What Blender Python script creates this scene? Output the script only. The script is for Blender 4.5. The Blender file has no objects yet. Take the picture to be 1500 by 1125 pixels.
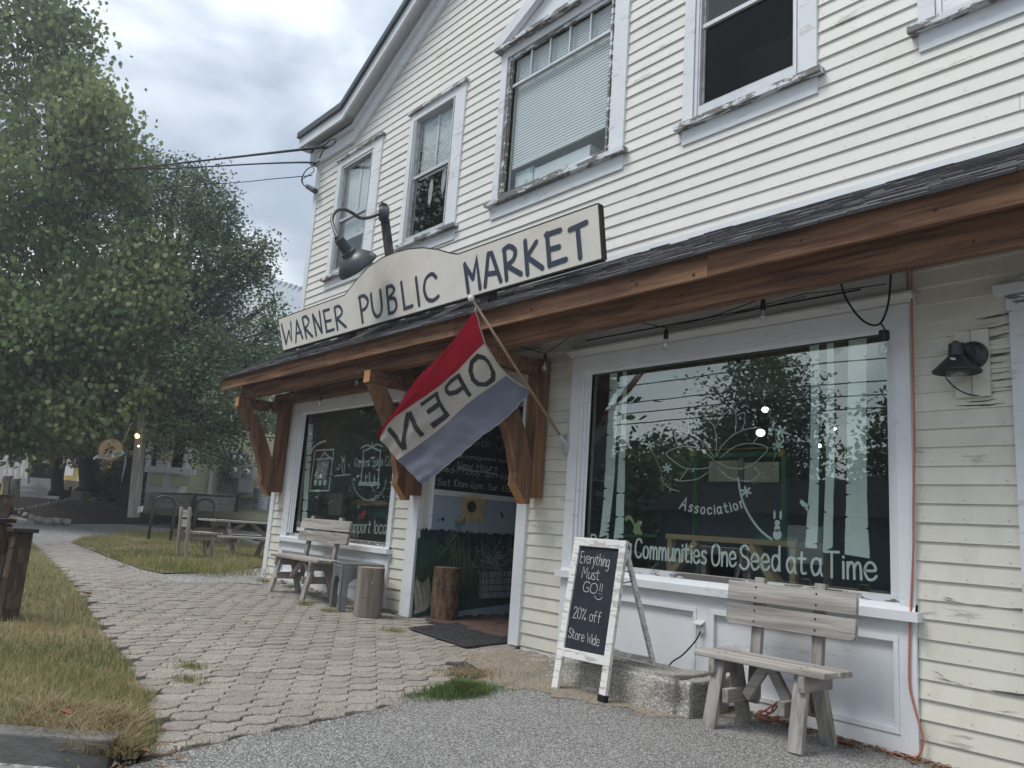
import bpy, bmesh, math, random
import numpy as np
from mathutils import Vector, Matrix, noise, Quaternion
random.seed(11); rng = np.random.default_rng(5)
scn = bpy.context.scene
COL = scn.collection
R = math.radians

# ------------------------------------------------------------------ camera
YAW, PITCH, ROLL, FPX = 0.869042979, 0.183744147, 0.0705399871, 1151.13
CAM = np.array([0.0, -4.88193, 1.1])
_f = np.array([-math.sin(YAW)*math.cos(PITCH), math.cos(YAW)*math.cos(PITCH), math.sin(PITCH)])
_r = np.cross(_f, [0, 0, 1.0]); _r /= np.linalg.norm(_r)
RH = _r.copy(); FH = np.array([-math.sin(YAW), math.cos(YAW), 0.0])
_u = np.cross(_r, _f)
_r, _u = _r*math.cos(ROLL)+_u*math.sin(ROLL), -_r*math.sin(ROLL)+_u*math.cos(ROLL)
cam = bpy.data.cameras.new('camera'); camo = bpy.data.objects.new('camera', cam); COL.objects.link(camo)
cam.sensor_width = 36; cam.lens = FPX/1500*36; cam.clip_start = 0.05; cam.clip_end = 2000
mw = Matrix.Identity(4)
for i in range(3):
    mw[i][0] = _r[i]; mw[i][1] = _u[i]; mw[i][2] = -_f[i]; mw[i][3] = CAM[i]
camo.matrix_world = mw
scn.camera = camo

# ------------------------------------------------------------------ sky, sun, exposure
scn.view_settings.view_transform = 'Standard'; scn.view_settings.look = 'None'
scn.view_settings.exposure = 0.82; scn.view_settings.gamma = 1.0
scn.view_settings.use_curve_mapping = False
SUN_EL, SUN_AZ = R(60), R(-114)       # direction the light comes from: azimuth in the xy plane
sdir = Vector((math.cos(SUN_AZ)*math.cos(SUN_EL), math.sin(SUN_AZ)*math.cos(SUN_EL), math.sin(SUN_EL)))
w = bpy.data.worlds.new('World'); scn.world = w; w.use_nodes = True
nt = w.node_tree; N = nt.nodes; Lk = nt.links; N.clear()
out = N.new('ShaderNodeOutputWorld'); bg = N.new('ShaderNodeBackground'); Lk.new(bg.outputs[0], out.inputs[0])
bg.inputs[1].default_value = 0.10
sky = N.new('ShaderNodeTexSky'); sky.sky_type = 'NISHITA'; sky.sun_disc = False
sky.sun_elevation = SUN_EL; sky.sun_rotation = math.atan2(sdir.x, sdir.y)
tc = N.new('ShaderNodeTexCoord')
mp = N.new('ShaderNodeMapping'); mp.inputs['Scale'].default_value = (1, 1, 1.9); mp.inputs['Location'].default_value = (1.7, 2.2, .35)
Lk.new(tc.outputs['Generated'], mp.inputs[0])
n1 = N.new('ShaderNodeTexNoise'); n1.inputs['Scale'].default_value = 2.6; n1.inputs['Detail'].default_value = 5; n1.inputs['Roughness'].default_value = .48; n1.inputs['Distortion'].default_value = .5
Lk.new(mp.outputs[0], n1.inputs[0])
cr = N.new('ShaderNodeValToRGB'); e = cr.color_ramp; e.elements[0].position = .40; e.elements[0].color = (2.7, 3.15, 3.85, 1)
e.elements[1].position = .60; e.elements[1].color = (6.9, 7.1, 7.35, 1)
e2 = e.elements.new(.49); e2.color = (4.1, 4.6, 5.2, 1)
Lk.new(n1.outputs[0], cr.inputs[0])
mx = N.new('ShaderNodeMixRGB'); mx.inputs[0].default_value = .93
Lk.new(sky.outputs[0], mx.inputs[1]); Lk.new(cr.outputs[0], mx.inputs[2]); 
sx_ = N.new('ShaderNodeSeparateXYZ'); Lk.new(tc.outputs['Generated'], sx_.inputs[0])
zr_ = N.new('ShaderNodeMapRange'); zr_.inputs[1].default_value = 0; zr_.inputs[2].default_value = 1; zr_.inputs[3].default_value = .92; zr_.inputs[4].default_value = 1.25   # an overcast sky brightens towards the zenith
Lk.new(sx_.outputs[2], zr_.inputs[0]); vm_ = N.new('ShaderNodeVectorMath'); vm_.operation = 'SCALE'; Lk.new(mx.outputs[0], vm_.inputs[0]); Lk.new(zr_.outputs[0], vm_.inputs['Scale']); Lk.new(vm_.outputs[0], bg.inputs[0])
sl = bpy.data.lights.new('sun', 'SUN'); so = bpy.data.objects.new('sun', sl); COL.objects.link(so)
sl.energy = 1.5; sl.angle = R(24); sl.color = (1, .97, .92)
so.rotation_euler = sdir.to_track_quat('Z', 'Y').to_euler(); so.location = (0, -10, 20)
scn.cycles.use_denoising = True
scn.cycles.max_bounces = 7; scn.cycles.transparent_max_bounces = 24
scn.cycles.caustics_reflective = False; scn.cycles.caustics_refractive = False

# ------------------------------------------------------------------ measured points: a photo pixel meets a known plane
def ray(x, y): return _f*FPX + _r*(x-750) + _u*(562.5-y)
def PY(x, y, yy=0.0):
    d = ray(x, y); return CAM + d*((yy-CAM[1])/d[1])
def PX(x, y, xx):
    d = ray(x, y); return CAM + d*((xx-CAM[0])/d[0])
def G(x):
    if x > -2.01: return 0.0
    if x > -10.2: return .215*(-2.01-x)/8.19
    if x > -14: return .215+.025*(-10.2-x)/3.8
    if x > -20: return .24+.09*(-14-x)/6
    return .33+.57*min(1, (-20-x)/20)
def smst(t): t = min(1, max(0, t)); return t*t*(3-2*t)
def G2(x, y): return G(x)-.14*smst((y-.8)/1.4)*smst(-11-x)*(1-smst((-20-x)/4))
def GP(x, y, h=0.0):
    z = 0; d = ray(x, y)
    for _ in range(40):
        z = .5*z+.5*G(CAM[0]+d[0]*((z+h-CAM[2])/d[2]))
    return CAM + d*((z+h-CAM[2])/d[2])
def DP(x, y, dep): return CAM + ray(x, y)*(dep/FPX)
def HL(x, y, dep):     # frame of the yellow house: right, away, up
    p = DP(x, y, dep)-CAM; v = FH@p
    p = p*(dep/v)
    return np.array([RH@p, dep, p[2]+CAM[2]])
def HW(u, v, z): return np.array([CAM[0]+RH[0]*u+FH[0]*v, CAM[1]+RH[1]*u+FH[1]*v, z])

# ------------------------------------------------------------------ object helpers
OFF = {}
def prop(o, label=None, cat=None, group=None, kind=None):
    if label: o['label'] = label
    if cat: o['category'] = cat
    if group: o['group'] = group
    if kind: o['kind'] = kind
    return o
def thing(name, label, cat, loc=(0, 0, 0), rz=0, group=None):
    o = bpy.data.objects.new(name, None); COL.objects.link(o); o.location = loc; o.rotation_euler = (0, 0, rz)
    o.empty_display_size = .1
    OFF[o.name] = Vector(loc)
    return prop(o, label, cat, group)
class MB:
    def __init__(s): s.v = []; s.f = []; s.M = None
    def _add(s, vs, fs):
        n = len(s.v)
        if s.M is not None: vs = [s.M @ Vector(p) for p in vs]
        s.v += [tuple(p) for p in vs]; s.f += [tuple(i+n for i in f) for f in fs]; return s
    def box(s, a, b):
        (x0, y0, z0), (x1, y1, z1) = a, b
        if x0 > x1: x0, x1 = x1, x0
        if y0 > y1: y0, y1 = y1, y0
        if z0 > z1: z0, z1 = z1, z0
        return s._add([(x0, y0, z0), (x1, y0, z0), (x1, y1, z0), (x0, y1, z0), (x0, y0, z1), (x1, y0, z1), (x1, y1, z1), (x0, y1, z1)],
                      [(0, 3, 2, 1), (4, 5, 6, 7), (0, 1, 5, 4), (1, 2, 6, 5), (2, 3, 7, 6), (3, 0, 4, 7)])
    def bar(s, p, q, w, h, up=(0, 0, 1), w2=None, h2=None):     # rectangular bar from p to q
        p = Vector(p); q = Vector(q); d = (q-p).normalized(); up = Vector(up)
        a = d.cross(up); a = a.normalized() if a.length > 1e-5 else Vector((1, 0, 0)); b = a.cross(d).normalized()
        w2 = w if w2 is None else w2; h2 = h if h2 is None else h2
        vs = [p-a*w/2-b*h/2, p+a*w/2-b*h/2, p+a*w/2+b*h/2, p-a*w/2+b*h/2, q-a*w2/2-b*h2/2, q+a*w2/2-b*h2/2, q+a*w2/2+b*h2/2, q-a*w2/2+b*h2/2]
        return s._add(vs, [(0, 3, 2, 1), (4, 5, 6, 7), (0, 1, 5, 4), (1, 2, 6, 5), (2, 3, 7, 6), (3, 0, 4, 7)])
    def prism(s, poly, d):        # poly: 3D points, extruded by vector d
        n = len(poly); d = Vector(d); P = [Vector(p) for p in poly]
        return s._add(P+[p+d for p in P], [tuple(range(n))[::-1], tuple(range(n, 2*n))]+[(i, (i+1) % n, (i+1) % n+n, i+n) for i in range(n)])
    def tube(s, pts, r, n=8, caps=True):
        pts = [Vector(p) for p in pts]; m = len(pts)
        rs = r if isinstance(r, (list, tuple)) else [r]*m
        base = []; fs = []; prev = None
        for i, p in enumerate(pts):
            d = (pts[min(i+1, m-1)]-pts[max(i-1, 0)]).normalized()
            if prev is None:
                a = d.cross(Vector((0, 0, 1)));
                if a.length < 1e-3: a = d.cross(Vector((1, 0, 0)))
            else: a = prev-d*prev.dot(d)
            a.normalize(); prev = a; b = d.cross(a)
            base += [p+(a*math.cos(2*math.pi*k/n)+b*math.sin(2*math.pi*k/n))*rs[i] for k in range(n)]
        for i in range(m-1):
            for k in range(n): fs.append((i*n+k, i*n+(k+1) % n, (i+1)*n+(k+1) % n, (i+1)*n+k))
        if caps: fs += [tuple(range(n))[::-1], tuple(range((m-1)*n, m*n))]
        return s._add(base, fs)
    def lathe(s, prof, c=(0, 0, 0), n=20, axis=None):   # prof: (radius, height)
        c = Vector(c); q = Vector((0, 0, 1)).rotation_difference(Vector(axis)) if axis is not None else Quaternion()
        vs = []; fs = []
        for r_, h in prof:
            for k in range(n): vs.append(c+q @ Vector((r_*math.cos(2*math.pi*k/n), r_*math.sin(2*math.pi*k/n), h)))
        for i in range(len(prof)-1):
            for k in range(n): fs.append((i*n+k, i*n+(k+1) % n, (i+1)*n+(k+1) % n, (i+1)*n+k))
        fs.append(tuple(range(n))[::-1]); fs.append(tuple(range((len(prof)-1)*n, len(prof)*n)))
        return s._add(vs, fs)
    def face(s, pts): return s._add(pts, [tuple(range(len(pts)))])
    def build(s, name, m, parent=None, smooth=False, local=False, bevel=0, kind=None, label=None):
        me = bpy.data.meshes.new(name)
        off = Vector((0, 0, 0)) if (parent is None or local) else OFF[parent.name]
        me.from_pydata([(p[0]-off[0], p[1]-off[1], p[2]-off[2]) for p in s.v], [], s.f); me.update()
        o = bpy.data.objects.new(name, me); COL.objects.link(o)
        if m: me.materials.append(m)
        if parent is not None: o.parent = parent
        OFF[o.name] = off
        if smooth: me.polygons.foreach_set('use_smooth', [True]*len(me.polygons))
        if bevel:
            b = o.modifiers.new('bevel', 'BEVEL'); b.width = bevel; b.segments = 2; b.limit_method = 'ANGLE'; b.angle_limit = R(40)
        if kind: o['kind'] = kind
        if label: o['label'] = label
        return o
def copy_tree(o, parent=None):
    c = o.copy(); COL.objects.link(c); c.parent = parent
    for ch in list(o.children): copy_tree(ch, c)
    return c
def bx(name, a, b, m, parent=None, **k): return MB().box(a, b).build(name, m, parent, **k)
def sm(pts, n=4):        # Catmull-Rom through the points
    P = [Vector(p) for p in pts]; out = []
    for i in range(len(P)-1):
        p0, p1, p2, p3 = P[max(i-1, 0)], P[i], P[i+1], P[min(i+2, len(P)-1)]
        for k in range(n):
            t = k/n; out.append(.5*((2*p1)+(-p0+p2)*t+(2*p0-5*p1+4*p2-p3)*t*t+(-p0+3*p1-3*p2+p3)*t**3))
    return out+[P[-1]]

# ------------------------------------------------------------------ materials
def mat(name, col, col2=None, scale=6, st=(1, 1, 1), rough=.8, bump=.15, bs=60, bst=None, rnd=.08, spec=.3, metal=0, det=5,
        dirt=None, dscale=2.0, damt=.5, dst=(1, 1, 1), speck=None, spscale=300, spth=.5, dist=0, contrast=(.3, .7), trans=0):
    m = bpy.data.materials.new(name); m.use_nodes = True; t = m.node_tree; n = t.nodes; l = t.links
    p = n['Principled BSDF']; p.inputs['Roughness'].default_value = rough; p.inputs['Metallic'].default_value = metal
    p.inputs['Specular IOR Level'].default_value = spec
    c = n.new('ShaderNodeTexCoord'); oi = n.new('ShaderNodeObjectInfo')
    ad = n.new('ShaderNodeVectorMath'); ad.operation = 'MULTIPLY_ADD'; ad.inputs[1].default_value = (1, 1, 1)
    cx = n.new('ShaderNodeCombineXYZ'); ml = n.new('ShaderNodeMath'); ml.operation = 'MULTIPLY'; ml.inputs[1].default_value = 17.3
    l.new(oi.outputs['Random'], ml.inputs[0]); l.new(ml.outputs[0], cx.inputs[0]); l.new(ml.outputs[0], cx.inputs[2])
    l.new(c.outputs['Object'], ad.inputs[0]); l.new(cx.outputs[0], ad.inputs[2])
    def noi(sc, s_, d=det, dis=0):
        q = n.new('ShaderNodeMapping'); q.inputs['Scale'].default_value = s_; l.new(ad.outputs[0], q.inputs[0])
        z = n.new('ShaderNodeTexNoise'); z.inputs['Scale'].default_value = sc; z.inputs['Detail'].default_value = d
        z.inputs['Roughness'].default_value = .6; z.inputs['Distortion'].default_value = dis; l.new(q.outputs[0], z.inputs[0]); return z
    def rng_(s_, a, b):
        z = n.new('ShaderNodeMapRange'); z.inputs[1].default_value = a; z.inputs[2].default_value = b; l.new(s_, z.inputs[0]); return z.outputs[0]
    def mix(f, a, b, mode='MIX'):
        z = n.new('ShaderNodeMixRGB'); z.blend_type = mode
        if isinstance(f, (int, float)): z.inputs[0].default_value = f
        else: l.new(f, z.inputs[0])
        for k, v in ((1, a), (2, b)):
            if isinstance(v, tuple): z.inputs[k].default_value = v if len(v) == 4 else v+(1,)
            else: l.new(v, z.inputs[k])
        return z.outputs[0]
    nz = noi(scale, st, dis=dist)
    col2 = col2 or tuple(x*.8 for x in col)
    o = mix(rng_(nz.outputs[0], *contrast), col, col2)
    if dirt:
        dn = noi(dscale, dst, 6)
        f = rng_(dn.outputs[0], .5, .75); mu = n.new('ShaderNodeMath'); mu.operation = 'MULTIPLY'; mu.inputs[1].default_value = damt; l.new(f, mu.inputs[0])
        o = mix(mu.outputs[0], o, dirt)
    if speck:
        vn = n.new('ShaderNodeTexVoronoi'); vn.inputs['Scale'].default_value = spscale; l.new(ad.outputs[0], vn.inputs[0])
        sp = n.new('ShaderNodeSeparateColor'); l.new(vn.outputs['Color'], sp.inputs[0])
        o = mix(rng_(sp.outputs[0], spth, spth+.12), o, speck)
        o = mix(rng_(sp.outputs[1], .7, .95), o, tuple(x*.45 for x in col))
    if rnd:
        hv = n.new('ShaderNodeHueSaturation'); mr = n.new('ShaderNodeMapRange'); mr.inputs[3].default_value = 1-rnd; mr.inputs[4].default_value = 1+rnd
        l.new(oi.outputs['Random'], mr.inputs[0]); l.new(mr.outputs[0], hv.inputs['Value']); l.new(o, hv.inputs['Color']); o = hv.outputs[0]
    l.new(o, p.inputs['Base Color'])
    if bump:
        bn = noi(bs, bst or st, 4); b = n.new('ShaderNodeBump'); b.inputs['Strength'].default_value = bump; b.inputs['Distance'].default_value = .01
        l.new(bn.outputs[0], b.inputs['Height']); l.new(b.outputs[0], p.inputs['Normal'])
    m['_'] = 0
    return m
def wood(name, a, b, axis='x', rough=.85, gs=18, bump=.5, rnd=.15, dirt=None, damt=.5):
    s = {'x': (.06, 1, 1), 'y': (1, .06, 1), 'z': (1, 1, .06)}[axis]
    return mat(name, a, b, scale=gs, st=s, rough=rough, bump=bump, bs=gs*3, rnd=rnd, dist=.6, dirt=dirt, damt=damt, dst=s if dirt else (1, 1, 1), dscale=6, spec=.2, contrast=(.40, .60))
def paint(name, base, under=(.22, .21, .19), amt=.5, sc=9, st=(.18, 1, 1), dirt=(.42, .40, .34), damt=.25, thr=.62, rnd=.03, bump=.1):
    """old house paint: base coat, faint streaky grime, small stretched flakes where bare wood shows"""
    m = mat(name, base, tuple(x*.93 for x in base), scale=3, rough=.62, bump=bump, bs=30, bst=(.2, 1, 1), rnd=rnd, dirt=dirt, dscale=1.6, damt=damt, dst=(2.2, 1, .5), spec=.35)
    t = m.node_tree; n = t.nodes; l = t.links; p = n['Principled BSDF']
    src = p.inputs['Base Color'].links[0].from_socket
    c = n.new('ShaderNodeTexCoord'); q = n.new('ShaderNodeMapping'); q.inputs['Scale'].default_value = st; l.new(c.outputs['Object'], q.inputs[0])
    z = n.new('ShaderNodeTexNoise'); z.inputs['Scale'].default_value = sc; z.inputs['Detail'].default_value = 9; z.inputs['Roughness'].default_value = .72; l.new(q.outputs[0], z.inputs[0])
    big = n.new('ShaderNodeTexNoise'); big.inputs['Scale'].default_value = 1.1; l.new(c.outputs['Object'], big.inputs[0])
    ma = n.new('ShaderNodeMath'); ma.operation = 'MULTIPLY_ADD'; ma.inputs[1].default_value = .35; l.new(big.outputs[0], ma.inputs[0]); l.new(z.outputs[0], ma.inputs[2])
    mr = n.new('ShaderNodeMapRange'); mr.inputs[1].default_value = thr+.17; mr.inputs[2].default_value = thr+.20; l.new(ma.outputs[0], mr.inputs[0])
    mu = n.new('ShaderNodeMath'); mu.operation = 'MULTIPLY'; mu.inputs[1].default_value = amt; l.new(mr.outputs[0], mu.inputs[0])
    x = n.new('ShaderNodeMixRGB'); l.new(mu.outputs[0], x.inputs[0]); l.new(src, x.inputs[1]); x.inputs[2].default_value = under+(1,)
    l.new(x.outputs[0], p.inputs['Base Color'])
    return m
def emit(name, col, s):
    m = bpy.data.materials.new(name); m.use_nodes = True; p = m.node_tree.nodes['Principled BSDF']
    p.inputs['Base Color'].default_value = col+(1,); p.inputs['Emission Color'].default_value = col+(1,); p.inputs['Emission Strength'].default_value = s; return m
def glass(name, ior=1.7, tint=(.86, .93, .9), rough=0.0, wob=.0):
    """window glass: clear straight through, mirroring more towards grazing view (same from both faces)"""
    m = bpy.data.materials.new(name); m.use_nodes = True; t = m.node_tree; n = t.nodes; l = t.links; n.clear()
    o = n.new('ShaderNodeOutputMaterial'); mx_ = n.new('ShaderNodeMixShader'); tr = n.new('ShaderNodeBsdfTransparent'); gl = n.new('ShaderNodeBsdfGlossy')
    tr.inputs[0].default_value = tint+(1,); gl.inputs['Roughness'].default_value = rough; gl.inputs[0].default_value = (.93, 1, .98, 1)
    f0 = ((ior-1)/(ior+1))**2
    g = n.new('ShaderNodeNewGeometry'); d = n.new('ShaderNodeVectorMath'); d.operation = 'DOT_PRODUCT'; l.new(g.outputs['Normal'], d.inputs[0]); l.new(g.outputs['Incoming'], d.inputs[1])
    def M_(op, a, b=None):
        z = n.new('ShaderNodeMath'); z.operation = op
        for k, v in ((0, a), (1, b)):
            if v is None: continue
            if isinstance(v, (int, float)): z.inputs[k].default_value = v
            else: l.new(v, z.inputs[k])
        return z.outputs[0]
    c = M_('ABSOLUTE', d.outputs['Value']); p5 = M_('POWER', M_('SUBTRACT', 1.0, c), 5.0); f = M_('ADD', M_('MULTIPLY', p5, 1-f0), f0)
    l.new(f, mx_.inputs[0]); l.new(tr.outputs[0], mx_.inputs[1]); l.new(gl.outputs[0], mx_.inputs[2]); l.new(mx_.outputs[0], o.inputs[0])
    if wob:
        c = n.new('ShaderNodeTexCoord'); z = n.new('ShaderNodeTexNoise'); z.inputs['Scale'].default_value = 1.3; l.new(c.outputs['Object'], z.inputs[0])
        b = n.new('ShaderNodeBump'); b.inputs['Strength'].default_value = wob; b.inputs['Distance'].default_value = .02; l.new(z.outputs[0], b.inputs['Height']); l.new(b.outputs[0], gl.inputs['Normal'])
    return m
M = {}
M['siding_up'] = paint('cream_clapboard_paint', (.725, .72, .68), amt=.5, thr=.64, damt=.10, rnd=.025)
M['siding_low'] = paint('yellowed_clapboard_paint', (.70, .685, .60), amt=.55, thr=.635, dirt=(.40, .375, .30), damt=.45, rnd=.05, st=(.12, 1, 1))
M['trim'] = paint('white_trim_paint', (.70, .735, .765), under=(.36, .35, .34), amt=.45, thr=.585, sc=22, damt=.12)
M['trim_old'] = paint('flaking_sill_paint', (.66, .69, .72), under=(.13, .12, .11), amt=.95, thr=.47, sc=16, st=(.3, 1, 1), damt=.3)
M['trim_low'] = paint('white_shopfront_paint', (.74, .765, .79), under=(.4, .4, .39), amt=.4, thr=.62, sc=20, damt=.10)
M['frieze'] = paint('grey_white_frieze_paint', (.60, .61, .60), amt=.4, thr=.62, damt=.3)
M['alu'] = mat('storm_window_aluminium', (.62, .64, .66), (.5, .52, .54), rough=.4, metal=.4, bump=.02, rnd=0)
M['sash_dark'] = paint('worn_grey_sash', (.42, .44, .45), amt=.7, thr=.5, damt=.3)
M['cedar'] = wood('reddish_brown_cedar', (.28, .155, .09), (.12, .063, .04), 'x', gs=17, rnd=.16, dirt=(.10, .075, .06), damt=.55)
M['cedar_z'] = wood('reddish_brown_cedar_upright', (.24, .13, .072), (.12, .062, .038), 'z', gs=17, rnd=.12, dirt=(.13, .10, .08), damt=.5)
M['cedar_end'] = mat('orange_cut_end_grain', (.46, .25, .11), (.34, .17, .075), scale=30, rough=.8, bump=.2, rnd=.05)
M['soffit'] = wood('dark_stained_soffit', (.085, .05, .036), (.05, .03, .023), 'x', gs=10)
M['grey_wood'] = wood('silvered_bench_wood', (.42, .395, .365), (.25, .232, .212), 'x', gs=16, bump=.6, rnd=.08)
M['grey_wood_z'] = wood('silvered_leg_wood', (.36, .34, .312), (.21, .195, .178), 'z', gs=16, bump=.6, rnd=.1)
M['grey_wood_y'] = wood('silvered_cross_wood', (.33, .31, .285), (.19, .175, .16), 'y', gs=16, bump=.6, rnd=.1)
M['shingle'] = mat('dark_grey_roof_shingle', (.075, .075, .08), (.13, .13, .135), scale=60, rough=.95, bump=.5, bs=200, rnd=.25)
M['black_metal'] = mat('black_painted_metal', (.022, .024, .028), (.035, .037, .042), rough=.42, bump=.04, rnd=0, spec=.5)
M['dark_metal'] = mat('slate_grey_enamel', (.035, .045, .055), (.05, .06, .07), rough=.38, bump=.03, rnd=0, spec=.5)
M['sign_paint'] = mat('weathered_cream_sign_paint', (.60, .58, .53), (.53, .505, .46), scale=2.2, rough=.6, bump=.05, dirt=(.36, .30, .24), dscale=1.4, damt=.5, rnd=0)
M['navy'] = mat('navy_lettering_paint', (.022, .032, .058), (.03, .042, .07), rough=.6, rnd=0, bump=.02)
M['post_dark'] = wood('blackened_post_wood', (.07, .06, .062), (.035, .03, .033), 'z', gs=20)
M['black'] = mat('matt_black', (.012, .012, .013), rough=.85, rnd=0, bump=0)
M['glass'] = glass('shop_window_glass', 2.15, (.93, .97, .955), wob=.03)
M['glass_up'] = glass('old_sash_glass', 1.5, (.93, .95, .95), wob=.08)
M['bulb_glass'] = glass('clear_bulb_glass', 1.9, (.95, .95, .95))
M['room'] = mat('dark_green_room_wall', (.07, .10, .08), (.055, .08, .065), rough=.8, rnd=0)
M['room_dark'] = mat('charcoal_room_wall', (.05, .055, .06), rough=.9, rnd=0)  # plain dark grey, one even colour
M['blind'] = mat('white_blind_slats', (.82, .84, .86), (.78, .80, .83), rough=.5, rnd=0, bump=0)
M['chalkboard'] = mat('dusty_black_chalkboard', (.016, .019, .028), (.028, .033, .045), scale=3, rough=.6, rnd=0, bump=.02, contrast=(.35, .75))
M['chalk'] = mat('white_chalk', (.62, .62, .62), (.32, .32, .33), scale=60, rough=.95, rnd=0, bump=0, contrast=(.3, .7))
M['chalk_dim'] = mat('rubbed_chalk', (.30, .32, .36), (.15, .17, .2), scale=50, rough=.95, rnd=0, bump=0)
M['white_wood'] = paint('scuffed_white_board_frame', (.74, .74, .72), under=(.28, .26, .24), amt=.6, thr=.52, sc=30, damt=.2)
M['galv'] = mat('galvanised_steel', (.36, .39, .40), (.23, .26, .28), scale=7, rough=.42, metal=.75, bump=.05, bs=20, rnd=0)
M['log_grey'] = wood('bare_grey_log', (.30, .27, .23), (.17, .145, .12), 'z', gs=12, bump=.8)
M['bark'] = mat('rough_brown_bark', (.19, .125, .08), (.075, .05, .036), scale=26, st=(1, 1, .35), rough=.95, bump=1.2, bs=40, bst=(1, 1, .3), rnd=0, contrast=(.4, .6))
M['log_top'] = mat('pale_cut_log_top', (.42, .31, .20), (.30, .21, .13), scale=20, rough=.85, bump=.2, rnd=0)
M['granite'] = mat('rough_grey_granite', (.36, .34, .30), (.22, .21, .19), scale=7, rough=.92, bump=1.1, bs=22, rnd=.1, speck=(.5, .49, .46), spscale=140, spth=.62, dirt=(.26, .20, .13), dscale=2.5, damt=.6)
M['mat_rug'] = mat('dark_grey_bristle_mat', (.045, .045, .048), (.09, .09, .095), scale=90, rough=1, bump=1.0, bs=160, rnd=0, contrast=(.4, .6))
M['asphalt'] = mat('coarse_grey_asphalt', (.20, .195, .188), (.16, .156, .15), scale=1.2, rough=.93, bump=1.0, bs=120, rnd=0, speck=(.44, .435, .42), spscale=165, spth=.52, dirt=(.125, .12, .115), dscale=.55, damt=.7)
M['asphalt_far'] = mat('pale_old_asphalt', (.27, .27, .265), (.22, .22, .215), scale=1.5, rough=.95, bump=.5, bs=90, rnd=0, speck=(.42, .42, .41), spscale=45, spth=.6, dirt=(.16, .15, .14), dscale=.9, damt=.6)
M['paver'] = mat('pinkish_grey_paver', (.325, .28, .24), (.25, .22, .195), scale=9, rough=.95, bump=.45, bs=150, rnd=.13, speck=(.42, .385, .35), spscale=210, spth=.62, dirt=(.17, .17, .15), dscale=1.5, damt=.35)
M['kerb'] = mat('weathered_kerb_stone', (.20, .195, .185), (.13, .128, .122), scale=6, st=(.4, .4, 1), rough=.95, bump=.7, bs=30, rnd=0, dirt=(.10, .10, .085), dscale=3, damt=.6)
M['joint'] = mat('mossy_joint_sand', (.07, .062, .05), (.04, .037, .03), scale=30, rough=1, bump=.4, rnd=0, dirt=(.07, .08, .045), dscale=2, damt=.5)
M['soil'] = mat('dry_sandy_soil', (.30, .25, .185), (.22, .185, .14), scale=5, rough=1, bump=.5, bs=60, rnd=0, speck=(.36, .33, .28), spscale=130, spth=.75)
M['thatch'] = mat('lawn_thatch', (.17, .15, .085), (.24, .19, .12), scale=3, rough=1, bump=.8, bs=40, rnd=0)
M['mulch'] = mat('dark_bark_mulch', (.045, .030, .024), (.022, .016, .013), scale=14, rough=1, bump=1.2, bs=40, rnd=0)
M['brickfloor'] = mat('worn_red_brick_floor', (.16, .10, .085), (.11, .075, .065), scale=9, rough=.9, bump=.3, rnd=.12)
M['orange_cord'] = mat('faded_orange_cord', (.50, .19, .12), (.40, .15, .10), rough=.5, rnd=0, bump=0)
M['cord_black'] = mat('black_cable_rubber', (.015, .015, .016), rough=.6, rnd=0, bump=0)
M['socket'] = mat('black_bulb_socket', (.02, .02, .022), rough=.5, rnd=0, bump=0)
M['white_plastic'] = mat('white_plastic', (.7, .7, .68), rough=.45, rnd=0, bump=0)
M['glow'] = emit('lit_bulb', (1, .96, .88), 5)
M['glow_warm'] = emit('warm_lit_bulb', (1, .74, .36), 2.2)
for k_ in M.values():
    if '_' in k_: del k_['_']
# ================================================================== MARKET BUILDING
XL, XLU, XR = -10.94, -10.75, 5.2
bld = thing('market_building', 'cream clapboard market building with gabled front, shingled porch canopy and two large shop windows', 'building', (XL, 0, 0.2))
KX, KZ, SL = -9.62, 6.86, 0.573            # kink of the roof line and slope of the rake
AX = -3.6; AZ = KZ+(AX-KX)*SL
def roofz(x): return KZ if x < KX else (KZ+(x-KX)*SL if x < AX else AZ-(x-AX)*SL)
# ---- hidden carcass: side walls, back wall, floors and partitions so the rooms stay dark
cb = MB()
def flatface(mb, a, b, c, d): mb.face([a, b, c, d])
WZ0 = -0.1
cb.box((XL+.02, .10, WZ0), (XL+.12, 9, 6.5)); cb.box((XR-.1, .10, WZ0), (XR, 9, 5.2)); cb.box((XL, 9, WZ0), (XR, 9.1, 6.5))
cb.build('side_wall', M['siding_up'], bld)
sh = MB()   # sheathing behind the clapboards, with openings
openings_up = []
UPW = dict(
 a=dict(c=(-10.03, -8.80, 4.44, 6.22), g=(-9.86, -9.08, 4.52, 6.08), mid=5.27),
 b=dict(c=(-8.13, -6.95, 4.46, 6.24), g=(-7.98, -7.20, 4.54, 6.13), mid=5.34),
 c=dict(c=(-6.30, -4.44, 4.52, 6.30), g=(-6.13, -4.68, 4.60, 6.17), mid=5.86),
 d=dict(c=(-3.79, -2.60, 4.50, 6.25), g=(-3.63, -2.79, 4.62, 6.12), mid=5.36),
 e=dict(c=(-1.90, -.70, 4.50, 6.25), g=(-1.74, -.86, 4.62, 6.12), mid=5.36))
SW = [dict(c=(-10.46, -7.65), g=(-10.20, -7.80), z=(.86, 2.49)), dict(c=(-4.91, -2.0), g=(-4.71, -2.16), z=(.88, 2.49))]
ALC = (-7.14, -5.54)
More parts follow.
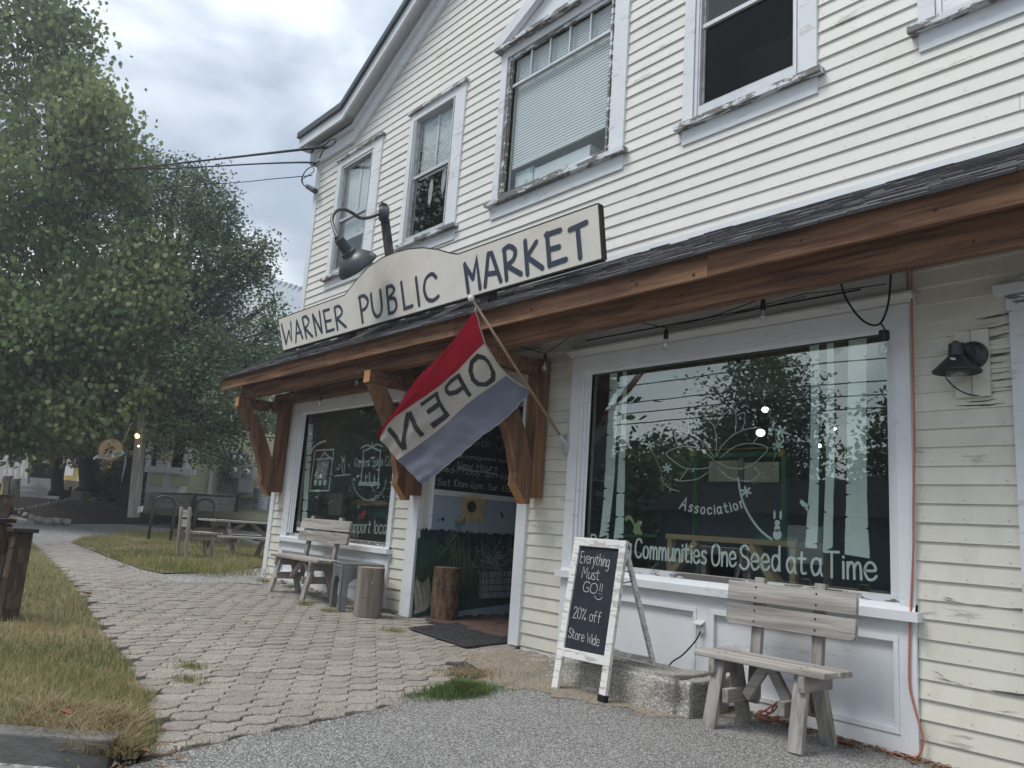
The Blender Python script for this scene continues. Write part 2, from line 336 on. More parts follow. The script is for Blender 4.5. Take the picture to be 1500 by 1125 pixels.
def cells(xs, zs, holes, y, mb, t=.06):
    xs = sorted(set(xs)); zs = sorted(set(zs))
    for i in range(len(xs)-1):
        for j in range(len(zs)-1):
            cx, cz = (xs[i]+xs[i+1])/2, (zs[j]+zs[j+1])/2
            if any(h[0] < cx < h[1] and h[2] < cz < h[3] for h in holes): continue
            mb.box((xs[i], y, zs[j]), (xs[i+1], y+t, zs[j+1]))
holes = [(-9.86, -9.08, 4.52, 6.08), (-7.98, -7.20, 4.54, 6.13), (-6.13, -4.68, 4.60, 6.17), (-3.63, -2.79, 4.62, 6.12), (-1.74, -.86, 4.62, 6.12)]
cells([XLU]+[h[0] for h in holes]+[h[1] for h in holes]+[XR], [3.0, 6.3]+[h[2] for h in holes]+[h[3] for h in holes], holes, .016, sh)
sh.prism([(XLU, .016, 6.3), (XR, .016, 6.3), (XR, .016, 6.4), (AX, .016, AZ-.15), (KX, .016, KZ-.15), (XLU, .016, KZ-.15)], (0, .06, 0))
lo = [(-10.20, -7.80, .86, 2.49), (-4.71, -2.16, .88, 2.49), (ALC[0], ALC[1], WZ0, 2.62), (-1.30, .2, WZ0, 2.4)]
cells([XL+.02]+[h[0] for h in lo]+[h[1] for h in lo]+[XR], [WZ0, 3.0]+[h[2] for h in lo]+[h[3] for h in lo], lo, .016, sh)
sh.build('wall_sheathing', M['siding_low'], bld)
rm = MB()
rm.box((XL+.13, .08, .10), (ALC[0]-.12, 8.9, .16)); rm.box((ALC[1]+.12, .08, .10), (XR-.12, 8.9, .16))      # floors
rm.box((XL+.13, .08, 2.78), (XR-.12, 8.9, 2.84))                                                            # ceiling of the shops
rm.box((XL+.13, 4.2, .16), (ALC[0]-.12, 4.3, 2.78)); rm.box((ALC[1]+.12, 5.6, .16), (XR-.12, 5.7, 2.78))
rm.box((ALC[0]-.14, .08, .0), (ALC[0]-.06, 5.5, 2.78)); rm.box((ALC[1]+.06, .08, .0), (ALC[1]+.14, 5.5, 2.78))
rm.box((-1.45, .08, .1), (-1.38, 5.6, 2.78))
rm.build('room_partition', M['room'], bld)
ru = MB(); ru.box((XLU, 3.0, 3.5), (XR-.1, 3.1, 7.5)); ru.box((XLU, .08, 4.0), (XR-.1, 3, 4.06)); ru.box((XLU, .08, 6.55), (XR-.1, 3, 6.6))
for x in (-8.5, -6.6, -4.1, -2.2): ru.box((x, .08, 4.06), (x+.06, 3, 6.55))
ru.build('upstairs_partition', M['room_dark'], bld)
# ---- roof
rf = MB()
for (x0, z0, x1, z1) in ((XLU-.24, KZ+.02, KX, KZ), (KX, KZ, AX, AZ), (AX, AZ, XR+.3, AZ-(XR+.3-AX)*SL)):
    rf.prism([(x0, -.30, z0), (x1, -.30, z1), (x1, -.30, z1+.035), (x0, -.30, z0+.035)], (0, 9.6, 0))
rf.build('roof', M['shingle'], bld)
def rake(name, y0, y1, dz0, dz1, m, xs=0):
    mb = MB(); x0 = XLU-.23+xs
    P = [(x0, KZ+.02), (KX+.0, KZ), (AX, AZ), (XR+.3, AZ-(XR+.3-AX)*SL)]
    for (a, b), (c, d) in zip(P[:-1], P[1:]):
        mb.prism([(a, y0, b+dz0), (c, y0, d+dz0), (c, y0, d+dz1), (a, y0, b+dz1)], (0, y1-y0, 0))
    return mb.build(name, m, bld)
rake('roof_edge_flashing', -.315, -.27, -.045, .045, M['dark_metal'])
rake('rake_board', -.27, -.235, -.20, -.045, M['trim'])
rake('rake_soffit', -.235, -.02, -.085, -.05, M['trim'])
rake('rake_moulding', -.10, -.045, -.26, -.20, M['trim'], .10)
rake('rake_frieze', -.045, -.006, -.42, -.20, M['trim'], .21)
rake('rake_bead', -.06, -.006, -.46, -.42, M['trim'], .21)
bx('eave_return', (XLU-.22, -.235, KZ-.20), (XLU-.02, .9, KZ-.05), M['trim'], bld)
bx('eave_return', (XLU-.13, -.10, KZ-.42), (XLU-.02, .9, KZ-.202), M['trim'], bld)
# ---- clapboards, each board a piece of its own
EXP = .1095
boards = []
def row(x0, x1, z, zone): boards.append((x0, x1, z, zone))
def split(x0, x1, cuts):
    iv = [(x0, x1)]
    for a, b in cuts:
        nv = []
        for p, q in iv:
            if b <= p or a >= q: nv.append((p, q)); continue
            if a > p: nv.append((p, a))
            if b < q: nv.append((b, q))
        iv = nv
    return [i for i in iv if i[1]-i[0] > .03]
lowcuts = [(-10.46, -7.65), (-7.33, -5.41), (-4.91, -2.0)]
stuffb = []
k = 0; z = .00
while z < 2.95:
    for a, b in split(XL+.12, 5.0, lowcuts+([(-1.46, .35)] if z < 2.42 else [])):
        zb = z+(.055 if b < -7 else 0)
        if zb+EXP < G((a+b)/2)-.02: continue
        (boards if b < 1 or a < -1.5 else stuffb).append((a, min(b, .4) if b > 1 and a < -1.4 else b, zb, 'low'))
    z += EXP
z = 3.53-.04
while z < AZ-.2:
    zc = z+EXP/2; cuts = []
    for q in UPW.values():
        c = q['c']
        if c[2]-.10 < zc < c[3]-.02: cuts.append((c[0]+.01, c[1]-.01))
    xl = XLU+.11 if zc < KZ-.42 else KX+(zc-(KZ-.40))/SL+.04
    xr = 5.0 if zc < 4.4 else AX+(AZ-.4-zc)/SL
    for a, b in split(xl, min(xr, 5.0), cuts):
        if z > 8.2 or a > .6: stuffb.append((a, b, z, 'up'))
        else:
            b = min(b, .6)
            if b-a > 4.2 and z < 6.6:
                m_ = random.uniform(a+1.3, b-1.3); boards.append((a, m_-.0015, z, 'up')); boards.append((m_+.0015, b, z, 'up'))
            else: boards.append((a, b, z, 'up'))
    z += EXP
def board(mb, a, b, z):
    j = random.uniform(-.0015, .0015); j2 = random.uniform(-.0012, .0012); w_ = random.uniform(-.002, .003)
    v = [(a, .0, z+EXP+.012), (b, .0, z+EXP+.012), (a, .014, z+EXP+.012), (b, .014, z+EXP+.012),
         (a, -.015+w_, z+j), (b, -.015+w_+j2, z+j+j2), (a, .014, z+j), (b, .014, z+j)]
    mb._add(v, [(0, 4, 5, 1), (4, 6, 7, 5), (0, 2, 6, 4), (1, 5, 7, 3), (2, 0, 1, 3), (6, 2, 3, 7)])
print('clapboards', len(boards), 'stuff', len(stuffb))
for a, b, z, zone in boards:
    mb = MB(); board(mb, a, b, z); mb.build('clapboard', M['siding_up' if zone == 'up' else 'siding_low'], bld)
mb = MB()
for a, b, z, zone in stuffb: board(mb, a, b, z)
mb.build('clapboards', M['siding_up'], bld, kind='stuff')
# ---- corner boards and water table
bx('corner_board', (XL, -.028, .12), (XL+.12, .10, 2.70), M['trim_low'], bld)
bx('corner_board', (XLU, -.028, 2.95), (XLU+.115, .10, KZ-.42), M['trim'], bld)
bx('water_table', (-5.41, -.02, .0), (-4.91, .014, .07), M['trim_old'], bld)
# ---- upstairs windows
def sash_window(q, blind=None, dark=False, label=None):
    x0, x1, z0, z1 = q['c']; g0, g1, h0, h1 = q['g']; mid = q['mid']
    mb = MB()     # casing boards
    mb.box((x0, -.032, z0), (g0-.055, .012, z1-.10)); mb.box((g1+.055, -.032, z0), (x1, .012, z1-.10))
    mb.box((x0, -.030, z1-.10), (x1, .012, z1))
    wnd = mb.build('window', M['trim'], bld, label=label)
    MB().box((x0-.03, -.062, z1), (x1+.03, .0, z1+.035)).build('drip_cap', M['trim_old'], wnd)
    MB().box((x0-.05, -.085, z0-.045), (x1+.05, .02, z0)).build('sill', M['trim_old'], wnd)
    MB().box((x0-.0, -.026, z0-.175), (x1+.0, .012, z0-.047)).build('apron', M['trim'], wnd)
    fr = MB()
    fr.box((g0-.053, -.02, z0+.002), (g0, .05, h1+.04)); fr.box((g1, -.02, z0+.002), (g1+.053, .05, h1+.04)); fr.box((g0, -.02, h1), (g1, .05, h1+.04))
    fr.box((g0, -.02, z0+.002), (g1, .05, h0))
    fr.box((g0-.03, -.028, z0+.004), (g0-.015, -.021, h1+.02)); fr.box((g1+.015, -.028, z0+.004), (g1+.03, -.021, h1+.02))
    fr.build('storm_frame', M['alu'], wnd)
    s = MB(); s.box((g0+.001, .0, mid-.018), (g1-.001, .045, mid+.018)); s.build('meeting_rail', M['alu'] if not dark else M['trim'], wnd)
    s = MB()
    for a, b, c, d in ((g0+.001, g0+.022, h0, h1), (g1-.022, g1-.001, h0, h1), (g0+.022, g1-.022, h0, h0+.03), (g0+.022, g1-.022, h1-.025, h1-.001)):
        s.box((a, .012, c+.001), (b, .044, d))
    s.build('sash', M['sash_dark'], wnd)
    MB().box((g0+.02, .026, h0+.01), (g1-.02, .030, mid-.018)).build('pane', M['glass_up'] if not dark else M['screen'], wnd)
    MB().box((g0+.02, .022, mid+.018), (g1-.02, .026, h1-.01)).build('pane', M['glass_up'], wnd)
    if blind:
        b = MB(); zz = h1-.03
        while zz > blind:
            b.box((g0+.03, .080, zz-.0225), (g1-.03, .0815, zz)); zz -= .031
        b.box((g0+.03, .075, zz-.02), (g1-.03, .10, zz)); b.build('blind', M['blind'], wnd, kind='stuff')
        MB().box((g0+.03, .105, blind+.01), (g1-.03, .108, h1-.01)).build('slat_shade_sheet', M['slat_shade'], wnd)  # added dark sheet, so the slat gaps read as shade lines
    return wnd
M['screen'] = glass('dark_insect_screen', 1.25, (.42, .42, .44), .12)
M['slat_shade'] = mat('painted_slat_shade', (.16, .175, .19), rnd=0, bump=0)  # dark colour stands in for the shade between blind slats
wa = sash_window(UPW['a'], blind=5.0, label='white trimmed upstairs window nearest the corner, blind drawn low')
MB().box((-9.5, .06, 5.3), (-9.46, .065, 6.05)).build('muntin', M['trim'], wa)
wb = sash_window(UPW['b'], blind=5.36, label='upstairs window with peeling cap and paper feather shapes hung in the lower sash')
MB().box((-7.62, .06, 5.38), (-7.585, .07, 6.1)).build('muntin', M['trim'], wb)
M['paper'] = mat('pale_paper_cutout', (.55, .58, .52), rough=.9, rnd=0, bump=0)
for cx_, cz_ in ((-7.62, 5.08), (-7.36, 5.16)):
    MB().prism([(cx_-.03, .045, cz_+.12), (cx_, .045, cz_+.17), (cx_+.035, .045, cz_+.13), (cx_+.045, .045, cz_), (cx_+.025, .045, cz_-.14), (cx_, .045, cz_-.2), (cx_-.03, .045, cz_-.12), (cx_-.045, .045, cz_)], (0, .004, 0)).build('paper_feather', M['paper'], wb)
MB().box((-7.75, .3, 4.5), (-7.25, .5, 4.78)).build('cardboard_box', M['log_top'], wb)
# big picture window with a transom of small panes under a pediment
q = UPW['c']; x0, x1, z0, z1 = q['c']; g0, g1, h0, h1 = q['g']
mb = MB(); mb.box((x0, -.034, z0), (g0-.07, .012, z1-.09)); mb.box((g1+.07, -.034, z0), (x1, .012, z1-.09)); mb.box((x0, -.032, z1-.09), (x1, .012, z1))
wc = mb.build('window', M['trim'], bld, label='large upstairs picture window under a triangular pediment')
MB().box((x0-.05, -.11, z1), (x1+.05, .0, z1+.045)).build('head_shelf', M['trim_old'], wc)
cxp = (x0+x1)/2; ph = .52
MB().prism([(x0-.02, -.02, z1+.046), (x1+.02, -.02, z1+.046), (cxp, -.02, z1+ph)], (0, .03, 0)).build('pediment', M['trim'], wc)
pm = MB()
for sx in (-1, 1):
    xe = cxp+sx*((x1-x0)/2+.06)
    pm.bar((xe, -.055, z1+.055), (cxp, -.055, z1+ph+.04), .10, .05, up=(0, -1, 0))
    pm.bar((xe, -.085, z1+.09), (cxp, -.085, z1+ph+.075), .15, .022, up=(0, -1, 0))
pm.build('pediment_moulding', M['trim'], wc)
MB().box((x0-.05, -.09, z0-.045), (x1+.05, .02, z0)).build('sill', M['trim_old'], wc)
MB().box((x0, -.028, z0-.185), (x1, .012, z0-.047)).build('apron', M['trim'], wc)
fr = MB()
fr.box((g0-.068, -.012, z0+.001), (g0, .05, h1+.04)); fr.box((g1, -.012, z0+.001), (g1+.068, .05, h1+.04)); fr.box((g0, -.012, h1), (g1, .05, h1+.04)); fr.box((g0, -.012, z0+.001), (g1, .05, h0))
fr.box((g0-.035, -.024, z0+.003), (g0-.015, -.013, h1+.02)); fr.box((g1+.015, -.024, z0+.003), (g1+.035, -.013, h1+.02))
fr.build('frame', M['trim_old'], wc)
MB().box((g0+.001, .002, 5.83), (g1-.001, .042, 5.86)).build('transom_bar', M['alu'], wc)
for i in range(1, 5):
    xx = g0+(g1-g0)*i/5; MB().box((xx-.009, .004, 5.861), (xx+.009, .04, h1-.001)).build('muntin', M['alu'], wc)
for i in range(5):
    a_ = g0+(g1-g0)*i/5; MB().box((a_+.012, .02, 5.864), (a_+(g1-g0)/5-.012, .024, h1-.004)).build('pane', M['glass_up'], wc)
MB().box((g0+.004, .024, h0+.002), (g1-.004, .028, 5.828)).build('pane', M['glass_up'], wc)
b = MB(); zz = h1-.01
while zz > 4.92:
    b.box((g0+.02, .070, zz-.0235), (g1-.02, .0715, zz)); zz -= .032
b.box((g0+.02, .066, zz-.02), (g1-.02, .09, zz)); b.build('blind', M['blind'], wc, kind='stuff')
MB().box((g0+.02, .095, 4.93), (g1-.02, .098, h1)).build('slat_shade_sheet', M['slat_shade'], wc)  # same added sheet: painted shade behind the slats
M['carton'] = mat('white_blue_carton', (.72, .76, .78), (.35, .5, .6), scale=9, rnd=0, bump=0, contrast=(.5, .56))
MB().box((-6.10, .12, 4.55), (-5.82, .38, 4.86)).build('carton', M['carton'], wc)
MB().box((-5.80, .12, 4.60), (-5.0, .30, 4.82)).build('shelf_clutter', M['trim'], wc)
sash_window(UPW['d'], dark=True, label='upstairs window with the lower half behind a dark screen')
sash_window(UPW['e'], label='upstairs window cut off by the top right corner of the view')
bx('curtain', (-3.6, .5, 4.62), (-2.85, .52, 5.3), mat('dim_patterned_curtain', (.12, .10, .10), (.05, .045, .05), scale=26, st=(1, 1, .15), rnd=0), bld)

# ---- shop windows
def shop(q, zc, label, panel, xs):
    x0, x1 = q['c']; g0, g1 = q['g']; h0, h1 = q['z']; zt = 2.62
    mb = MB(); mb.box((x0, -.038, .80), (g0-.09, .014, zt-.10)); mb.box((g1+.07, -.038, .80), (x1, .014, zt-.10)); mb.box((x0, -.036, zt-.10), (x1, .014, zt+.03))
    W = mb.build('shop_window', M['trim_low'], bld, label=label)
    fr = MB()      # stepped moulding round the glass
    for k_, (e_, y_) in enumerate(((.088, -.022), (.055, -.004), (.028, .012))):
        e2_ = (.055, .028, .0)[k_]
        er, er2 = e_*.78, e2_*.78
        fr.box((g0-e_, y_, h0-.001-k_*0), (g0-e2_, .06, h1+e_)); fr.box((g1+er2, y_, h0-.001), (g1+er, .06, h1+e_)); fr.box((g0-e2_, y_, h1+e2_), (g1+er2, .06, h1+e_))
    fr.build('frame', M['trim_low'], W)
    MB().box((g0-.09, -.03, h0-.04), (g1+.07, .07, h0-.002)).build('glazing_ledge', M['trim_old'], W)
    MB().box((x0-.03, -.085, .745), (x1+.03, .014, .80)).build('sill', M['trim_low'], W)
    MB().prism([(x0+.0, -.05, .80), (x0+.0, .0, .80), (x0+.0, .0, h0-.041), (x0+.0, -.031, h0-.041)], (x1-x0, 0, 0)).build('sill_slope', M['trim_low'], W)
    MB().box((g0-.0, .046, h0), (g1, .052, h1)).build('pane', M['glass'], W)
    MB().prism([(x0-.04, -.09, 2.695), (x0-.04, -.03, 2.655), (x0-.04, .0, 2.652), (x0-.04, .0, 2.712), (x0-.04, -.09, 2.712)], (x1-x0+.08, 0, 0)).build('crown_moulding', M['frieze'], W)
    MB().box((x0+.02, -.030, 2.713), (x1-.02, .014, 3.05)).build('frieze_board', M['frieze'], W)
    MB().box((x0+.14, -.036, 2.79), (x1-.3, -.029, 2.80)).build('frieze_groove', M['black'], W)
    # apron: rails, stiles and recessed panels with bead
    gz = G((x0+x1)/2)
    zb = panel[0]
    ap = MB(); ap.box((x0+.005, -.012, gz-.06), (x1-.005, .014, .744))
    ap.build('apron_panel', M['trim_low'], W)
    st = MB(); st.box((x0, -.036, .648), (x1, -.0125, .744)); st.box((x0, -.036, gz-.03), (x1, -.0125, zb))
    edges = [x0, *xs, x1]
    for i, e_ in enumerate(edges):
        a_, b_ = (e_, e_+.10) if i == 0 else ((e_-.10, e_) if i == len(edges)-1 else (e_-.06, e_+.06))
        st.box((a_, -.036, zb), (b_, -.0125, .648))
    st.build('apron_rail', M['trim_low'], W)
    bd = MB()
    for i in range(len(edges)-1):
        a_ = edges[i]+(.10 if i == 0 else .06); b_ = edges[i+1]-(.10 if i == len(edges)-2 else .06)
        for (p, q_) in (((a_, zb), (b_, zb)), ((a_, .648), (b_, .648)), ((a_, zb), (a_, .648)), ((b_, zb), (b_, .648))):
            if p[1] == q_[1]: s_ = .028 if p[1] == zb else -.028; bd.box((p[0], -.044, p[1]), (q_[0], -.0125, p[1]+s_))
            else: s_ = .028 if p[0] == a_ else -.028; bd.box((p[0], -.043, p[1]+.028), (p[0]+s_, -.0125, q_[1]-.028))
    bd.build('panel_bead', M['trim_low'], W)
    return W
shL = shop(SW[0], 0, 'left shop window beside the corner, painted with birch trunks and white lettering', (.32,), [-9.05])
shR = shop(SW[1], 0, 'wide right shop window painted with birches, a lotus outline and white lettering', (.115,), [-3.45])
# ---- entrance alcove
bx('door_post', (-7.335, -.040, .13), (-7.142, .12, 2.60), M['trim_low'], bld)
bx('door_post', (-5.538, -.040, .10), (-5.405, .12, 2.60), M['trim_low'], bld)
bx('door_head', (-7.335, -.042, 2.601), (-5.405, .12, 2.80), M['frieze'], bld)
AF = .135
fl = MB(); fl.box((-7.12, .05, 0), (-5.56, 5.4, AF-.012)); fl.build('alcove_base', M['joint'], bld)
bm_ = bpy.data.meshes.new('brick'); t_ = MB().box((0, 0, -.03), (.19, .09, 0)); bm_.from_pydata(t_.v, [], t_.f); bm_.materials.append(M['brickfloor'])
for j in range(17):
    for i in range(9):
        xb = -7.118+i*.198-(.1 if j % 2 else 0)
        if xb < -7.13 or xb+.19 > -5.55: continue
        o = bpy.data.objects.new('brick', bm_); COL.objects.link(o); o.parent = bld
        o.location = (xb-XL, .075+j*.098, AF-.2+random.uniform(-.003, .003)+(j*.098)*.02)
wl = MB(); wl.box((-7.16, .121, 0), (-7.115, 5.4, 2.62)); wl.box((-5.57, .121, 0), (-5.53, 5.4, 2.62)); wl.box((-7.12, 3.4, 0), (-5.56, 3.5, 2.62)); wl.box((-7.115, .121, 2.622), (-5.57, 5.4, 2.66))
wl.build('alcove_wall', M['trim_low'], bld)
bx('alcove_door', (-6.8, 3.36, .14), (-5.9, 3.40, 2.2), M['soffit'], bld)
# small window or door casing at the right edge of the view
bx('door_casing', (-1.455, -.038, .0), (-1.30, .014, 2.50), M['trim'], bld)
bx('door_casing', (.22, -.038, .0), (.36, .014, 2.50), M['trim'], bld)
bx('door_header', (-1.47, -.036, 2.501), (.38, .014, 2.60), M['trim_old'], bld)
bx('door_cap', (-1.52, -.075, 2.602), (.43, .014, 2.655), M['trim'], bld)
MB().prism([(-1.50, -.03, 2.656), (.41, -.03, 2.656), (-.545, -.03, 3.0)], (0, .035, 0)).build('door_pediment', M['trim'], bld)
bx('side_door', (-1.298, .02, .03), (.218, .06, 2.498), M['trim'], bld)
# ---- canopy
FY = -.86; XC0, XC1 = -11.2, 4.0
cs = (3.53-2.955)/.86
cano = MB().prism([(XC0, FY+.03, 2.93), (XC0, -.018, 3.455), (XC0, -.018, 3.41), (XC0, FY+.03, 2.885)], (XC1-XC0, 0, 0)).build('canopy', M['soffit'], bld, label='shingled porch canopy on cedar beams across the whole front')
xf_ = [XC0, -8.05, -5.62, -2.9, -.4, XC1]
for a_, b_ in zip(xf_[:-1], xf_[1:]): MB().box((a_+.0015, FY+random.uniform(-.002, .002), 2.785+random.uniform(-.002, .002)), (b_-.0015, FY+.035, 2.945)).build('fascia_board', M['cedar'], cano)
MB().box((XC0+.35, -.70, 2.655), (-5.4, -.60, 2.865)).build('beam', M['cedar'], cano)
MB().box((-5.397, -.702, 2.653), (XC1, -.60, 2.865)).build('beam', M['cedar'], cano)
MB().box((XC0+.28, -.165, 2.66), (-7.3, -.03, 2.80)).build('ledger', M['cedar'], cano)
MB().prism([(XC0-.002, FY+.03, 2.945), (XC0-.002, -.02, 3.47), (XC0-.002, -.02, 3.31), (XC0-.002, FY+.03, 2.785)], (.035, 0, 0)).build('barge_board', M['cedar'], cano)
x = XC0+.5
while x < 1:
    MB().prism([(x, FY+.05, 2.90), (x, -.02, 3.41), (x, -.02, 3.30), (x, FY+.05, 2.80)], (.045, 0, 0)).build('rafter', M['soffit'], cano); x += .61
# shingles: courses of separate tabs with ragged butts
sg = MB(); L_ = math.hypot(.92, .62)
d_ = Vector((0, .89, .545)).normalized(); nn = Vector((0, -d_.z, d_.y))
cidx = 0; s_ = -.045
while s_ < 1.02:
    x = XC0-.03-random.uniform(0, .1)
    while x < XC1:
        wv = random.uniform(.12, .26)
        if x+wv > XC0-.03:
            a_ = max(x, XC0-.03); jz = random.uniform(0, .010); lift = random.uniform(.004, .019)
            base = Vector((0, FY-.012, 2.948))
            p0 = base+d_*(s_-jz)+nn*(.010+lift); p1 = base+d_*(s_+.20)+nn*.006
            q0 = base+d_*(s_-jz)+nn*(.0+.001); b_ = x+wv-random.uniform(.002, .006)
            z_ = lambda p, X: (X, p.y, p.z)
            sg._add([z_(q0, a_), z_(q0, b_), z_(p0, b_), z_(p0, a_), z_(p1, b_), z_(p1, a_)], [(0, 1, 2, 3), (3, 2, 4, 5), (0, 3, 5), (1, 4, 2)])
        x += wv
    s_ += .078
sg.build('shingles', M['shingle'], cano, kind='stuff')
bx('wall_flashing', (XLU, -.024, 3.43), (XR, -.016, 3.535), M['trim_low'], bld)
# ---- timber brackets
def bracket(xc, label):
    wpost = MB().box((xc-.075, -.165, 1.40), (xc+.075, -.032, 2.66)).build('bracket', M['cedar_z'], bld, bevel=.004, label=label)
    MB().prism([(xc-.075, -.165, 1.40), (xc+.075, -.165, 1.40), (xc+.075, -.032, 1.40), (xc-.075, -.032, 1.40), ][:4], (0, 0, -.004)).build('post_foot', M['cedar_end'], wpost)
    MB().box((xc-.062, -.80, 2.515), (xc+.062, -.166, 2.652)).build('arm', M['cedar'], wpost, bevel=.006)
    MB().box((xc-.06, -.806, 2.52), (xc+.06, -.8005, 2.648)).build('arm_end', M['cedar_end'], wpost)
    pts = []
    A = Vector((xc, -.70, 2.512)); B = Vector((xc, -.26, 1.62)); C_ = Vector((xc, -.40, 2.18))
    P = [(-.775, 2.512), (-.66, 2.32), (-.53, 2.10), (-.40, 1.82), (-.335, 1.60), (-.34, 1.50), (-.20, 1.34), (-.167, 1.34), (-.167, 1.72), (-.28, 2.0), (-.39, 2.22), (-.52, 2.40), (-.60, 2.512)]
    MB().prism([(xc-.055, a, b) for a, b in P], (.11, 0, 0)).build('brace', M['cedar_z'], wpost)
    MB().prism([(xc-.0565, -.345, 1.505), (xc+.0565, -.345, 1.505), (xc+.0565, -.202, 1.338), (xc-.0565, -.202, 1.338)], (0, -.003, -.002)).build('brace_toe', M['cedar_end'], wpost)
bracket(-10.68, 'cedar bracket at the left corner of the building')
bracket(-7.19, 'cedar bracket on the left door post, partly behind the flag')
bracket(-5.28, 'cedar bracket to the right of the entrance')
MB().tube([(-5.2, -.1, 1.93), (-5.12, -.12, 1.935)], .008).build('rusty_peg', M['cedar_end'], bld)
# ================================================================== LETTERING: strokes drawn as flat ribbons
def ribbon(mb, pts, wd, fn, zz=0.0, caps=True):
    """pts in the 2D plane of the surface; fn(u, v, w) gives the 3D point"""
    P = [Vector((p[0], p[1])) for p in pts]; Q = [P[0]]
    for p in P[1:]:
        if (p-Q[-1]).length > 1e-4: Q.append(p)
    P = Q; n = len(P)
    if n < 2: return
    L_, R_ = [], []
    for i, p in enumerate(P):
        d0 = (P[i]-P[i-1]).normalized() if i > 0 else None; d1 = (P[i+1]-P[i]).normalized() if i < n-1 else None
        if d0 is None: t = d1; s = 1
        elif d1 is None: t = d0; s = 1
        else:
            t = (d0+d1); t = t.normalized() if t.length > .2 else d1
            s = 1/max(.45, abs(t.dot(d1)))
        nn_ = Vector((-t.y, t.x)); L_.append(p+nn_*wd/2*s); R_.append(p-nn_*wd/2*s)
    vs = []; fs = []
    for a, b in zip(L_, R_): vs += [a, b]
    for i in range(n-1): fs.append((2*i+1, 2*i+3, 2*i+2, 2*i))
    if caps:
        for end, c, sgn in ((0, P[0], -1), (n-1, P[-1], 1)):
            t = (P[1]-P[0]).normalized() if end == 0 else (P[-1]-P[-2]).normalized()
            a0 = math.atan2(t.y, t.x)+(math.pi/2 if sgn > 0 else math.pi/2)
            fan = [c+Vector((math.cos(a0-sgn*math.pi*k/6), math.sin(a0-sgn*math.pi*k/6)))*wd/2 for k in range(1, 6)]
            i0 = len(vs); vs += fan
            li, ri = 2*end, 2*end+1
            poly = [li]+[i0+k for k in range(5)]+[ri]
            fs.append(tuple(poly) if sgn < 0 else tuple(poly[::-1]))
    mb._add([fn(v.x, v.y, zz) for v in vs], fs)
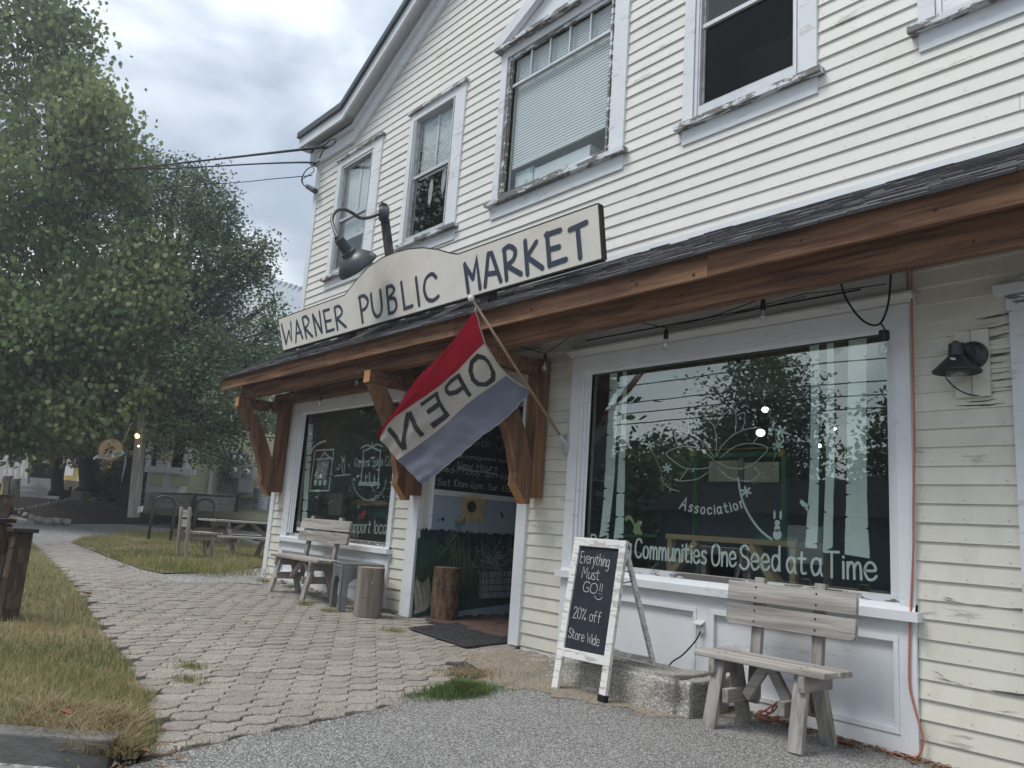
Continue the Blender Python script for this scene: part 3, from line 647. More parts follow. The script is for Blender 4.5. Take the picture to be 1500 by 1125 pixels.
# glyph strokes on a grid: cap height 1, x height about .62; '~' means a smooth curve
GL = {
 'A': ".0,0 .26,1 .52,0|.09,.36 .43,.36", 'B': ".04,0 .04,1|~.04,1 .34,.98 .40,.76 .30,.56 .04,.52|~.04,.52 .36,.50 .46,.26 .34,.02 .04,0",
 'C': "~.48,.82 .36,.98 .14,.94 .02,.62 .04,.22 .20,.01 .40,.05 .50,.2", 'E': ".42,1 .05,1 .05,0 .44,0|.05,.52 .36,.52", 'F': ".44,1 .05,1 .05,0|.05,.52 .36,.52",
 'G': "~.46,.84 .34,.99 .12,.94 .02,.6 .04,.2 .2,.0 .42,.06 .46,.3|.46,.4 .26,.4", 'H': ".05,0 .05,1|.45,0 .45,1|.05,.5 .45,.5", 'I': ".05,0 .05,1", 'K': ".05,0 .05,1|.44,1 .07,.45 .46,0",
 'M': ".03,0 .08,1 .3,.4 .52,1 .58,0", 'N': ".04,0 .04,1 .46,0 .46,1", 'O': "~.27,1 .08,.86 .02,.5 .08,.12 .27,0 .46,.12 .52,.5 .46,.86 .27,1",
 'P': ".04,0 .04,1|~.04,1 .36,.98 .46,.74 .36,.5 .04,.46", 'R': ".04,0 .04,1|~.04,1 .36,.98 .44,.76 .34,.54 .04,.5|.16,.5 .48,0", 'S': "~.44,.84 .3,1 .08,.94 .03,.74 .14,.56 .36,.46 .46,.26 .36,.04 .14,.0 .0,.16",
 'T': ".0,1 .54,1|.27,1 .27,0", 'U': "~.04,1 .05,.3 .14,.04 .34,.04 .45,.3 .46,1", 'W': ".0,1 .14,0 .3,.62 .46,0 .6,1", 'L': ".05,1 .05,0 .42,0",
 'a': "~.38,.5 .26,.64 .08,.56 .02,.28 .12,.02 .28,.06 .38,.3|.39,.62 .38,.16 .44,.0", 'b': ".04,1 .04,.02|~.04,.4 .2,.64 .38,.54 .40,.22 .26,.0 .04,.08", 'c': "~.38,.52 .26,.64 .08,.56 .02,.3 .12,.03 .3,.02 .4,.12",
 'd': "~.38,.46 .26,.62 .08,.56 .02,.28 .12,.02 .28,.04 .38,.26|.39,1 .39,.0", 'e': "~.03,.34 .38,.36 .34,.58 .18,.66 .04,.5 .02,.24 .14,.01 .32,.03 .42,.15", 'f': "~.36,.94 .24,1 .15,.84 .14,.5 .14,.0|.0,.6 .3,.6",
 'g': "~.38,.48 .26,.64 .08,.56 .02,.28 .14,.04 .3,.08 .38,.3|~.39,.62 .39,.0 .32,-.3 .14,-.36 .02,-.26", 'h': ".04,1 .04,.0|~.04,.36 .2,.62 .34,.52 .37,.0", 'i': ".05,.62 .05,.0|.05,.8 .05,.83", 'k': ".04,1 .04,.0|.32,.6 .06,.28 .34,.0",
 'l': ".05,1 .06,.0", 'm': ".04,.62 .04,.0|~.04,.38 .14,.62 .26,.52 .28,.0|~.28,.38 .38,.62 .5,.52 .53,.0", 'n': ".04,.62 .04,.0|~.04,.36 .18,.62 .34,.52 .37,.0", 'o': "~.2,.64 .06,.52 .02,.3 .08,.06 .21,.0 .34,.08 .39,.32 .34,.54 .2,.64",
 'p': ".04,.62 .04,-.36|~.04,.4 .2,.64 .38,.52 .38,.18 .24,.0 .04,.08", 'r': ".04,.62 .04,.0|~.04,.36 .14,.58 .3,.6", 's': "~.32,.54 .2,.64 .06,.56 .06,.4 .22,.32 .32,.18 .22,.01 .02,.06", 't': "~.15,.9 .14,.2 .2,.02 .34,.04|.0,.64 .32,.64",
 'u': "~.04,.62 .04,.2 .14,.0 .28,.06 .36,.3|.37,.62 .38,.0", 'v': ".02,.62 .18,.0 .34,.62", 'w': ".0,.62 .12,.0 .26,.5 .4,.0 .52,.62", 'y': ".02,.62 .19,.08|~.36,.62 .2,.02 .1,-.3 .0,-.36",
 '0': "~.22,1 .06,.84 .02,.5 .07,.12 .22,.0 .38,.12 .42,.5 .38,.86 .22,1", '1': ".06,1 .06,0", '2': "~.03,.8 .16,1 .36,.9 .34,.6 .16,.3 .02,.0|.02,.0 .42,.02", '3': "~.03,.92 .22,1 .36,.82 .16,.56 .38,.4 .34,.08 .14,.0 .0,.1", '6': "~.34,.96 .14,.8 .03,.4 .1,.03 .3,.02 .38,.24 .26,.44 .05,.3",
 '%': ".4,1 .05,0|~.08,1 .0,.9 .08,.78 .16,.9 .08,1|~.4,.24 .32,.12 .4,.0 .48,.12 .4,.24", '!': ".05,1 .05,.3|.05,.04 .05,.0", '-': ".02,.36 .28,.36", ',': ".08,.06 .02,-.14", '.': ".04,.0 .04,.03", '*': ".04,.34 .04,.38", "'": ".04,1 .03,.85"}
ADV = {k: max(float(a.split(',')[0]) for st in v.replace('~', '').split('|') for a in st.split()) for k, v in GL.items()}
def text(mb, s, fn, h, wd, gap=.14, space=.34, width=None, jit=0.0, z0=0.0, sx=1.0, ns=3):
    """fn(u, v, w): u runs along the line in metres from its start"""
    tot = sum(space if c == ' ' else ADV[c]*1+gap for c in s)
    k = (width/(tot*h)) if width else sx
    u = 0; zi = z0
    for c in s:
        if c == ' ': u += space*h*k; continue
        jx, jy, js = random.uniform(-jit, jit), random.uniform(-jit, jit), 1+random.uniform(-jit, jit)*1.4
        for st in GL[c].split('|'):
            sm_ = st.startswith('~'); pts = [tuple(map(float, a.split(','))) for a in st.strip('~').split()]
            if sm_: pts = [(p.x, p.y) for p in sm([(a, b, 0) for a, b in pts], ns)]
            zi += .00012
            ribbon(mb, [(u+(a+jx)*h*k, (b*js+jy)*h) for a, b in pts], wd, fn, zi)
        u += (ADV[c]+gap)*h*k
    return u

# ================================================================== NAME SIGN ON THE CANOPY
SY = -.65
sg_t = thing('name_sign', 'long cream board reading WARNER PUBLIC MARKET with a domed middle, standing on the porch roof', 'sign', (-7.0, SY, 3.2))
def S1(x, y): p = PY(400+x/5, 340+y/5, SY); return (p[0], p[2])
def S2(x, y): p = PY(640+x/5, 280+y/5, SY); return (p[0], p[2])
dome = [S1(*p) for p in ((525, 468), (560, 418), (620, 343), (700, 258), (800, 190), (900, 150), (1000, 126), (1100, 118), (1200, 130), (1300, 158), (1352, 175))]
zb_, zt_ = 3.222, 3.69
out_ = [(-9.985, zt_), (-9.985+.25, zb_)]
out_ = [(S1(75, 858)[0], zb_), (S2(1205, 490)[0], zb_), (S2(1178, 100)[0], zt_)]+[(a, b if i not in (0, 10) else zt_) for i, (a, b) in list(enumerate(dome))[::-1]]+[(S1(40, 637)[0], zt_)]
MB().prism([(a, SY, b) for a, b in out_], (0, .036, 0)).build('board', M['sign_paint'], sg_t)
eg = MB()
for i in range(len(out_)):
    a, b = out_[i], out_[(i+1) % len(out_)]
    cx_ = -7; nx, nz = (b[1]-a[1]), -(b[0]-a[0]); ln = math.hypot(nx, nz); nx /= ln; nz /= ln
    eg.prism([(a[0]+nx*.001, SY-.002, a[1]+nz*.001), (b[0]+nx*.001, SY-.002, b[1]+nz*.001), (b[0]+nx*.012, SY-.002, b[1]+nz*.012), (a[0]+nx*.012, SY-.002, a[1]+nz*.012)], (0, .055, 0))
eg.build('edge_trim', M['post_dark'], sg_t)
LT1 = [[(62, 676), (97, 820)], [(97, 820), (116, 722)], [(116, 722), (138, 802), (130, 660)],
 [(168, 806), (173, 648)], [(173, 648), (218, 778)], [(172, 742), (206, 732)],
 [(215, 628), (246, 778)], ['~', (215, 628), (240, 618), (263, 650), (250, 688), (228, 702)], [(232, 702), (290, 766)],
 [(290, 602), (318, 757)], [(292, 605), (358, 735)], [(340, 582), (360, 738)],
 [(370, 576), (395, 730)], [(368, 578), (412, 566)], [(384, 656), (425, 646)], [(392, 730), (448, 712)],
 [(450, 552), (475, 716)], ['~', (450, 553), (482, 542), (506, 575), (498, 608), (466, 636)], [(470, 636), (536, 696)],
 [(633, 474), (658, 662)], ['~', (630, 480), (665, 466), (695, 500), (682, 552), (648, 578)],
 ['~', (718, 452), (730, 560), (755, 615), (785, 605), (798, 545), (785, 424)],
 [(833, 402), (852, 598)], ['~', (833, 406), (868, 394), (888, 428), (845, 487)], ['~', (845, 490), (892, 488), (905, 545), (885, 585), (850, 596)],
 [(940, 368), (965, 562)], [(963, 562), (1022, 540)], [(1048, 334), (1072, 536)],
 ['~', (1196, 332), (1165, 306), (1122, 340), (1108, 415), (1130, 487), (1172, 500), (1213, 470)]]
LT2 = [[(205, 535), (232, 738)], [(205, 540), (266, 640)], [(266, 640), (292, 500), (318, 712)],
 [(355, 697), (378, 458)], [(378, 462), (402, 455), (470, 658)], [(368, 608), (445, 596)],
 [(494, 425), (513, 648)], ['~', (490, 432), (528, 404), (574, 432), (562, 500), (508, 546)], [(512, 546), (618, 606)],
 [(648, 366), (666, 608)], [(730, 372), (660, 482)], [(662, 482), (775, 562)],
 [(808, 312), (828, 546)], [(800, 322), (905, 286)], [(820, 430), (898, 408)], [(826, 542), (947, 500)],
 [(975, 284), (1096, 230)], [(1032, 262), (1052, 486)]]
zi = .002
for S_, LT in ((S1, LT1[:LT1.index([(633, 474), (658, 662)])]), (S1, LT1[LT1.index([(633, 474), (658, 662)]):]), (S2, LT2)):
    lt = MB()
    for st in LT:
        s_ = st[0] == '~'; pts = [S_(*p) for p in (st[1:] if s_ else st)]
        if s_: pts = [(p.x, p.y) for p in sm([(a, b, 0) for a, b in pts], 5)]
        zi += .0001
        ribbon(lt, pts, .047 if S_ is S2 else (.040 if st[-1][0] > 600 else .036), lambda u, v, w_: (u, SY-w_, v), zi)
    lt.build('painted_word', M['navy'], sg_t)
for px_, top in ((512, 3.40), (715, 3.40)):
    xx = PY(px_, 490 if px_ < 600 else 432, SY+.08)[0]
    MB().box((xx-.06, SY+.038, 2.98), (xx+.06, SY+.14, top)).build('post', M['post_dark'], sg_t)
MB().bar((-6.45, SY+.07, 3.12), (-5.6, SY+.06, 3.235), .03, .04).build('strut', M['grey_wood'], sg_t)
MB().bar((-8.2, SY+.06, 3.10), (-7.2, SY+.05, 3.225), .03, .04).build('strut', M['grey_wood'], sg_t)

# ================================================================== GOOSENECK LAMP
gp = thing('gooseneck_lamp', 'dark gooseneck barn lamp on a leaning post above the left end of the name sign', 'lamp', (-7.6, SY+.1, 3.4))
LY = SY+.10
def LP(x, y, yy): p = PY(380+x/5, 180+y/5, yy); return Vector(p)
a_ = LP(905, 600, LY); b_ = LP(955, 985, LY)
MB().bar(b_+(b_-a_)*.35, a_, .075, .075, up=(0, -1, 0)).build('post', M['post_dark'], gp)
hub = LP(882, 665, LY-.10)
MB().lathe([(.085, -.10), (.088, -.02), (.085, 0), (.02, .015)], c=(hub.x, hub.y, hub.z), axis=(-.6, -.8, 0)).build('mount', M['dark_metal'], gp, smooth=False)
arm = sm([hub, LP(800, 695, LY-.22), LP(735, 695, LY-.34), LP(680, 660, LY-.44), LP(620, 633, LY-.54), LP(565, 645, LY-.62), LP(533, 700, LY-.68), LP(545, 770, LY-.70), LP(578, 845, LY-.70)], 5)
MB().tube(arm, .019, 10).build('arm', M['dark_metal'], gp, smooth=True)
s0 = LP(578, 845, LY-.70); dp_ = (np.array(s0)-CAM)@_f; s1 = Vector(DP(380+640/5, 180+940/5, dp_)); ax = (s1-s0).normalized(); ax = (ax+Vector(_f)*.42).normalized()
MB().lathe([(.03, -.03), (.045, .0), (.055, .01), (.06, .16), (.085, .17), (.085, .21), (.07, .215)], c=s0, axis=ax).build('neck', M['dark_metal'], gp)
c_ = s0+ax*.20
MB().lathe([(.055, 0), (.09, .01), (.15, .04), (.20, .09), (.228, .145), (.233, .175), (.225, .175), (.19, .10), (.13, .05), (.05, .02)], c=c_, n=32, axis=ax).build('shade', M['dark_metal'], gp, smooth=True)

# ================================================================== OPEN FLAG
flg = thing('open_flag', 'faded red, white and grey-blue OPEN flag hanging from a slanted pole over the entrance', 'flag', (-4.93, -.05, 1.88))
pb = Vector((-4.93, -.06, 1.885)); pt = Vector(PY(692, 440, -1.13))
MB().tube([pb, pb.lerp(pt, .6), pt], .0125, 10).build('pole', mat('varnished_flag_pole', (.36, .27, .17), (.28, .2, .12), scale=14, rnd=0, rough=.5), flg, smooth=True)
MB().lathe([(.004, -.03), (.024, -.02), (.028, 0), (.022, .02), (.004, .028)], c=pt+(pt-pb).normalized()*.02).build('finial', M['white_plastic'], flg, smooth=True)
mb = MB(); mb.tube([pb+(pb-pt).normalized()*.03, pb+(pt-pb)*.06], .019, 10); mb.box((pb.x-.035, -.058, pb.z-.09), (pb.x+.035, -.046, pb.z+.07)); mb.bar((pb.x, -.05, pb.z-.06), pb+(pt-pb)*.02, .03, .02)
mb.build('pole_bracket', M['alu'], flg)
rows = [[(697, 455), (657, 505), (606, 562), (552, 636)], [(712, 503), (664, 546), (612, 586), (554.5, 640)], [(742, 548), (692, 590), (637, 631), (582, 674)], [(777, 572), (735, 618), (680, 662), (620, 710)]]
ys = [[-1.09, -1.12, -1.12, -1.08], [-.88, -.98, -1.02, -1.06], [-.66, -.80, -.90, -.96], [-.47, -.66, -.78, -.86]]
CP = [[Vector(PY(rows[i][j][0], rows[i][j][1], ys[i][j])) for j in range(4)] for i in range(4)]
print('flag', (CP[0][0]-CP[3][0]).length, sum((CP[0][j]-CP[0][j+1]).length for j in range(3)), sum((CP[3][j]-CP[3][j+1]).length for j in range(3)))
def crm(p, t):
    t = min(max(t, 0), .9999)*3; i = int(t); t -= i
    p0, p1, p2, p3 = p[max(i-1, 0)], p[i], p[i+1], p[min(i+2, 3)]
    return .5*((2*p1)+(-p0+p2)*t+(2*p0-5*p1+4*p2-p3)*t*t+(-p0+3*p1-3*p2+p3)*t**3)
def flagpt(s, t, off=0.0):
    """s from pole to fly, t from the top edge to the bottom edge"""
    def raw(s, t):
        p = crm([crm(CP[i], s) for i in range(4)], t)
        f = .020*math.sin(9*t+5*s)*s+.011*math.sin(24*t-9*s+1)*(1-.4*s)*(.35+s)+.022*noise.noise(Vector((s*3.5, t*4, 2)))+.007*noise.noise(Vector((s*11+t*4, t*9, 7)))+.010*math.sin(21*s+13*t)*math.exp(-((t-.15)/.25)**2)*(1-s)+.008*math.sin(48*t)*math.exp(-(1-s)*5)
        f += .010*math.sin(34*t+2)*math.exp(-s*7)
        f += .005*math.sin(75*s+3*t)*math.exp(-(1-t)*14)+.018*math.sin(7*s-4*t+2)*(1-abs(2*s-1))
        f += .022*math.exp(-((t-.335)/.05)**2)*math.sin(s*17)*max(0, s-.55)*2
        return p+Vector((.25, -.95, .2))*f
    p = raw(s, t)
    if off:
        e_ = .004; n_ = (raw(s+e_, t)-raw(s-e_, t)).cross(raw(s, t+e_)-raw(s, t-e_)).normalized()
        if n_.y > 0: n_ = -n_
        p = p+n_*off
    return p
def cloth(t0, t1, name, m):
    ns_, nt_ = 90, int(60*(t1-t0))+2; vs = []; fs = []
    for j in range(nt_+1):
        for i in range(ns_+1): vs.append(flagpt(i/ns_, t0+(t1-t0)*j/nt_))
    for j in range(nt_):
        for i in range(ns_): a = j*(ns_+1)+i; fs.append((a, a+1, a+ns_+2, a+ns_+1))
    mb = MB(); mb._add(vs, fs); return mb.build(name, m, flg, smooth=True)
def fabric(name, c1, c2):
    m = mat(name, c1, c2, scale=3, rough=.9, bump=.25, bs=220, rnd=0, spec=.1); p = m.node_tree.nodes['Principled BSDF']
    t = m.node_tree; tr = t.nodes.new('ShaderNodeBsdfTranslucent'); mxs = t.nodes.new('ShaderNodeMixShader'); mxs.inputs[0].default_value = .3
    src = p.inputs['Base Color'].links[0].from_socket; t.links.new(src, tr.inputs[0]); t.links.new(p.outputs[0], mxs.inputs[1]); t.links.new(tr.outputs[0], mxs.inputs[2])
    t.links.new(mxs.outputs[0], t.nodes['Material Output'].inputs[0]); return m
M['red_cloth'] = fabric('faded_red_cloth', (.36, .018, .036), (.29, .014, .03))
M['white_cloth'] = fabric('dingy_white_cloth', (.55, .53, .48), (.45, .43, .39))
M['blue_cloth'] = fabric('grey_blue_cloth', (.21, .225, .285), (.16, .175, .23))
M['flag_ink'] = mat('black_flag_print', (.035, .037, .04), rnd=0, bump=0, rough=.9)
cloth(0, 1/3, 'red_stripe', M['red_cloth']); cloth(1/3, 2/3, 'white_stripe', M['white_cloth']); cloth(2/3, 1, 'blue_stripe', M['blue_cloth'])
mb = MB()
for (t_, w_) in ((1/3, .0035), (2/3, .0035), (.988, .005)):
    mb.tube([flagpt(i/60, t_, .001) for i in range(61)], w_*.6, 5)
mb.tube([flagpt(.006, j/30, .001) for j in range(31)], .007, 6)
mb.build('hem', M['white_cloth'], flg)
bigF = {'O': [[(.0, .5), (.03, .2), (.12, .02), (.26, .02), (.35, .2), (.38, .5), (.35, .8), (.26, .98), (.12, .98), (.03, .8), (.0, .5)]],
        'P': [[(.03, 0), (.03, 1)], [(.03, .95), (.22, .95), (.32, .88), (.34, .72), (.31, .56), (.2, .47), (.03, .47)]],
        'E': [[(.03, 0), (.03, 1)], [(.0, .94), (.36, .94)], [(.03, .5), (.30, .5)], [(.0, .06), (.36, .06)]],
        'N': [[(.03, 0), (.03, 1)], [(.03, 1), (.36, 0)], [(.36, 0), (.36, 1)]]}
mb = MB(); zi = .002
for c, s0_ in (('O', .075), ('P', .295), ('E', .515), ('N', .735)):
    for st in bigF[c]:
        pts = []
        for a, b in zip(st[:-1], st[1:]):
            n_ = max(2, int(math.hypot(b[0]-a[0], b[1]-a[1])/.06))
            pts += [(a[0]+(b[0]-a[0])*k/n_, a[1]+(b[1]-a[1])*k/n_) for k in range(n_)]
        pts.append(st[-1]); zi += .0002
        for side in (1, -1):
            ribbon(mb, [(x_*.42*1.45, y_*.24) for x_, y_ in pts], .042, lambda u, v, w_, s0_=s0_, side=side: flagpt(s0_+u/1.45, .333+.333*(1-.12-(v/.24)*.76), w_*side), zi, caps=False)
mb.build('flag_lettering', M['flag_ink'], flg)
for t_ in (.0, 1.0): MB().tube([flagpt(.0, t_), pb.lerp(pt, .965 if t_ == 0 else .40)], .004, 5).build('tie', M['white_plastic'], flg)

# ================================================================== WALL LANTERN, OUTLET, CABLES
ln = thing('wall_lantern', 'small black cone-shaded wall lantern with chipped paint, on a wooden block near the right edge', 'wall lamp', (-1.65, -.03, 2.2))
bx('mounting_block', (-1.745, -.040, 2.03), (-1.66, -.0155, 2.42), M['siding_low'], ln); bx('mounting_block', (-1.655, -.042, 2.03), (-1.565, -.0155, 2.42), M['siding_low'], ln)
MB().lathe([(.082, 0), (.08, .018), (.052, .03), (.02, .034)], c=(-1.645, -.043, 2.27), axis=(0, -1, 0), n=24).build('backplate', M['black_metal'], ln)
MB().tube([(-1.645, -.07, 2.27), (-1.66, -.13, 2.30), (-1.67, -.155, 2.30)], .03, 10).build('arm', M['black_metal'], ln)
MB().lathe([(.016, .11), (.018, .10), (.038, .095), (.042, .025), (.05, .015), (.128, -.065), (.125, -.072), (.042, .01)], c=(-1.69, -.165, 2.225), n=28).build('shade', M['black_metal'], ln)
MB().lathe([(.058, .0), (.056, -.035), (.034, -.06), (.005, -.07)], c=(-1.69, -.165, 2.16), n=16).build('glass_cover', M['bulb_glass'], ln, smooth=True)
MB().prism([(-1.70, -.232, 2.228), (-1.672, -.232, 2.222), (-1.665, -.243, 2.205), (-1.69, -.242, 2.212)], (0, -.002, 0)).build('paint_chip', M['white_plastic'], ln)
MB().tube(sm([(-1.75, -.17, 2.13), (-1.72, -.1, 2.075), (-1.66, -.05, 2.04), (-1.57, -.03, 2.03)]), .004, 5).build('wire', M['cord_black'], ln)
ol = thing('outdoor_outlet', 'white flip-cover electrical outlet on the panel left of the right bench', 'outlet', (-3.47, -.02, .5))
oc = PY(1030, 922, -.03); ox, oz = oc[0], oc[2]
bx('plate', (ox-.045, -.024, oz-.06), (ox+.045, -.0125, oz+.06), M['white_plastic'], ol, bevel=.003)
MB().prism([(ox-.055, -.025, oz+.055), (ox+.02, -.025, oz+.055), (ox+.02, -.085, oz+.03), (ox-.055, -.085, oz+.03)], (0, 0, .008)).build('flip_cover', M['white_plastic'], ol)
bx('plug', (ox-.02, -.062, oz-.02), (ox+.02, -.026, oz+.02), M['white_plastic'], ol)
cbk = MB().tube(sm([(ox, -.06, oz-.01), (ox-.02, -.09, oz-.08), (ox-.12, -.10, oz-.19), (ox-.2, -.11, oz-.25), (ox-.24, -.12, oz-.32), (ox-.22, -.12, oz-.42), (ox-.1, -.1, oz-.49)]), .0055, 6).build('power_cable', M['cord_black'], None, smooth=True)
prop(cbk, 'thin black cable hanging from the outlet behind the granite block', 'cable')
pts = [(1335.5, 392), (1336, 470), (1338, 560), (1339.5, 650), (1338, 740), (1338, 800), (1336, 850), (1334, 900), (1332, 950), (1332, 1000), (1338, 1030), (1346, 1058), (1352, 1078), (1351, 1095), (1344, 1108), (1330, 1114), (1318, 1113), (1290, 1104)]
P = [Vector(PY(x, y, -.048)) for x, y in pts[:-3]]+[Vector((*PY(x, y, -.07)[:2], .012)) for x, y in pts[-3:]]
orange = MB().tube(sm(P, 4), .0062, 7).build('extension_cord', M['orange_cord'], None, smooth=True)
prop(orange, 'faded orange extension cord running down the right edge of the shop window', 'cord')
P = []
for k in range(34):
    a = k*.55; P.append((-2.83+.10*math.cos(a)+.02*math.sin(k*1.7), -.13+.05*math.sin(a)+.01*math.cos(k), .035+.14*(.5+.5*math.sin(a*.97+1))*(.4+.6*abs(math.sin(k*.7)))))
coil = MB().tube(sm(P, 3), .006, 6).build('coiled_cord', M['orange_cord'], None, smooth=True)
prop(coil, 'orange cord lying in a loose coil behind the legs of the right bench', 'cord')

# ================================================================== STRING LIGHTS
sl_t = thing('string_lights', 'string of clear bulbs in black sockets looped under the porch canopy', 'string lights', (-6, -.5, 2.6))
bulbs = [(1118, 436, -.45), (976, 480, -.42), (876, 455, -.62), (799, 517, -.42), (741, 497, -.55), (566, 538, -.50), (524, 543, -.60), (470, 577, -.52), (428, 568, -.3), (398, 590, -.5), (341, 598, -.95), (365, 622, -.9)]
anchor = []
bm1 = MB().lathe([(.006, .045), (.012, .04), (.0165, .03), (.0175, -.02), (.019, -.024), (.018, -.03)], n=12)
bm2 = MB().lathe([(.012, .0), (.016, -.012), (.0235, -.035), (.026, -.055), (.022, -.075), (.012, -.088), (.003, -.092)], n=14)
first = None
for (x, y, yy) in bulbs:
    p = Vector(PY(x, y, yy)); anchor.append(p)
    if first is None:
        bo = bpy.data.objects.new('bulb', None); me_ = bm1
        s_ = bm1.build('bulb', M['socket'], None, smooth=True); g_ = bm2.build('bulb_glass', M['bulb_glass'], None, smooth=True)
        fl_ = MB().tube([(0, 0, -.03), (.004, 0, -.055), (-.003, 0, -.07)], .0035, 5).build('filament', M['white_plastic'], None)
        g_.parent = s_; g_.location = (0, 0, -.028); fl_.parent = s_; fl_.location = (0, 0, -.0); s_.parent = sl_t; first = s_; o = s_
        bpy.data.objects.remove(bo)
    else: o = copy_tree(first, sl_t)
    o.location = p-Vector((-6, -.5, 2.6))-Vector((0, 0, .055))
def sag(a, b, d, n=10): return [a.lerp(b, k/n)-Vector((0, 0, d*4*(k/n)*(1-k/n))) for k in range(n+1)]
mb = MB(); Z0 = Vector((0, 0, .0))
def hang(pts, r=.0042):
    for a, b, d in pts: mb.tube(sag(Vector(a), Vector(b), d), r, 5)
A_ = anchor
end1 = Vector(PY(1172, 372, -.6)); hang([(end1, A_[0], .01), (A_[0], A_[1]+Vector((0, 0, 0)), .02), (A_[1], A_[2], .01), (A_[2], A_[3], .03), (A_[3], A_[4], .02), (A_[4], Vector(PY(640, 545, -.6)), .02), (Vector(PY(640, 545, -.6)), A_[5], .02), (A_[5], A_[6], .01), (A_[6], A_[7], .04), (A_[7], Vector(PY(420, 550, -.7)), .01), (Vector(PY(420, 550, -.7)), A_[9], .05), (A_[9], A_[11], .04), (A_[11], A_[10], .02)])
hang([(A_[1], Vector(PY(1180, 430, -.2)), .01), (Vector(PY(1180, 430, -.2)), Vector(PY(1298, 416, -.12)), .005), (A_[1]+Vector((0, .01, -.01)), Vector(PY(1180, 434, -.2)), .012)], .0035)
for p in A_: mb.tube([p+Vector((0, 0, .0)), p-Vector((0, 0, .02))], .005, 5)
mb.build('cord', M['cord_black'], sl_t)
bg_t = thing('pendant_bulb', 'larger clear bulb hung on a thick looped cable at the right window corner', 'hanging bulb', (-2.2, -.2, 2.5))
py_ = -.18
MB().tube(sm([Vector(PY(x, y, py_)) for x, y in ((1230, 405), (1236, 430), (1247, 450), (1262, 468), (1277, 476), (1289, 474), (1296, 462), (1301, 445), (1304, 420), (1305, 390))], 4), .007, 7).build('cable', M['cord_black'], bg_t, smooth=True)
p = Vector(PY(1295, 488, py_))
MB().tube([Vector(PY(1290, 473, py_)), Vector(PY(1296, 482, py_)), p], .0055, 6).build('lead', M['cord_black'], bg_t)
MB().lathe([(.012, .03), (.03, .025), (.032, -.03), (.027, -.035)], c=p-Vector((0, 0, .01)), n=14).build('socket', M['socket'], bg_t)
MB().lathe([(.02, .0), (.026, -.015), (.036, -.045), (.036, -.065), (.026, -.09), (.004, -.1)], c=p-Vector((0, 0, .045)), n=16).build('glass_bulb', M['bulb_glass'], bg_t, smooth=True)
MB().tube([p-Vector((0, 0, .05)), p-Vector((-.01, 0, .09)), p-Vector((.008, 0, .11))], .006, 5).build('filament', M['white_plastic'], bg_t)

# ================================================================== BENCHES
def bench(label, xc, y0, z0, Lf, leg, slat_dx, copyfrom=None, dh=0.0, zs=.44, lean=.0, rz=0):
    """Lf seat length, leg half distance of the trestles"""
    t = thing('wooden_bench', label, 'bench', (xc, y0, z0), rz, group='weathered plank benches')
    def B(n, m, mb, bev=.004): return mb.build(n, m, t, local=True, bevel=bev)
    h = Lf/2
    for k_, (ya, yb) in enumerate(((-.15, -.005), (.005, .15))):
        B('seat_plank', M['grey_wood'], MB().box((-h, ya, zs-.035), (h+(.012 if k_ else 0), yb, zs)), .006)
    for sx in (-1, 1):
        x = sx*leg
        B('front_leg', M['grey_wood_z'], MB().bar((x+sx*.01, -.185, 0), (x, -.09, zs-.036), .085, .04, up=(0, 1, 0)))
        B('rear_leg', M['grey_wood_z'], MB().bar((x+sx*.01, .19, 0), (x, .06, zs-.036), .085, .045, up=(0, 1, 0)))
        xi = x-sx*.065
        B('back_post', M['grey_wood_z'], MB().bar((xi, .165, .14), (xi, .245, .90+dh), .07, .04, up=(0, 1, 0)))
        B('bearer', M['grey_wood_y'], MB().box((x-.045+sx*.0, -.155, zs-.125), (x+.0-.006+.0, .165, zs-.037)) if sx < 0 else MB().box((x+.006, -.155, zs-.125), (x+.045, .165, zs-.037)))
        B('stretcher', M['grey_wood_y'], MB().box((xi-.02-.022*sx, -.17, .17), (xi+.02-.022*sx, .19, .25)))
        B('diagonal_brace', M['grey_wood'], MB().bar((xi-.06*sx, 0, .20), (sx*.02, 0, zs-.045), .06, .04, up=(0, 1, 0)))
    for k_, (za, zb) in enumerate(((.60+dh, .725+dh), (.745+dh, .868+dh))):
        dy = (za-.14)*.105+.165-.055
        r = .035; x0, x1 = -h+slat_dx, h+slat_dx
        def rr(cx, cz, a0): return [(cx+r*math.cos(a0+math.pi/2*k/4), cz+r*math.sin(a0+math.pi/2*k/4)) for k in range(5)]
        if k_ == 0: P = rr(x1-r, za+r, -math.pi/2)+[(x1, zb), (x0, zb)]+rr(x0+r, za+r, math.pi)
        else: P = [(x1, za)]+rr(x1-r, zb-r, 0)+[(x0, zb), (x0, za)]
        B('back_slat', M['grey_wood'], MB().prism([(a, dy+(b-za)*.105, b) for a, b in P], (0, .035, -.003)), .003)
    return t
bench('plank bench in front of the right shop window, two broad back boards with rounded corners', -2.675, -.47, .012, .86, .27, .02)
bL = bench('longer plank bench at the left shop window, beside the galvanised box', -8.74, -.50, G(-8.7), 1.22, .42, .05, dh=.03, zs=.45)
MB().box((-.62, .165, .735), (-.42, .18, .775)).build('white_label', M['white_plastic'], bL, local=True)

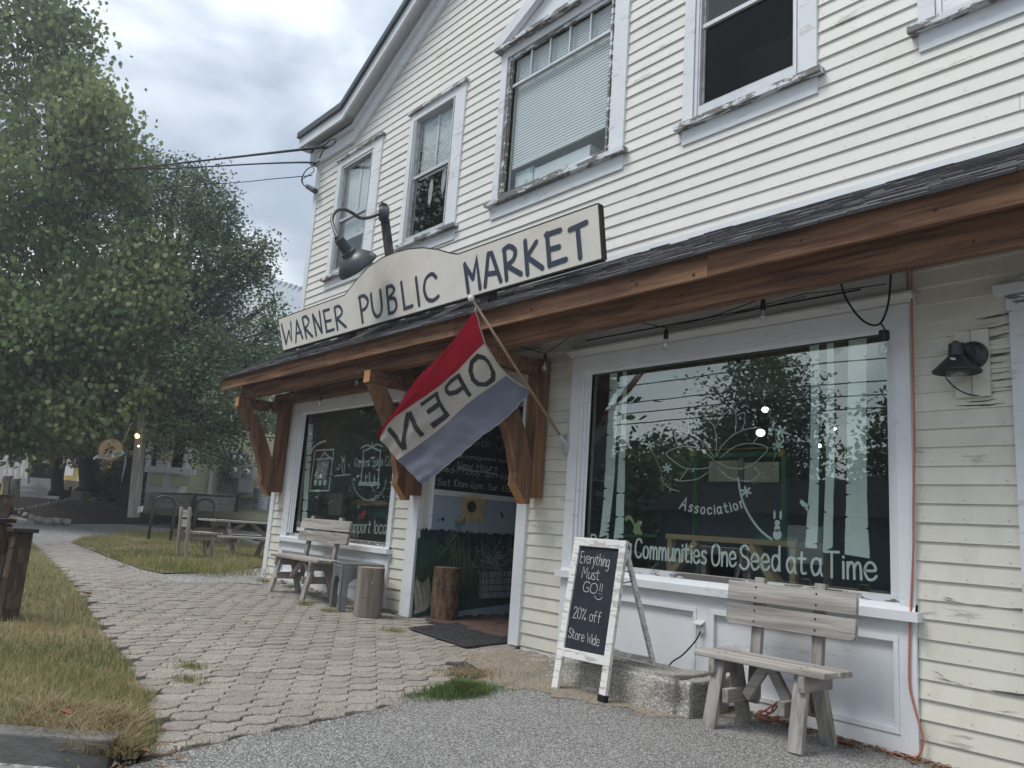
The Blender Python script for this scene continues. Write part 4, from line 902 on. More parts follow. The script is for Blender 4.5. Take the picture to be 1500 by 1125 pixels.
# ================================================================== SANDWICH BOARD, GRANITE BLOCK
fl0 = Vector(GP(812, 1008)); fr0 = Vector(GP(878, 1028)); u_ = (fr0-fl0); wd_ = u_.length+.03; u_.normalize(); u_.z = 0
sb = thing('sandwich_board', 'white framed chalkboard easel reading Everything Must GO, 20% off Store Wide', 'sandwich board', fl0)
bk = Vector((-u_.y, u_.x, 0)); upv = (Vector((0, 0, 1.03))+bk*.16); Hh = upv.length; upv.normalize(); nrm = u_.cross(upv).normalized()
if nrm.y > 0: nrm = -nrm
def SB(u, v, w_=0): return fl0+u_*u+upv*v+nrm*w_
def sbbox(mb, a, b): mb.prism([SB(a[0], a[1], a[2]), SB(b[0], a[1], a[2]), SB(b[0], b[1], a[2]), SB(a[0], b[1], a[2])], nrm*(b[2]-a[2]))
for n_, a, b in (('stile', (-.02, 0.0, -.02), (.035, Hh, .012)), ('stile', (wd_-.035, 0.03, -.02), (wd_+.02, Hh, .012)), ('top_rail', (.035, Hh-.06, -.02), (wd_-.035, Hh, .012)), ('bottom_rail', (.035, .215, -.02), (wd_-.035, .275, .012))):
    mb = MB(); sbbox(mb, a, b); mb.build(n_, M['white_wood'], sb, bevel=.002)
mb = MB(); sbbox(mb, (wd_-.038, -.005, -.023), (wd_+.023, .035, .015)); mb.build('black_foot', M['black'], sb)
mb = MB(); sbbox(mb, (.03, .27, -.012), (wd_-.03, Hh-.055, -.004)); mb.build('chalkboard', M['chalkboard'], sb)
mb = MB(); bw_ = wd_-.07
def sbt(s, u, v, h, wdt, width=None, j=.03, tilt=0): text(mb, s, lambda a, b, w_: SB(u+a, v+b+a*tilt, -.003+w_), h, wdt, jit=j, width=width, gap=.1, space=.3)
Y_ = Hh-.06
sbt('Everything', .05, Y_-.115, .08, .0046, .28, tilt=-.05); sbt('Must', .09, Y_-.22, .075, .0046, .17, tilt=-.03); sbt('GO!!', .12, Y_-.315, .07, .0046, .18)
ribbon(mb, [(p.x, p.y) for p in sm([(.235, Y_-.335, 0), (.26, Y_-.352, 0), (.29, Y_-.35, 0), (.305, Y_-.332, 0)])], .004, lambda a, b, w_: SB(a, b, -.003+w_), .003)
mb.build('chalk_line', M['chalk'], sb); mb = MB(); sbt('20% off', .065, Y_-.50, .075, .0046, .26, tilt=-.03); mb.build('chalk_line', M['chalk'], sb); mb = MB(); sbt('Store Wide', .05, Y_-.635, .065, .0046, .29, tilt=-.07)
mb.build('chalk_line', M['chalk'], sb)
bf = Vector(PY(957, 972, -.33)); bt = SB(wd_-.02, Hh-.03, -.03)
MB().bar(bf, bt, .035, .022, up=(1, 0, 0)).build('back_leg', M['white_wood'], sb)
bf2 = bf-u_*.36; MB().bar(bf2, SB(.02, Hh-.03, -.03), .035, .022, up=(1, 0, 0)).build('back_leg', M['white_wood'], sb)
MB().bar(bf.lerp(bf2, .02)+Vector((0, 0, .02)), bf.lerp(bf2, .98)+Vector((0, 0, .02)), .022, .035).build('back_rail', M['white_wood'], sb)
q0 = SB(wd_-.01, .72*Hh, -.02); q1 = bf.lerp(bt, .70)
MB().tube([q0, q0.lerp(q1, .5)+Vector((0, 0, .004)), q1], .004, 5).build('hinge_stay', M['cord_black'], sb)
def stone(name, a, b, seed, m, parent=None, amp=.05, rz=0, sub=14, freq=3.0):
    bm = bmesh.new(); bmesh.ops.create_cube(bm, size=1); bmesh.ops.bevel(bm, geom=bm.edges[:], offset=.07, segments=2, affect='EDGES')
    bmesh.ops.triangulate(bm, faces=[f for f in bm.faces if len(f.verts) > 4])
    bmesh.ops.subdivide_edges(bm, edges=bm.edges[:], cuts=max(1, sub//3), use_grid_fill=True)
    c = Vector([(a[i]+b[i])/2 for i in range(3)]); s = Vector([b[i]-a[i] for i in range(3)])
    for v in bm.verts:
        p = Vector((v.co.x*s.x, v.co.y*s.y, v.co.z*s.z)); d = v.co.normalized()
        p += d*(noise.fractal(p*freq+Vector((seed, 0, 0)), .9, 2.1, 4)*amp+noise.noise(p*1.1*freq/3+Vector((0, seed, 0)))*amp)
        v.co = Matrix.Rotation(rz, 3, 'Z') @ p
    me = bpy.data.meshes.new(name); bm.to_mesh(me); bm.free(); me.materials.append(m)
    o = bpy.data.objects.new(name, me); COL.objects.link(o); o.location = c
    if parent: o.parent = parent; o.location = c-OFF[parent.name]
    OFF[o.name] = Vector((0, 0, 0)); me.polygons.foreach_set('use_smooth', [True]*len(me.polygons)); me.shade_smooth() if hasattr(me, 'shade_smooth') else None
    return o
st_ = stone('granite_block', (-4.42, -.66, -.06), (-3.16, -.16, .255), 3.1, M['granite'], amp=.05, rz=.05, sub=24)
prop(st_, 'long rough granite block lying against the base of the shop front', 'stone')

# ================================================================== GALVANISED BOX, STUMPS, DOORMAT
gz = G(-7.7); gb = thing('metal_stand', 'riveted galvanised steel box stand with arched cut-outs, beside the left bench', 'metal stand', (-7.72, -.36, gz), R(-14))
W2, D2, H2 = .205, .225, .47
def arch_panel(p0, ux, wv):      # panel with an arch, thickness inward
    P = [(0, 0), (.075, 0), (.075, H2-.22)]+[(.075+(wv-.15)*(1-math.cos(math.pi*k/10))/2, H2-.22+.095*math.sin(math.pi*k/10)) for k in range(1, 10)]+[(wv-.075, H2-.22), (wv-.075, 0), (wv, 0), (wv, H2), (0, H2)]
    n_ = Vector((-ux.y, ux.x, 0))
    return MB().prism([Vector(p0)+ux*a+Vector((0, 0, b)) for a, b in P], n_*.012)
for p0, ux, wv in (((-W2, -D2, 0), Vector((1, 0, 0)), 2*W2), ((W2, -D2, 0), Vector((0, 1, 0)), 2*D2), ((W2, D2, 0), Vector((-1, 0, 0)), 2*W2), ((-W2, D2, 0), Vector((0, -1, 0)), 2*D2)):
    arch_panel(p0, ux, wv).build('arched_side', M['galv'], gb, local=True)
MB().box((-W2-.006, -D2-.006, H2+.001), (W2+.006, D2+.006, H2+.016)).build('top_plate', M['galv'], gb, local=True)
rv = MB()
def riv(p, ax): rv.lathe([(.0065, 0), (.005, .004), (.001, .005)], c=p, n=6, axis=ax)
for k in range(15):
    z = .03+k*.03
    for x in (-W2+.018, W2-.018): riv((x, -D2, z), (0, -1, 0))
    for y in (-D2+.018, D2-.018): riv((W2, y, z), (1, 0, 0))
for k in range(14):
    riv((-W2+.02+k*.0285, -D2, H2-.02), (0, -1, 0)); riv((-W2+.02+k*.0285, -D2+.02, H2+.016), (0, 0, 1)); riv((W2, -D2+.02+k*.0315, H2-.02), (1, 0, 0)); riv((W2-.02, -D2+.02+k*.0315, H2+.016), (0, 0, 1))
rv.build('rivets', M['galv'], gb, local=True, kind='stuff')
def log(name, label, c, r, h, mside, mtop, seed, wob=.006, flare=.0, n=40, amp=.004):
    t = thing(name, label, 'log stump', c)
    vs = []; fs = []; nh = 16
    for j in range(nh+1):
        z = h*j/nh
        for k in range(n):
            a = 2*math.pi*k/n; rr = r*(1+flare*(1-j/nh)**2)+wob*noise.noise(Vector((math.cos(a)*1.5, math.sin(a)*1.5, z*1.5+seed)))+amp*noise.noise(Vector((math.cos(a)*9, math.sin(a)*9, z*3+seed)))
            vs.append((rr*math.cos(a), rr*math.sin(a), z))
    for j in range(nh):
        for k in range(n): fs.append((j*n+k, j*n+(k+1) % n, (j+1)*n+(k+1) % n, (j+1)*n+k))
    mb = MB(); mb._add(vs, fs); mb.build('trunk', mside, t, local=True, smooth=True)
    MB()._add([(v[0], v[1], h) for v in vs[-n:]], [tuple(range(n))]).build('cut_top', mtop, t, local=True)
    return t
lg = log('log_stump', 'bare silvery log stump standing beside the galvanised box', (-7.25, -.48, G(-7.1)), .140, .49, M['log_grey'], M['log_top'], 1)
for a, z in ((-.35, .34), (-.9, .2), (-.6, .21)): MB().tube([(.13*math.cos(a), .13*math.sin(a), z), (.15*math.cos(a), .15*math.sin(a), z+.004)], [.016, .009], 8).build('knot', M['log_grey'], lg, local=True, smooth=True)
pS = GP(650, 897, AF-G(-6.9)+.03)
log('log_stump', 'bark covered log stump standing in the entrance before the mural', (-6.94, .27, AF), .142, .53, M['bark'], M['log_top'], 5, wob=.012, amp=.012)
mc = [(-6.42, -.52), (-5.47, -.56), (-5.60, .12), (-6.62, .22)]
dm = MB().prism([(a, b, G(a)+.006) for a, b in mc], (0, 0, .014)).build('doormat', M['mat_rug'], None, bevel=.004); prop(dm, 'dark bristle doormat lying askew before the entrance', 'doormat')
mt = MB()
for _ in range(7000):
    a, b = random.random(), random.random()
    p = Vector(mc[0]).lerp(Vector(mc[1]), a).lerp(Vector(mc[3]).lerp(Vector(mc[2]), a), b); z = G(p.x)+.019; d = random.uniform(0, 6.28)
    q = Vector((math.cos(d), math.sin(d)))*.006; mt.face([(p.x, p.y, z), (p.x+q.x, p.y+q.y, z), (p.x+q.x*1.6, p.y+q.y*.5, z+random.uniform(.004, .010))])
o = mt.build('bristles', M['mat_rug'], None, kind='stuff'); o.parent = dm
# ================================================================== GROUND
def fan(poly, z=0.0, name='', m=None, sub=None, dz=None):
    """flat sheet that follows the ground slope; poly in plan"""
    bm = bmesh.new(); vs = [bm.verts.new((a, b, 0)) for a, b in poly]; f = bm.faces.new(vs)
    if f.normal.z < 0: bmesh.ops.reverse_faces(bm, faces=[f])
    xs = [p[0] for p in poly]; ys_ = [p[1] for p in poly]; st = sub or 1.0
    x = math.floor(min(xs)/st)*st+st
    while x < max(xs):
        bmesh.ops.bisect_plane(bm, geom=bm.verts[:]+bm.edges[:]+bm.faces[:], plane_co=(x, 0, 0), plane_no=(1, 0, 0)); x += st
    y = math.floor(min(ys_)/st)*st+st
    while y < max(ys_):
        bmesh.ops.bisect_plane(bm, geom=bm.verts[:]+bm.edges[:]+bm.faces[:], plane_co=(0, y, 0), plane_no=(0, 1, 0)); y += st
    for v in bm.verts: v.co.z = G(v.co.x)+z+(dz(v.co.x, v.co.y) if dz else 0)
    me = bpy.data.meshes.new(name); bm.to_mesh(me); bm.free(); me.materials.append(m)
    o = bpy.data.objects.new(name, me); COL.objects.link(o); OFF[o.name] = Vector((0, 0, 0)); o['kind'] = 'structure'
    return o
def wig(poly, a, step=.12, seed=0, closed=False):
    out = []; n = len(poly)
    for i in range(n if closed else n-1):
        p = Vector(poly[i]); q = Vector(poly[(i+1) % n]); L = (q-p).length; k = max(1, int(L/step)); d = (q-p)/L if L else q-p; nn_ = Vector((-d.y, d.x))
        for j in range(k):
            t = p.lerp(q, j/k); out.append(tuple(t+nn_*a*(noise.noise(Vector((t.x*4, t.y*4, seed)))+.5*noise.noise(Vector((t.x*13, t.y*13, seed))))))
    if not closed: out.append(tuple(poly[-1]))
    return out
# base land out to the horizon
gm = MB(); xs = [-900, -300, -120, -70, -50, -40, -34, -30, -28, -26, -24, -22]+[-20+.5*i for i in range(20)]+[-10.2, -9, -7, -5, -3, -2.01, -1.0, 3, 10, 40, 200, 900]
ysv = [-900, -200, -60, -30, -15, -8, -6, -5, -4, -3, -2, -1, 0, .8, 1.1, 1.5, 1.8, 2.2, 4, 8, 14, 24, 40, 80, 300, 900]
def GB(x, y): return G2(x, y)
gm._add([(x, y, GB(x, y)-.05) for y in ysv for x in xs], [(j*len(xs)+i, j*len(xs)+i+1, (j+1)*len(xs)+i+1, (j+1)*len(xs)+i) for j in range(len(ysv)-1) for i in range(len(xs)-1)])
g0_ = gm.build('ground', M['asphalt_far']); g0_['kind'] = 'structure'
aedge = [(-3.50, -4.05), (-3.60, -3.78), (-3.77, -3.28), (-3.94, -2.58), (-4.22, -1.75), (-4.33, -1.0), (-4.62, -.45), (-4.85, -.02)]
ae = wig(aedge, .04, seed=3)
fan([(p[0], p[1]) for p in ae]+[(9, -.02), (9, -5.4), (-3.2, -5.4), (-3.3, -4.4)], .0, 'parking_asphalt', M['asphalt'])
fan([(-3.2, -5.4), (9, -5.4), (9, -40), (-60, -40), (-60, -9), (-9, -5.8), (-3.35, -4.45)], -.004, 'road', M['asphalt'], sub=5)
gl = [(-3.62, -3.72)]+[tuple(GP(*q)[:2]) for q in ((228, 1078), (222, 1045), (205, 1005), (180, 970), (150, 930), (128, 892), (108, 862), (85, 835), (62, 812), (45, 795), (30, 785))]
isl = [tuple(GP(*q)[:2]) for q in ((104, 795), (140, 809), (170, 821), (205, 833.5), (240, 841), (300, 839), (350, 834), (384, 832))]+[(-10.98, .12), (-11.0, 3.4)]+[tuple(GP(*q)[:2]) for q in ((300, 774), (240, 778), (180, 783), (130, 787))]
print('isl', [tuple(round(float(c), 1) for c in q) for q in isl])
# sand bed under the pavers, dry soil where they give out by the asphalt
pv_poly = [(p[0]+.02, p[1]) for p in aedge[1:]]+[(-10.9, -.02)]+[tuple(GP(*q)[:2]) for q in ((384, 853), (342, 850), (290, 851), (240, 850), (205, 829), (170, 816), (140, 805), (104, 791))]+gl[::-1][1:]
fan([tuple(GP(*q)[:2]) for q in ((384, 826), (350, 829), (300, 834), (240, 836), (205, 827), (170, 814), (140, 803), (104, 790), (104, 797), (140, 811), (170, 823), (205, 838), (240, 853), (290, 854), (342, 853), (384, 856))], -.002, 'path_strip', M['asphalt_far'], sub=.5)
fan(pv_poly, -.014, 'paver_bed', M['joint'])
fan(wig([(-4.95, -.02), (-3.05, -.02), (-3.1, -.75), (-3.6, -.93), (-4.1, -1.05), (-4.35, -1.25), (-4.75, -1.0), (-5.3, -.62), (-5.25, -.2)], .16, step=.05, closed=True, seed=8), .0035, 'dirt_patch', M['soil'], sub=.3, dz=lambda x, y: .006*noise.noise(Vector((x*5, y*5, 0))))
# ---- pavers: keyhole units, an octagon with its small square
e1 = Vector((-.0605, .239)); e1 *= .2466/e1.length; u1 = e1.normalized(); v1 = Vector((u1.y, -u1.x))
A8 = .2466*(1/(1+1/(1+math.sqrt(2))))      # octagon width where octagon + square = .246
sq = .2466-A8; A8h = A8/2; cth = A8h-sq/math.sqrt(2)*0 
c_ = sq/2
gp_ = .0034
def ring(P, ins):
    out = []; n = len(P)
    for i in range(n):
        p0, p, p1 = Vector(P[i-1]), Vector(P[i]), Vector(P[(i+1) % n]); d0 = (p-p0).normalized(); d1 = (p1-p).normalized()
        m_ = Vector((-d0.y, d0.x))+Vector((-d1.y, d1.x)); n0 = Vector((-d0.y, d0.x)); m_ = m_/max(m_.dot(n0), .3); out.append(p+m_*ins)
    return out
def unit_mesh():      # an octagon and the small square it owns, a false joint between them
    a = A8h-gp_; b = c_-gp_*.4; vs = []; fs = []
    for P in ([(a, -b), (a, b), (b, a), (-b, a), (-a, b), (-a, -b), (-b, -a), (b, -a)], [(A8h+gp_*.6, -b), (A8h+sq-gp_*.6, -b), (A8h+sq-gp_*.6, b), (A8h+gp_*.6, b)]):
        o = len(vs); n = len(P)
        vs += [(p[0], p[1], -.03) for p in P]+[(p[0], p[1], -.0045) for p in P]+[(p.x, p.y, 0) for p in ring(P, .0045)]
        for r in range(2):
            for i in range(n): fs.append((o+r*n+i, o+r*n+(i+1) % n, o+(r+1)*n+(i+1) % n, o+(r+1)*n+i))
        fs.append(tuple(range(o+2*n, o+3*n)))
    vs += [(A8h-.02, -b*.7, -.03), (A8h+.02, -b*.7, -.03), (A8h+.02, b*.7, -.03), (A8h-.02, b*.7, -.03), (A8h-.02, -b*.7, -.008), (A8h+.02, -b*.7, -.008), (A8h+.02, b*.7, -.008), (A8h-.02, b*.7, -.008)]
    o = len(vs)-8; fs += [tuple(o+i for i in f) for f in ((4, 5, 6, 7), (0, 1, 5, 4), (1, 2, 6, 5), (2, 3, 7, 6), (3, 0, 4, 7))]
    return vs, fs
uv_, uf_ = unit_mesh()
pme = bpy.data.meshes.new('paver'); pme.from_pydata(uv_, [], uf_); pme.materials.append(M['paver']); pme.update()
def inside(x, y, poly):
    c = False; j = len(poly)-1
    for i in range(len(poly)):
        if (poly[i][1] > y) != (poly[j][1] > y) and x < (poly[j][0]-poly[i][0])*(y-poly[i][1])/(poly[j][1]-poly[i][1])+poly[i][0]: c = not c
        j = i
    return c
pvp = bpy.data.objects.new('brick_path', fan([(-4.3, -.6), (-4.5, -.6), (-4.5, -.5)], -.03, 'brick_path', M['joint']).data)
for o_ in [o for o in bpy.data.objects if o.name.startswith('brick_path') and o is not pvp]: bpy.data.objects.remove(o_)
COL.objects.link(pvp); pvp.name = 'brick_path'; pvp['kind'] = 'structure'
sites = []
for i in range(-10, 110):
    for j in range(-70, 70):
        p = Vector((-4.4, -3.2))-v1*(i*.1233)+e1*(j+(i % 2)*.5)
        if not inside(p.x, p.y, pv_poly): continue
        if p.y > -.06 and not (-7.3 < p.x < -5.4): continue
        if p.y > -.01: continue
        ax_ = np.interp(p.y, [a[1] for a in ae], [a[0] for a in ae])
        if p.x > ax_-.06: continue
        if math.hypot(p.x+4.55, (p.y+.95)*.9) < .42 and random.random() < .8: continue     # gone to soil near the easel
        sites.append(((p.x-CAM[0])**2+(p.y-CAM[1])**2, p))
sites.sort(key=lambda t: t[0])
print('pavers', len(sites))
rot = math.atan2(u1.y, u1.x); sm_ = MB(); 
def hz(p): return .010*noise.noise(Vector((p.x*1.1, p.y*1.1, 4)))+.004*noise.noise(Vector((p.x*4, p.y*4, 1)))-.004
for k, (_, p) in enumerate(sites):
    z = G(p.x)+hz(p)+random.uniform(-.0015, .0015); r_ = rot+random.uniform(-.025, .025)
    if k < 299:
        o = bpy.data.objects.new('paver', pme); COL.objects.link(o); o.parent = pvp; o.location = (p.x, p.y, z); o.rotation_euler = (random.uniform(-.012, .012), random.uniform(-.012, .012)+.0, r_)
    else:
        c, s_ = math.cos(r_), math.sin(r_); tx, ty = random.uniform(-.012, .012), random.uniform(-.012, .012)
        n0 = len(sm_.v); sm_.v += [(p.x+a*c-b*s_, p.y+a*s_+b*c, z+q+a*tx+b*ty) for a, b, q in uv_]; sm_.f += [tuple(i+n0 for i in f) for f in uf_]
M['paver_far'] = mat('pinkish_grey_paver_field', (.325, .282, .245), (.252, .224, .20), scale=5.5, det=1, rough=.95, bump=.4, bs=150, rnd=0, speck=(.40, .375, .345), spscale=210, spth=.65, dirt=(.17, .17, .15), dscale=1.2, damt=.4, contrast=(.4, .6))
sm_.build('pavers', M['paver_far'], pvp, kind='stuff')
# ---- lawns
strip = gl+[(-17.5, -4.2), (-13, -5.3), (-9, -5.7), (-5.6, -5.3), (-4.05, -4.18), (-3.76, -3.86)]
fan(strip, .008, 'verge', M['thatch'], sub=.5, dz=lambda x, y: .008+.02*noise.noise(Vector((x, y, 0))))
fan(isl, .014, 'lawn', M['thatch'], sub=.5, dz=lambda x, y: G2(x, y)-G(x)+.012*noise.noise(Vector((x*.8, y*.8, 5))))
def leafmat(name, cols, rough=.6, trans=.35, spec=.25, sc=.5, sc2=9):
    m = bpy.data.materials.new(name); m.use_nodes = True; t = m.node_tree; n = t.nodes; l = t.links; p = n['Principled BSDF']
    p.inputs['Roughness'].default_value = rough; p.inputs['Specular IOR Level'].default_value = spec
    g = n.new('ShaderNodeNewGeometry')
    a = n.new('ShaderNodeTexNoise'); a.inputs['Scale'].default_value = sc; a.inputs['Detail'].default_value = 3; l.new(g.outputs['Position'], a.inputs[0])
    w_ = n.new('ShaderNodeMath'); w_.operation = 'MULTIPLY_ADD'; w_.inputs[1].default_value = .45; l.new(g.outputs['Random Per Island'], w_.inputs[0]); l.new(a.outputs[0], w_.inputs[2])
    r_ = n.new('ShaderNodeValToRGB'); el = r_.color_ramp.elements
    el[0].position = .38; el[0].color = cols[0]+(1,); el[1].position = .98; el[1].color = cols[-1]+(1,)
    for i, c in enumerate(cols[1:-1]): q = el.new(.38+.6*(i+1)/(len(cols)-1)); q.color = c+(1,)
    l.new(w_.outputs[0], r_.inputs[0]); l.new(r_.outputs[0], p.inputs['Base Color'])
    tr = n.new('ShaderNodeBsdfTranslucent'); ms = n.new('ShaderNodeMixShader'); ms.inputs[0].default_value = trans
    l.new(r_.outputs[0], tr.inputs[0]); l.new(p.outputs[0], ms.inputs[1]); l.new(tr.outputs[0], ms.inputs[2]); l.new(ms.outputs[0], n['Material Output'].inputs[0])
    return m
M['grass'] = leafmat('verge_grass_blades', [(.09, .13, .04), (.16, .195, .065), (.25, .25, .10), (.36, .31, .16)], sc=1.1)
M['grass_dry'] = leafmat('dry_grass_blades', [(.20, .16, .08), (.30, .24, .13), (.42, .35, .21)], sc=2)
M['grass_mid'] = leafmat('tuft_grass_blades', [(.075, .13, .04), (.12, .185, .06), (.19, .24, .09)], sc=3)
M['grass_green'] = leafmat('green_grass_blades', [(.05, .10, .03), (.085, .145, .045), (.13, .19, .065)], sc=1.5)
def blades(name, pts, m, h=(.05, .12), wd=.0035, lean=.6, segs=2, label=None, parent=None, kind='stuff'):
    """pts: array of (x, y, z, scale)"""
    n = len(pts); P = np.array(pts); ang = rng.uniform(0, 2*np.pi, n); hh = rng.uniform(h[0], h[1], n)*P[:, 3]; ln = rng.uniform(.1, lean, n)*hh
    dx, dy = np.cos(ang), np.sin(ang); wx, wy = -dy*wd, dx*wd
    V = np.zeros((n, 5, 3))
    mid = P[:, :3]+np.stack([dx*ln*.35, dy*ln*.35, hh*.6], 1); tip = P[:, :3]+np.stack([dx*ln, dy*ln, hh*.93], 1)
    wv = np.stack([wx, wy, 0*wx], 1)
    V[:, 0] = P[:, :3]-wv; V[:, 1] = P[:, :3]+wv; V[:, 2] = mid+wv*.8; V[:, 3] = mid-wv*.8; V[:, 4] = tip
    idx = np.arange(n)[:, None]*5
    me = bpy.data.meshes.new(name)
    me.vertices.add(n*5); me.vertices.foreach_set('co', V.reshape(-1))
    q = np.concatenate([idx+np.array([[0, 1, 2, 3]])], 1); t3 = idx+np.array([[3, 2, 4]])
    loops = np.concatenate([np.concatenate([q, t3], 1).reshape(-1)])
    me.loops.add(n*7); me.loops.foreach_set('vertex_index', loops.astype(np.int32))
    me.polygons.add(n*2); st = np.stack([np.arange(n)*7, np.arange(n)*7+4], 1).reshape(-1); me.polygons.foreach_set('loop_start', st.astype(np.int32))
    me.update(); me.validate(); me.materials.append(m)
    o = bpy.data.objects.new(name, me); COL.objects.link(o)
    if kind: o['kind'] = kind
    if parent: o.parent = parent
    if label: o['label'] = label
    return o
def inside_np(X, Y, poly):
    P = np.array(poly); c = np.zeros(len(X), bool); j = len(P)-1
    for i in range(len(P)):
        if P[i, 1] != P[j, 1]: c ^= ((P[i, 1] > Y) != (P[j, 1] > Y)) & (X < (P[j, 0]-P[i, 0])*(Y-P[i, 1])/(P[j, 1]-P[i, 1])+P[i, 0])
        j = i
    return c
def scatter(poly, n, dens=None, zoff=.012):
    P = np.array(poly); lo, hi = P.min(0), P.max(0); out = []
    while len(out) < n:
        X = rng.uniform(lo[0], hi[0], 200000); Y = rng.uniform(lo[1], hi[1], 200000)
        k = rng.random(200000) < (5.5/np.maximum(5.5, np.hypot(X-CAM[0], Y-CAM[1])))**1.3
        X, Y = X[k], Y[k]; k = inside_np(X, Y, poly)
        for x, y in zip(X[k].tolist(), Y[k].tolist()):
            if dens and random.random() > dens(x, y): continue
            out.append((x, y, G2(x, y)+zoff, random.uniform(.7, 1.3)))
            if len(out) >= n: break
    return out
stripg = wig(gl, .10, seed=2)+strip[len(gl):]
brown = lambda x, y: max(0, min(1, 1.6-2.2*math.hypot((x+6.6)/1.6, (y+4.15)/.55)))
g1 = scatter(stripg, 50000, lambda x, y: (.45+.55*max(0, noise.noise(Vector((x*1.6, y*1.6, 9)))+.45))*(1-.9*brown(x, y)))
blades('verge_grass', g1, M['grass'], (.025, .075), .0019, 1.3, label='green and straw grass along the left edge of the paved path')
blades('straw_grass', scatter(stripg, 26000, lambda x, y: .35+.65*max(brown(x, y), noise.noise(Vector((x*2, y*2, 3))))), M['grass_dry'], (.02, .08), .0015, 1.8, label='dry straw and trampled brown grass in the left verge')
kb = [(-3.62, -3.74), (-4.15, -3.56), (-4.6, -3.9), (-4.2, -4.1), (-3.8, -3.9)]
blades('dead_grass', scatter(kb, 3800), M['grass_dry'], (.04, .10), .0024, 2.6, label='matted dead grass spilling over the end of the kerb')
g2 = scatter(isl, 36000, lambda x, y: .35+.9*noise.noise(Vector((x*1.2, y*1.2, 2))))
blades('lawn_grass', g2, M['grass'], (.03, .085), .0035, 1.0, label='small lawn around the picnic table')
blades('lawn_straw', scatter(isl, 14000, lambda x, y: max(.15, noise.noise(Vector((x*.9, y*1.4, 7)))*1.8)), M['grass_dry'], (.03, .08), .004, 1.5, label='dry patches in the small lawn')
tall = [(x, y, G(x)+.03, 1) for x, y in [(random.gauss(-11.3, .5), random.gauss(-.75, .35)) for _ in range(1500)] if x < -10.45]
blades('tall_grass', tall, M['grass'], (.08, .22), .004, .9, label='tall uncut grass at the corner of the building')
RG_ = Vector(GP(236, 788)[:2])
tall = [(x, y, G2(x, y), 1) for x, y in [tuple(RG_+Vector((random.gauss(0, .7), random.gauss(0, .35)))) for _ in range(900)]]
blades('tall_grass', tall, M['grass'], (.10, .26), .004, .8, label='tall grass growing round the feet of the bike racks')
cl_ = []; TC_ = GP(672, 1016)
for _ in range(4200):
    a = random.uniform(0, 6.28); r_ = abs(random.gauss(0, .5)); cl_.append((TC_[0]+.17*r_*math.cos(a)-.05*r_*math.sin(a), TC_[1]+.36*r_*math.sin(a), G(-4.3)+.0, 1.25-min(r_, 1)*.7))
blades('grass_tuft', cl_, M['grass_mid'], (.03, .085), .0022, 1.2, label='green tuft of grass between the pavers and the asphalt')
cl_ = [(random.gauss(-4.62, .09), random.gauss(-1.18, .12), G(-4.6), 1) for _ in range(900)]
blades('weed_patch', cl_, M['grass_dry'], (.015, .04), .002, 1.3, label='yellowing weeds on the bare soil beyond the green tuft')
jw = []
for _ in range(150):
    p = random.choice(sites[:700])[1]; q = p+u1*random.choice((-.07, .07))+v1*random.choice((-.07, .07))
    if noise.noise(Vector((q.x*1.3, q.y*1.3, 6))) < -.05 and q.y > -2.6: continue
    for _ in range(random.randint(4, 14)): jw.append((q.x+random.gauss(0, .012), q.y+random.gauss(0, .012), G(q.x)-.01, random.uniform(.5, 1.1)))
for (x, y) in ((-5.35, -2.9), (-5.0, -3.05), (-7.6, -.72), (-8.1, -.75), (-7.75, -.2), (-6.4, -.7), (-9.6, -.2), (-10.2, -.3)):
    for _ in range(220): jw.append((x+random.gauss(0, .06), y+random.gauss(0, .05), G(x)-.01, random.uniform(.6, 1.5)))
blades('joint_weeds', jw, M['grass'], (.015, .05), .0022, 1.0, label='small weeds in the joints of the paving')
gr_ = MB()
for _ in range(2200):
    if random.random() < .45:
        t = random.random()*(len(ae)-1); i = int(t); x = ae[i][0]+random.gauss(.03, .07); y = ae[i][1]+random.gauss(0, .06)
    elif random.random() < .4:
        t = random.random()*3; x = -4.9+t*.6+random.gauss(0, .05); y = float(np.interp(x, (-4.9, -4.35, -4.1, -3.6, -3.1), (-.95, -1.25, -1.05, -.93, -.75)))+random.gauss(0, .06)
    else: x, y = random.uniform(-5.2, -3.3), random.uniform(-1.1, -.1)
    s = random.uniform(.002, .006); z = G(x)+.002; a = random.uniform(0, 2)
    P = [(x+s*math.cos(a+k*2.09), y+s*math.sin(a+k*2.09), z) for k in range(3)]; gr_._add(P+[(x, y, z+s*.9+.006)], [(0, 1, 3), (1, 2, 3), (2, 0, 3)])
o = gr_.build('grit', M['edge_grit'] if 'edge_grit' in M else mat('loose_grey_grit', (.34, .32, .29), (.2, .19, .17), scale=40, rnd=0, bump=0), kind='stuff'); prop(o, 'loose grit along the edge between paving and asphalt')
# litter of leaves and bark along the wall foot
lf = MB()
def litter(n, fx, s=(.008, .02), z=.012):
    for _ in range(n):
        x, y = fx(); a = random.uniform(0, 6.28); l_ = random.uniform(*s); w2 = l_*random.uniform(.25, .6); c, q = math.cos(a), math.sin(a); zz = G(x)+z*random.random()+.004; t1, t2 = random.uniform(-.3, .5)*l_, random.uniform(-.3, .5)*l_
        lf.face([(x-c*l_, y-q*l_, zz), (x+q*w2, y-c*w2, zz+max(0, t1)), (x+c*l_, y+q*l_, zz+.002), (x-q*w2, y+c*w2, zz+max(0, t2))])
litter(1500, lambda: (random.uniform(-3.3, -1.2), -.03-abs(random.gauss(0, .07))))
litter(500, lambda: (random.uniform(-10.3, -7.4), -.02-abs(random.gauss(0, .06))))
litter(300, lambda: (random.gauss(-4.05, .25), random.gauss(-3.75, .12)), (.012, .035), .05)
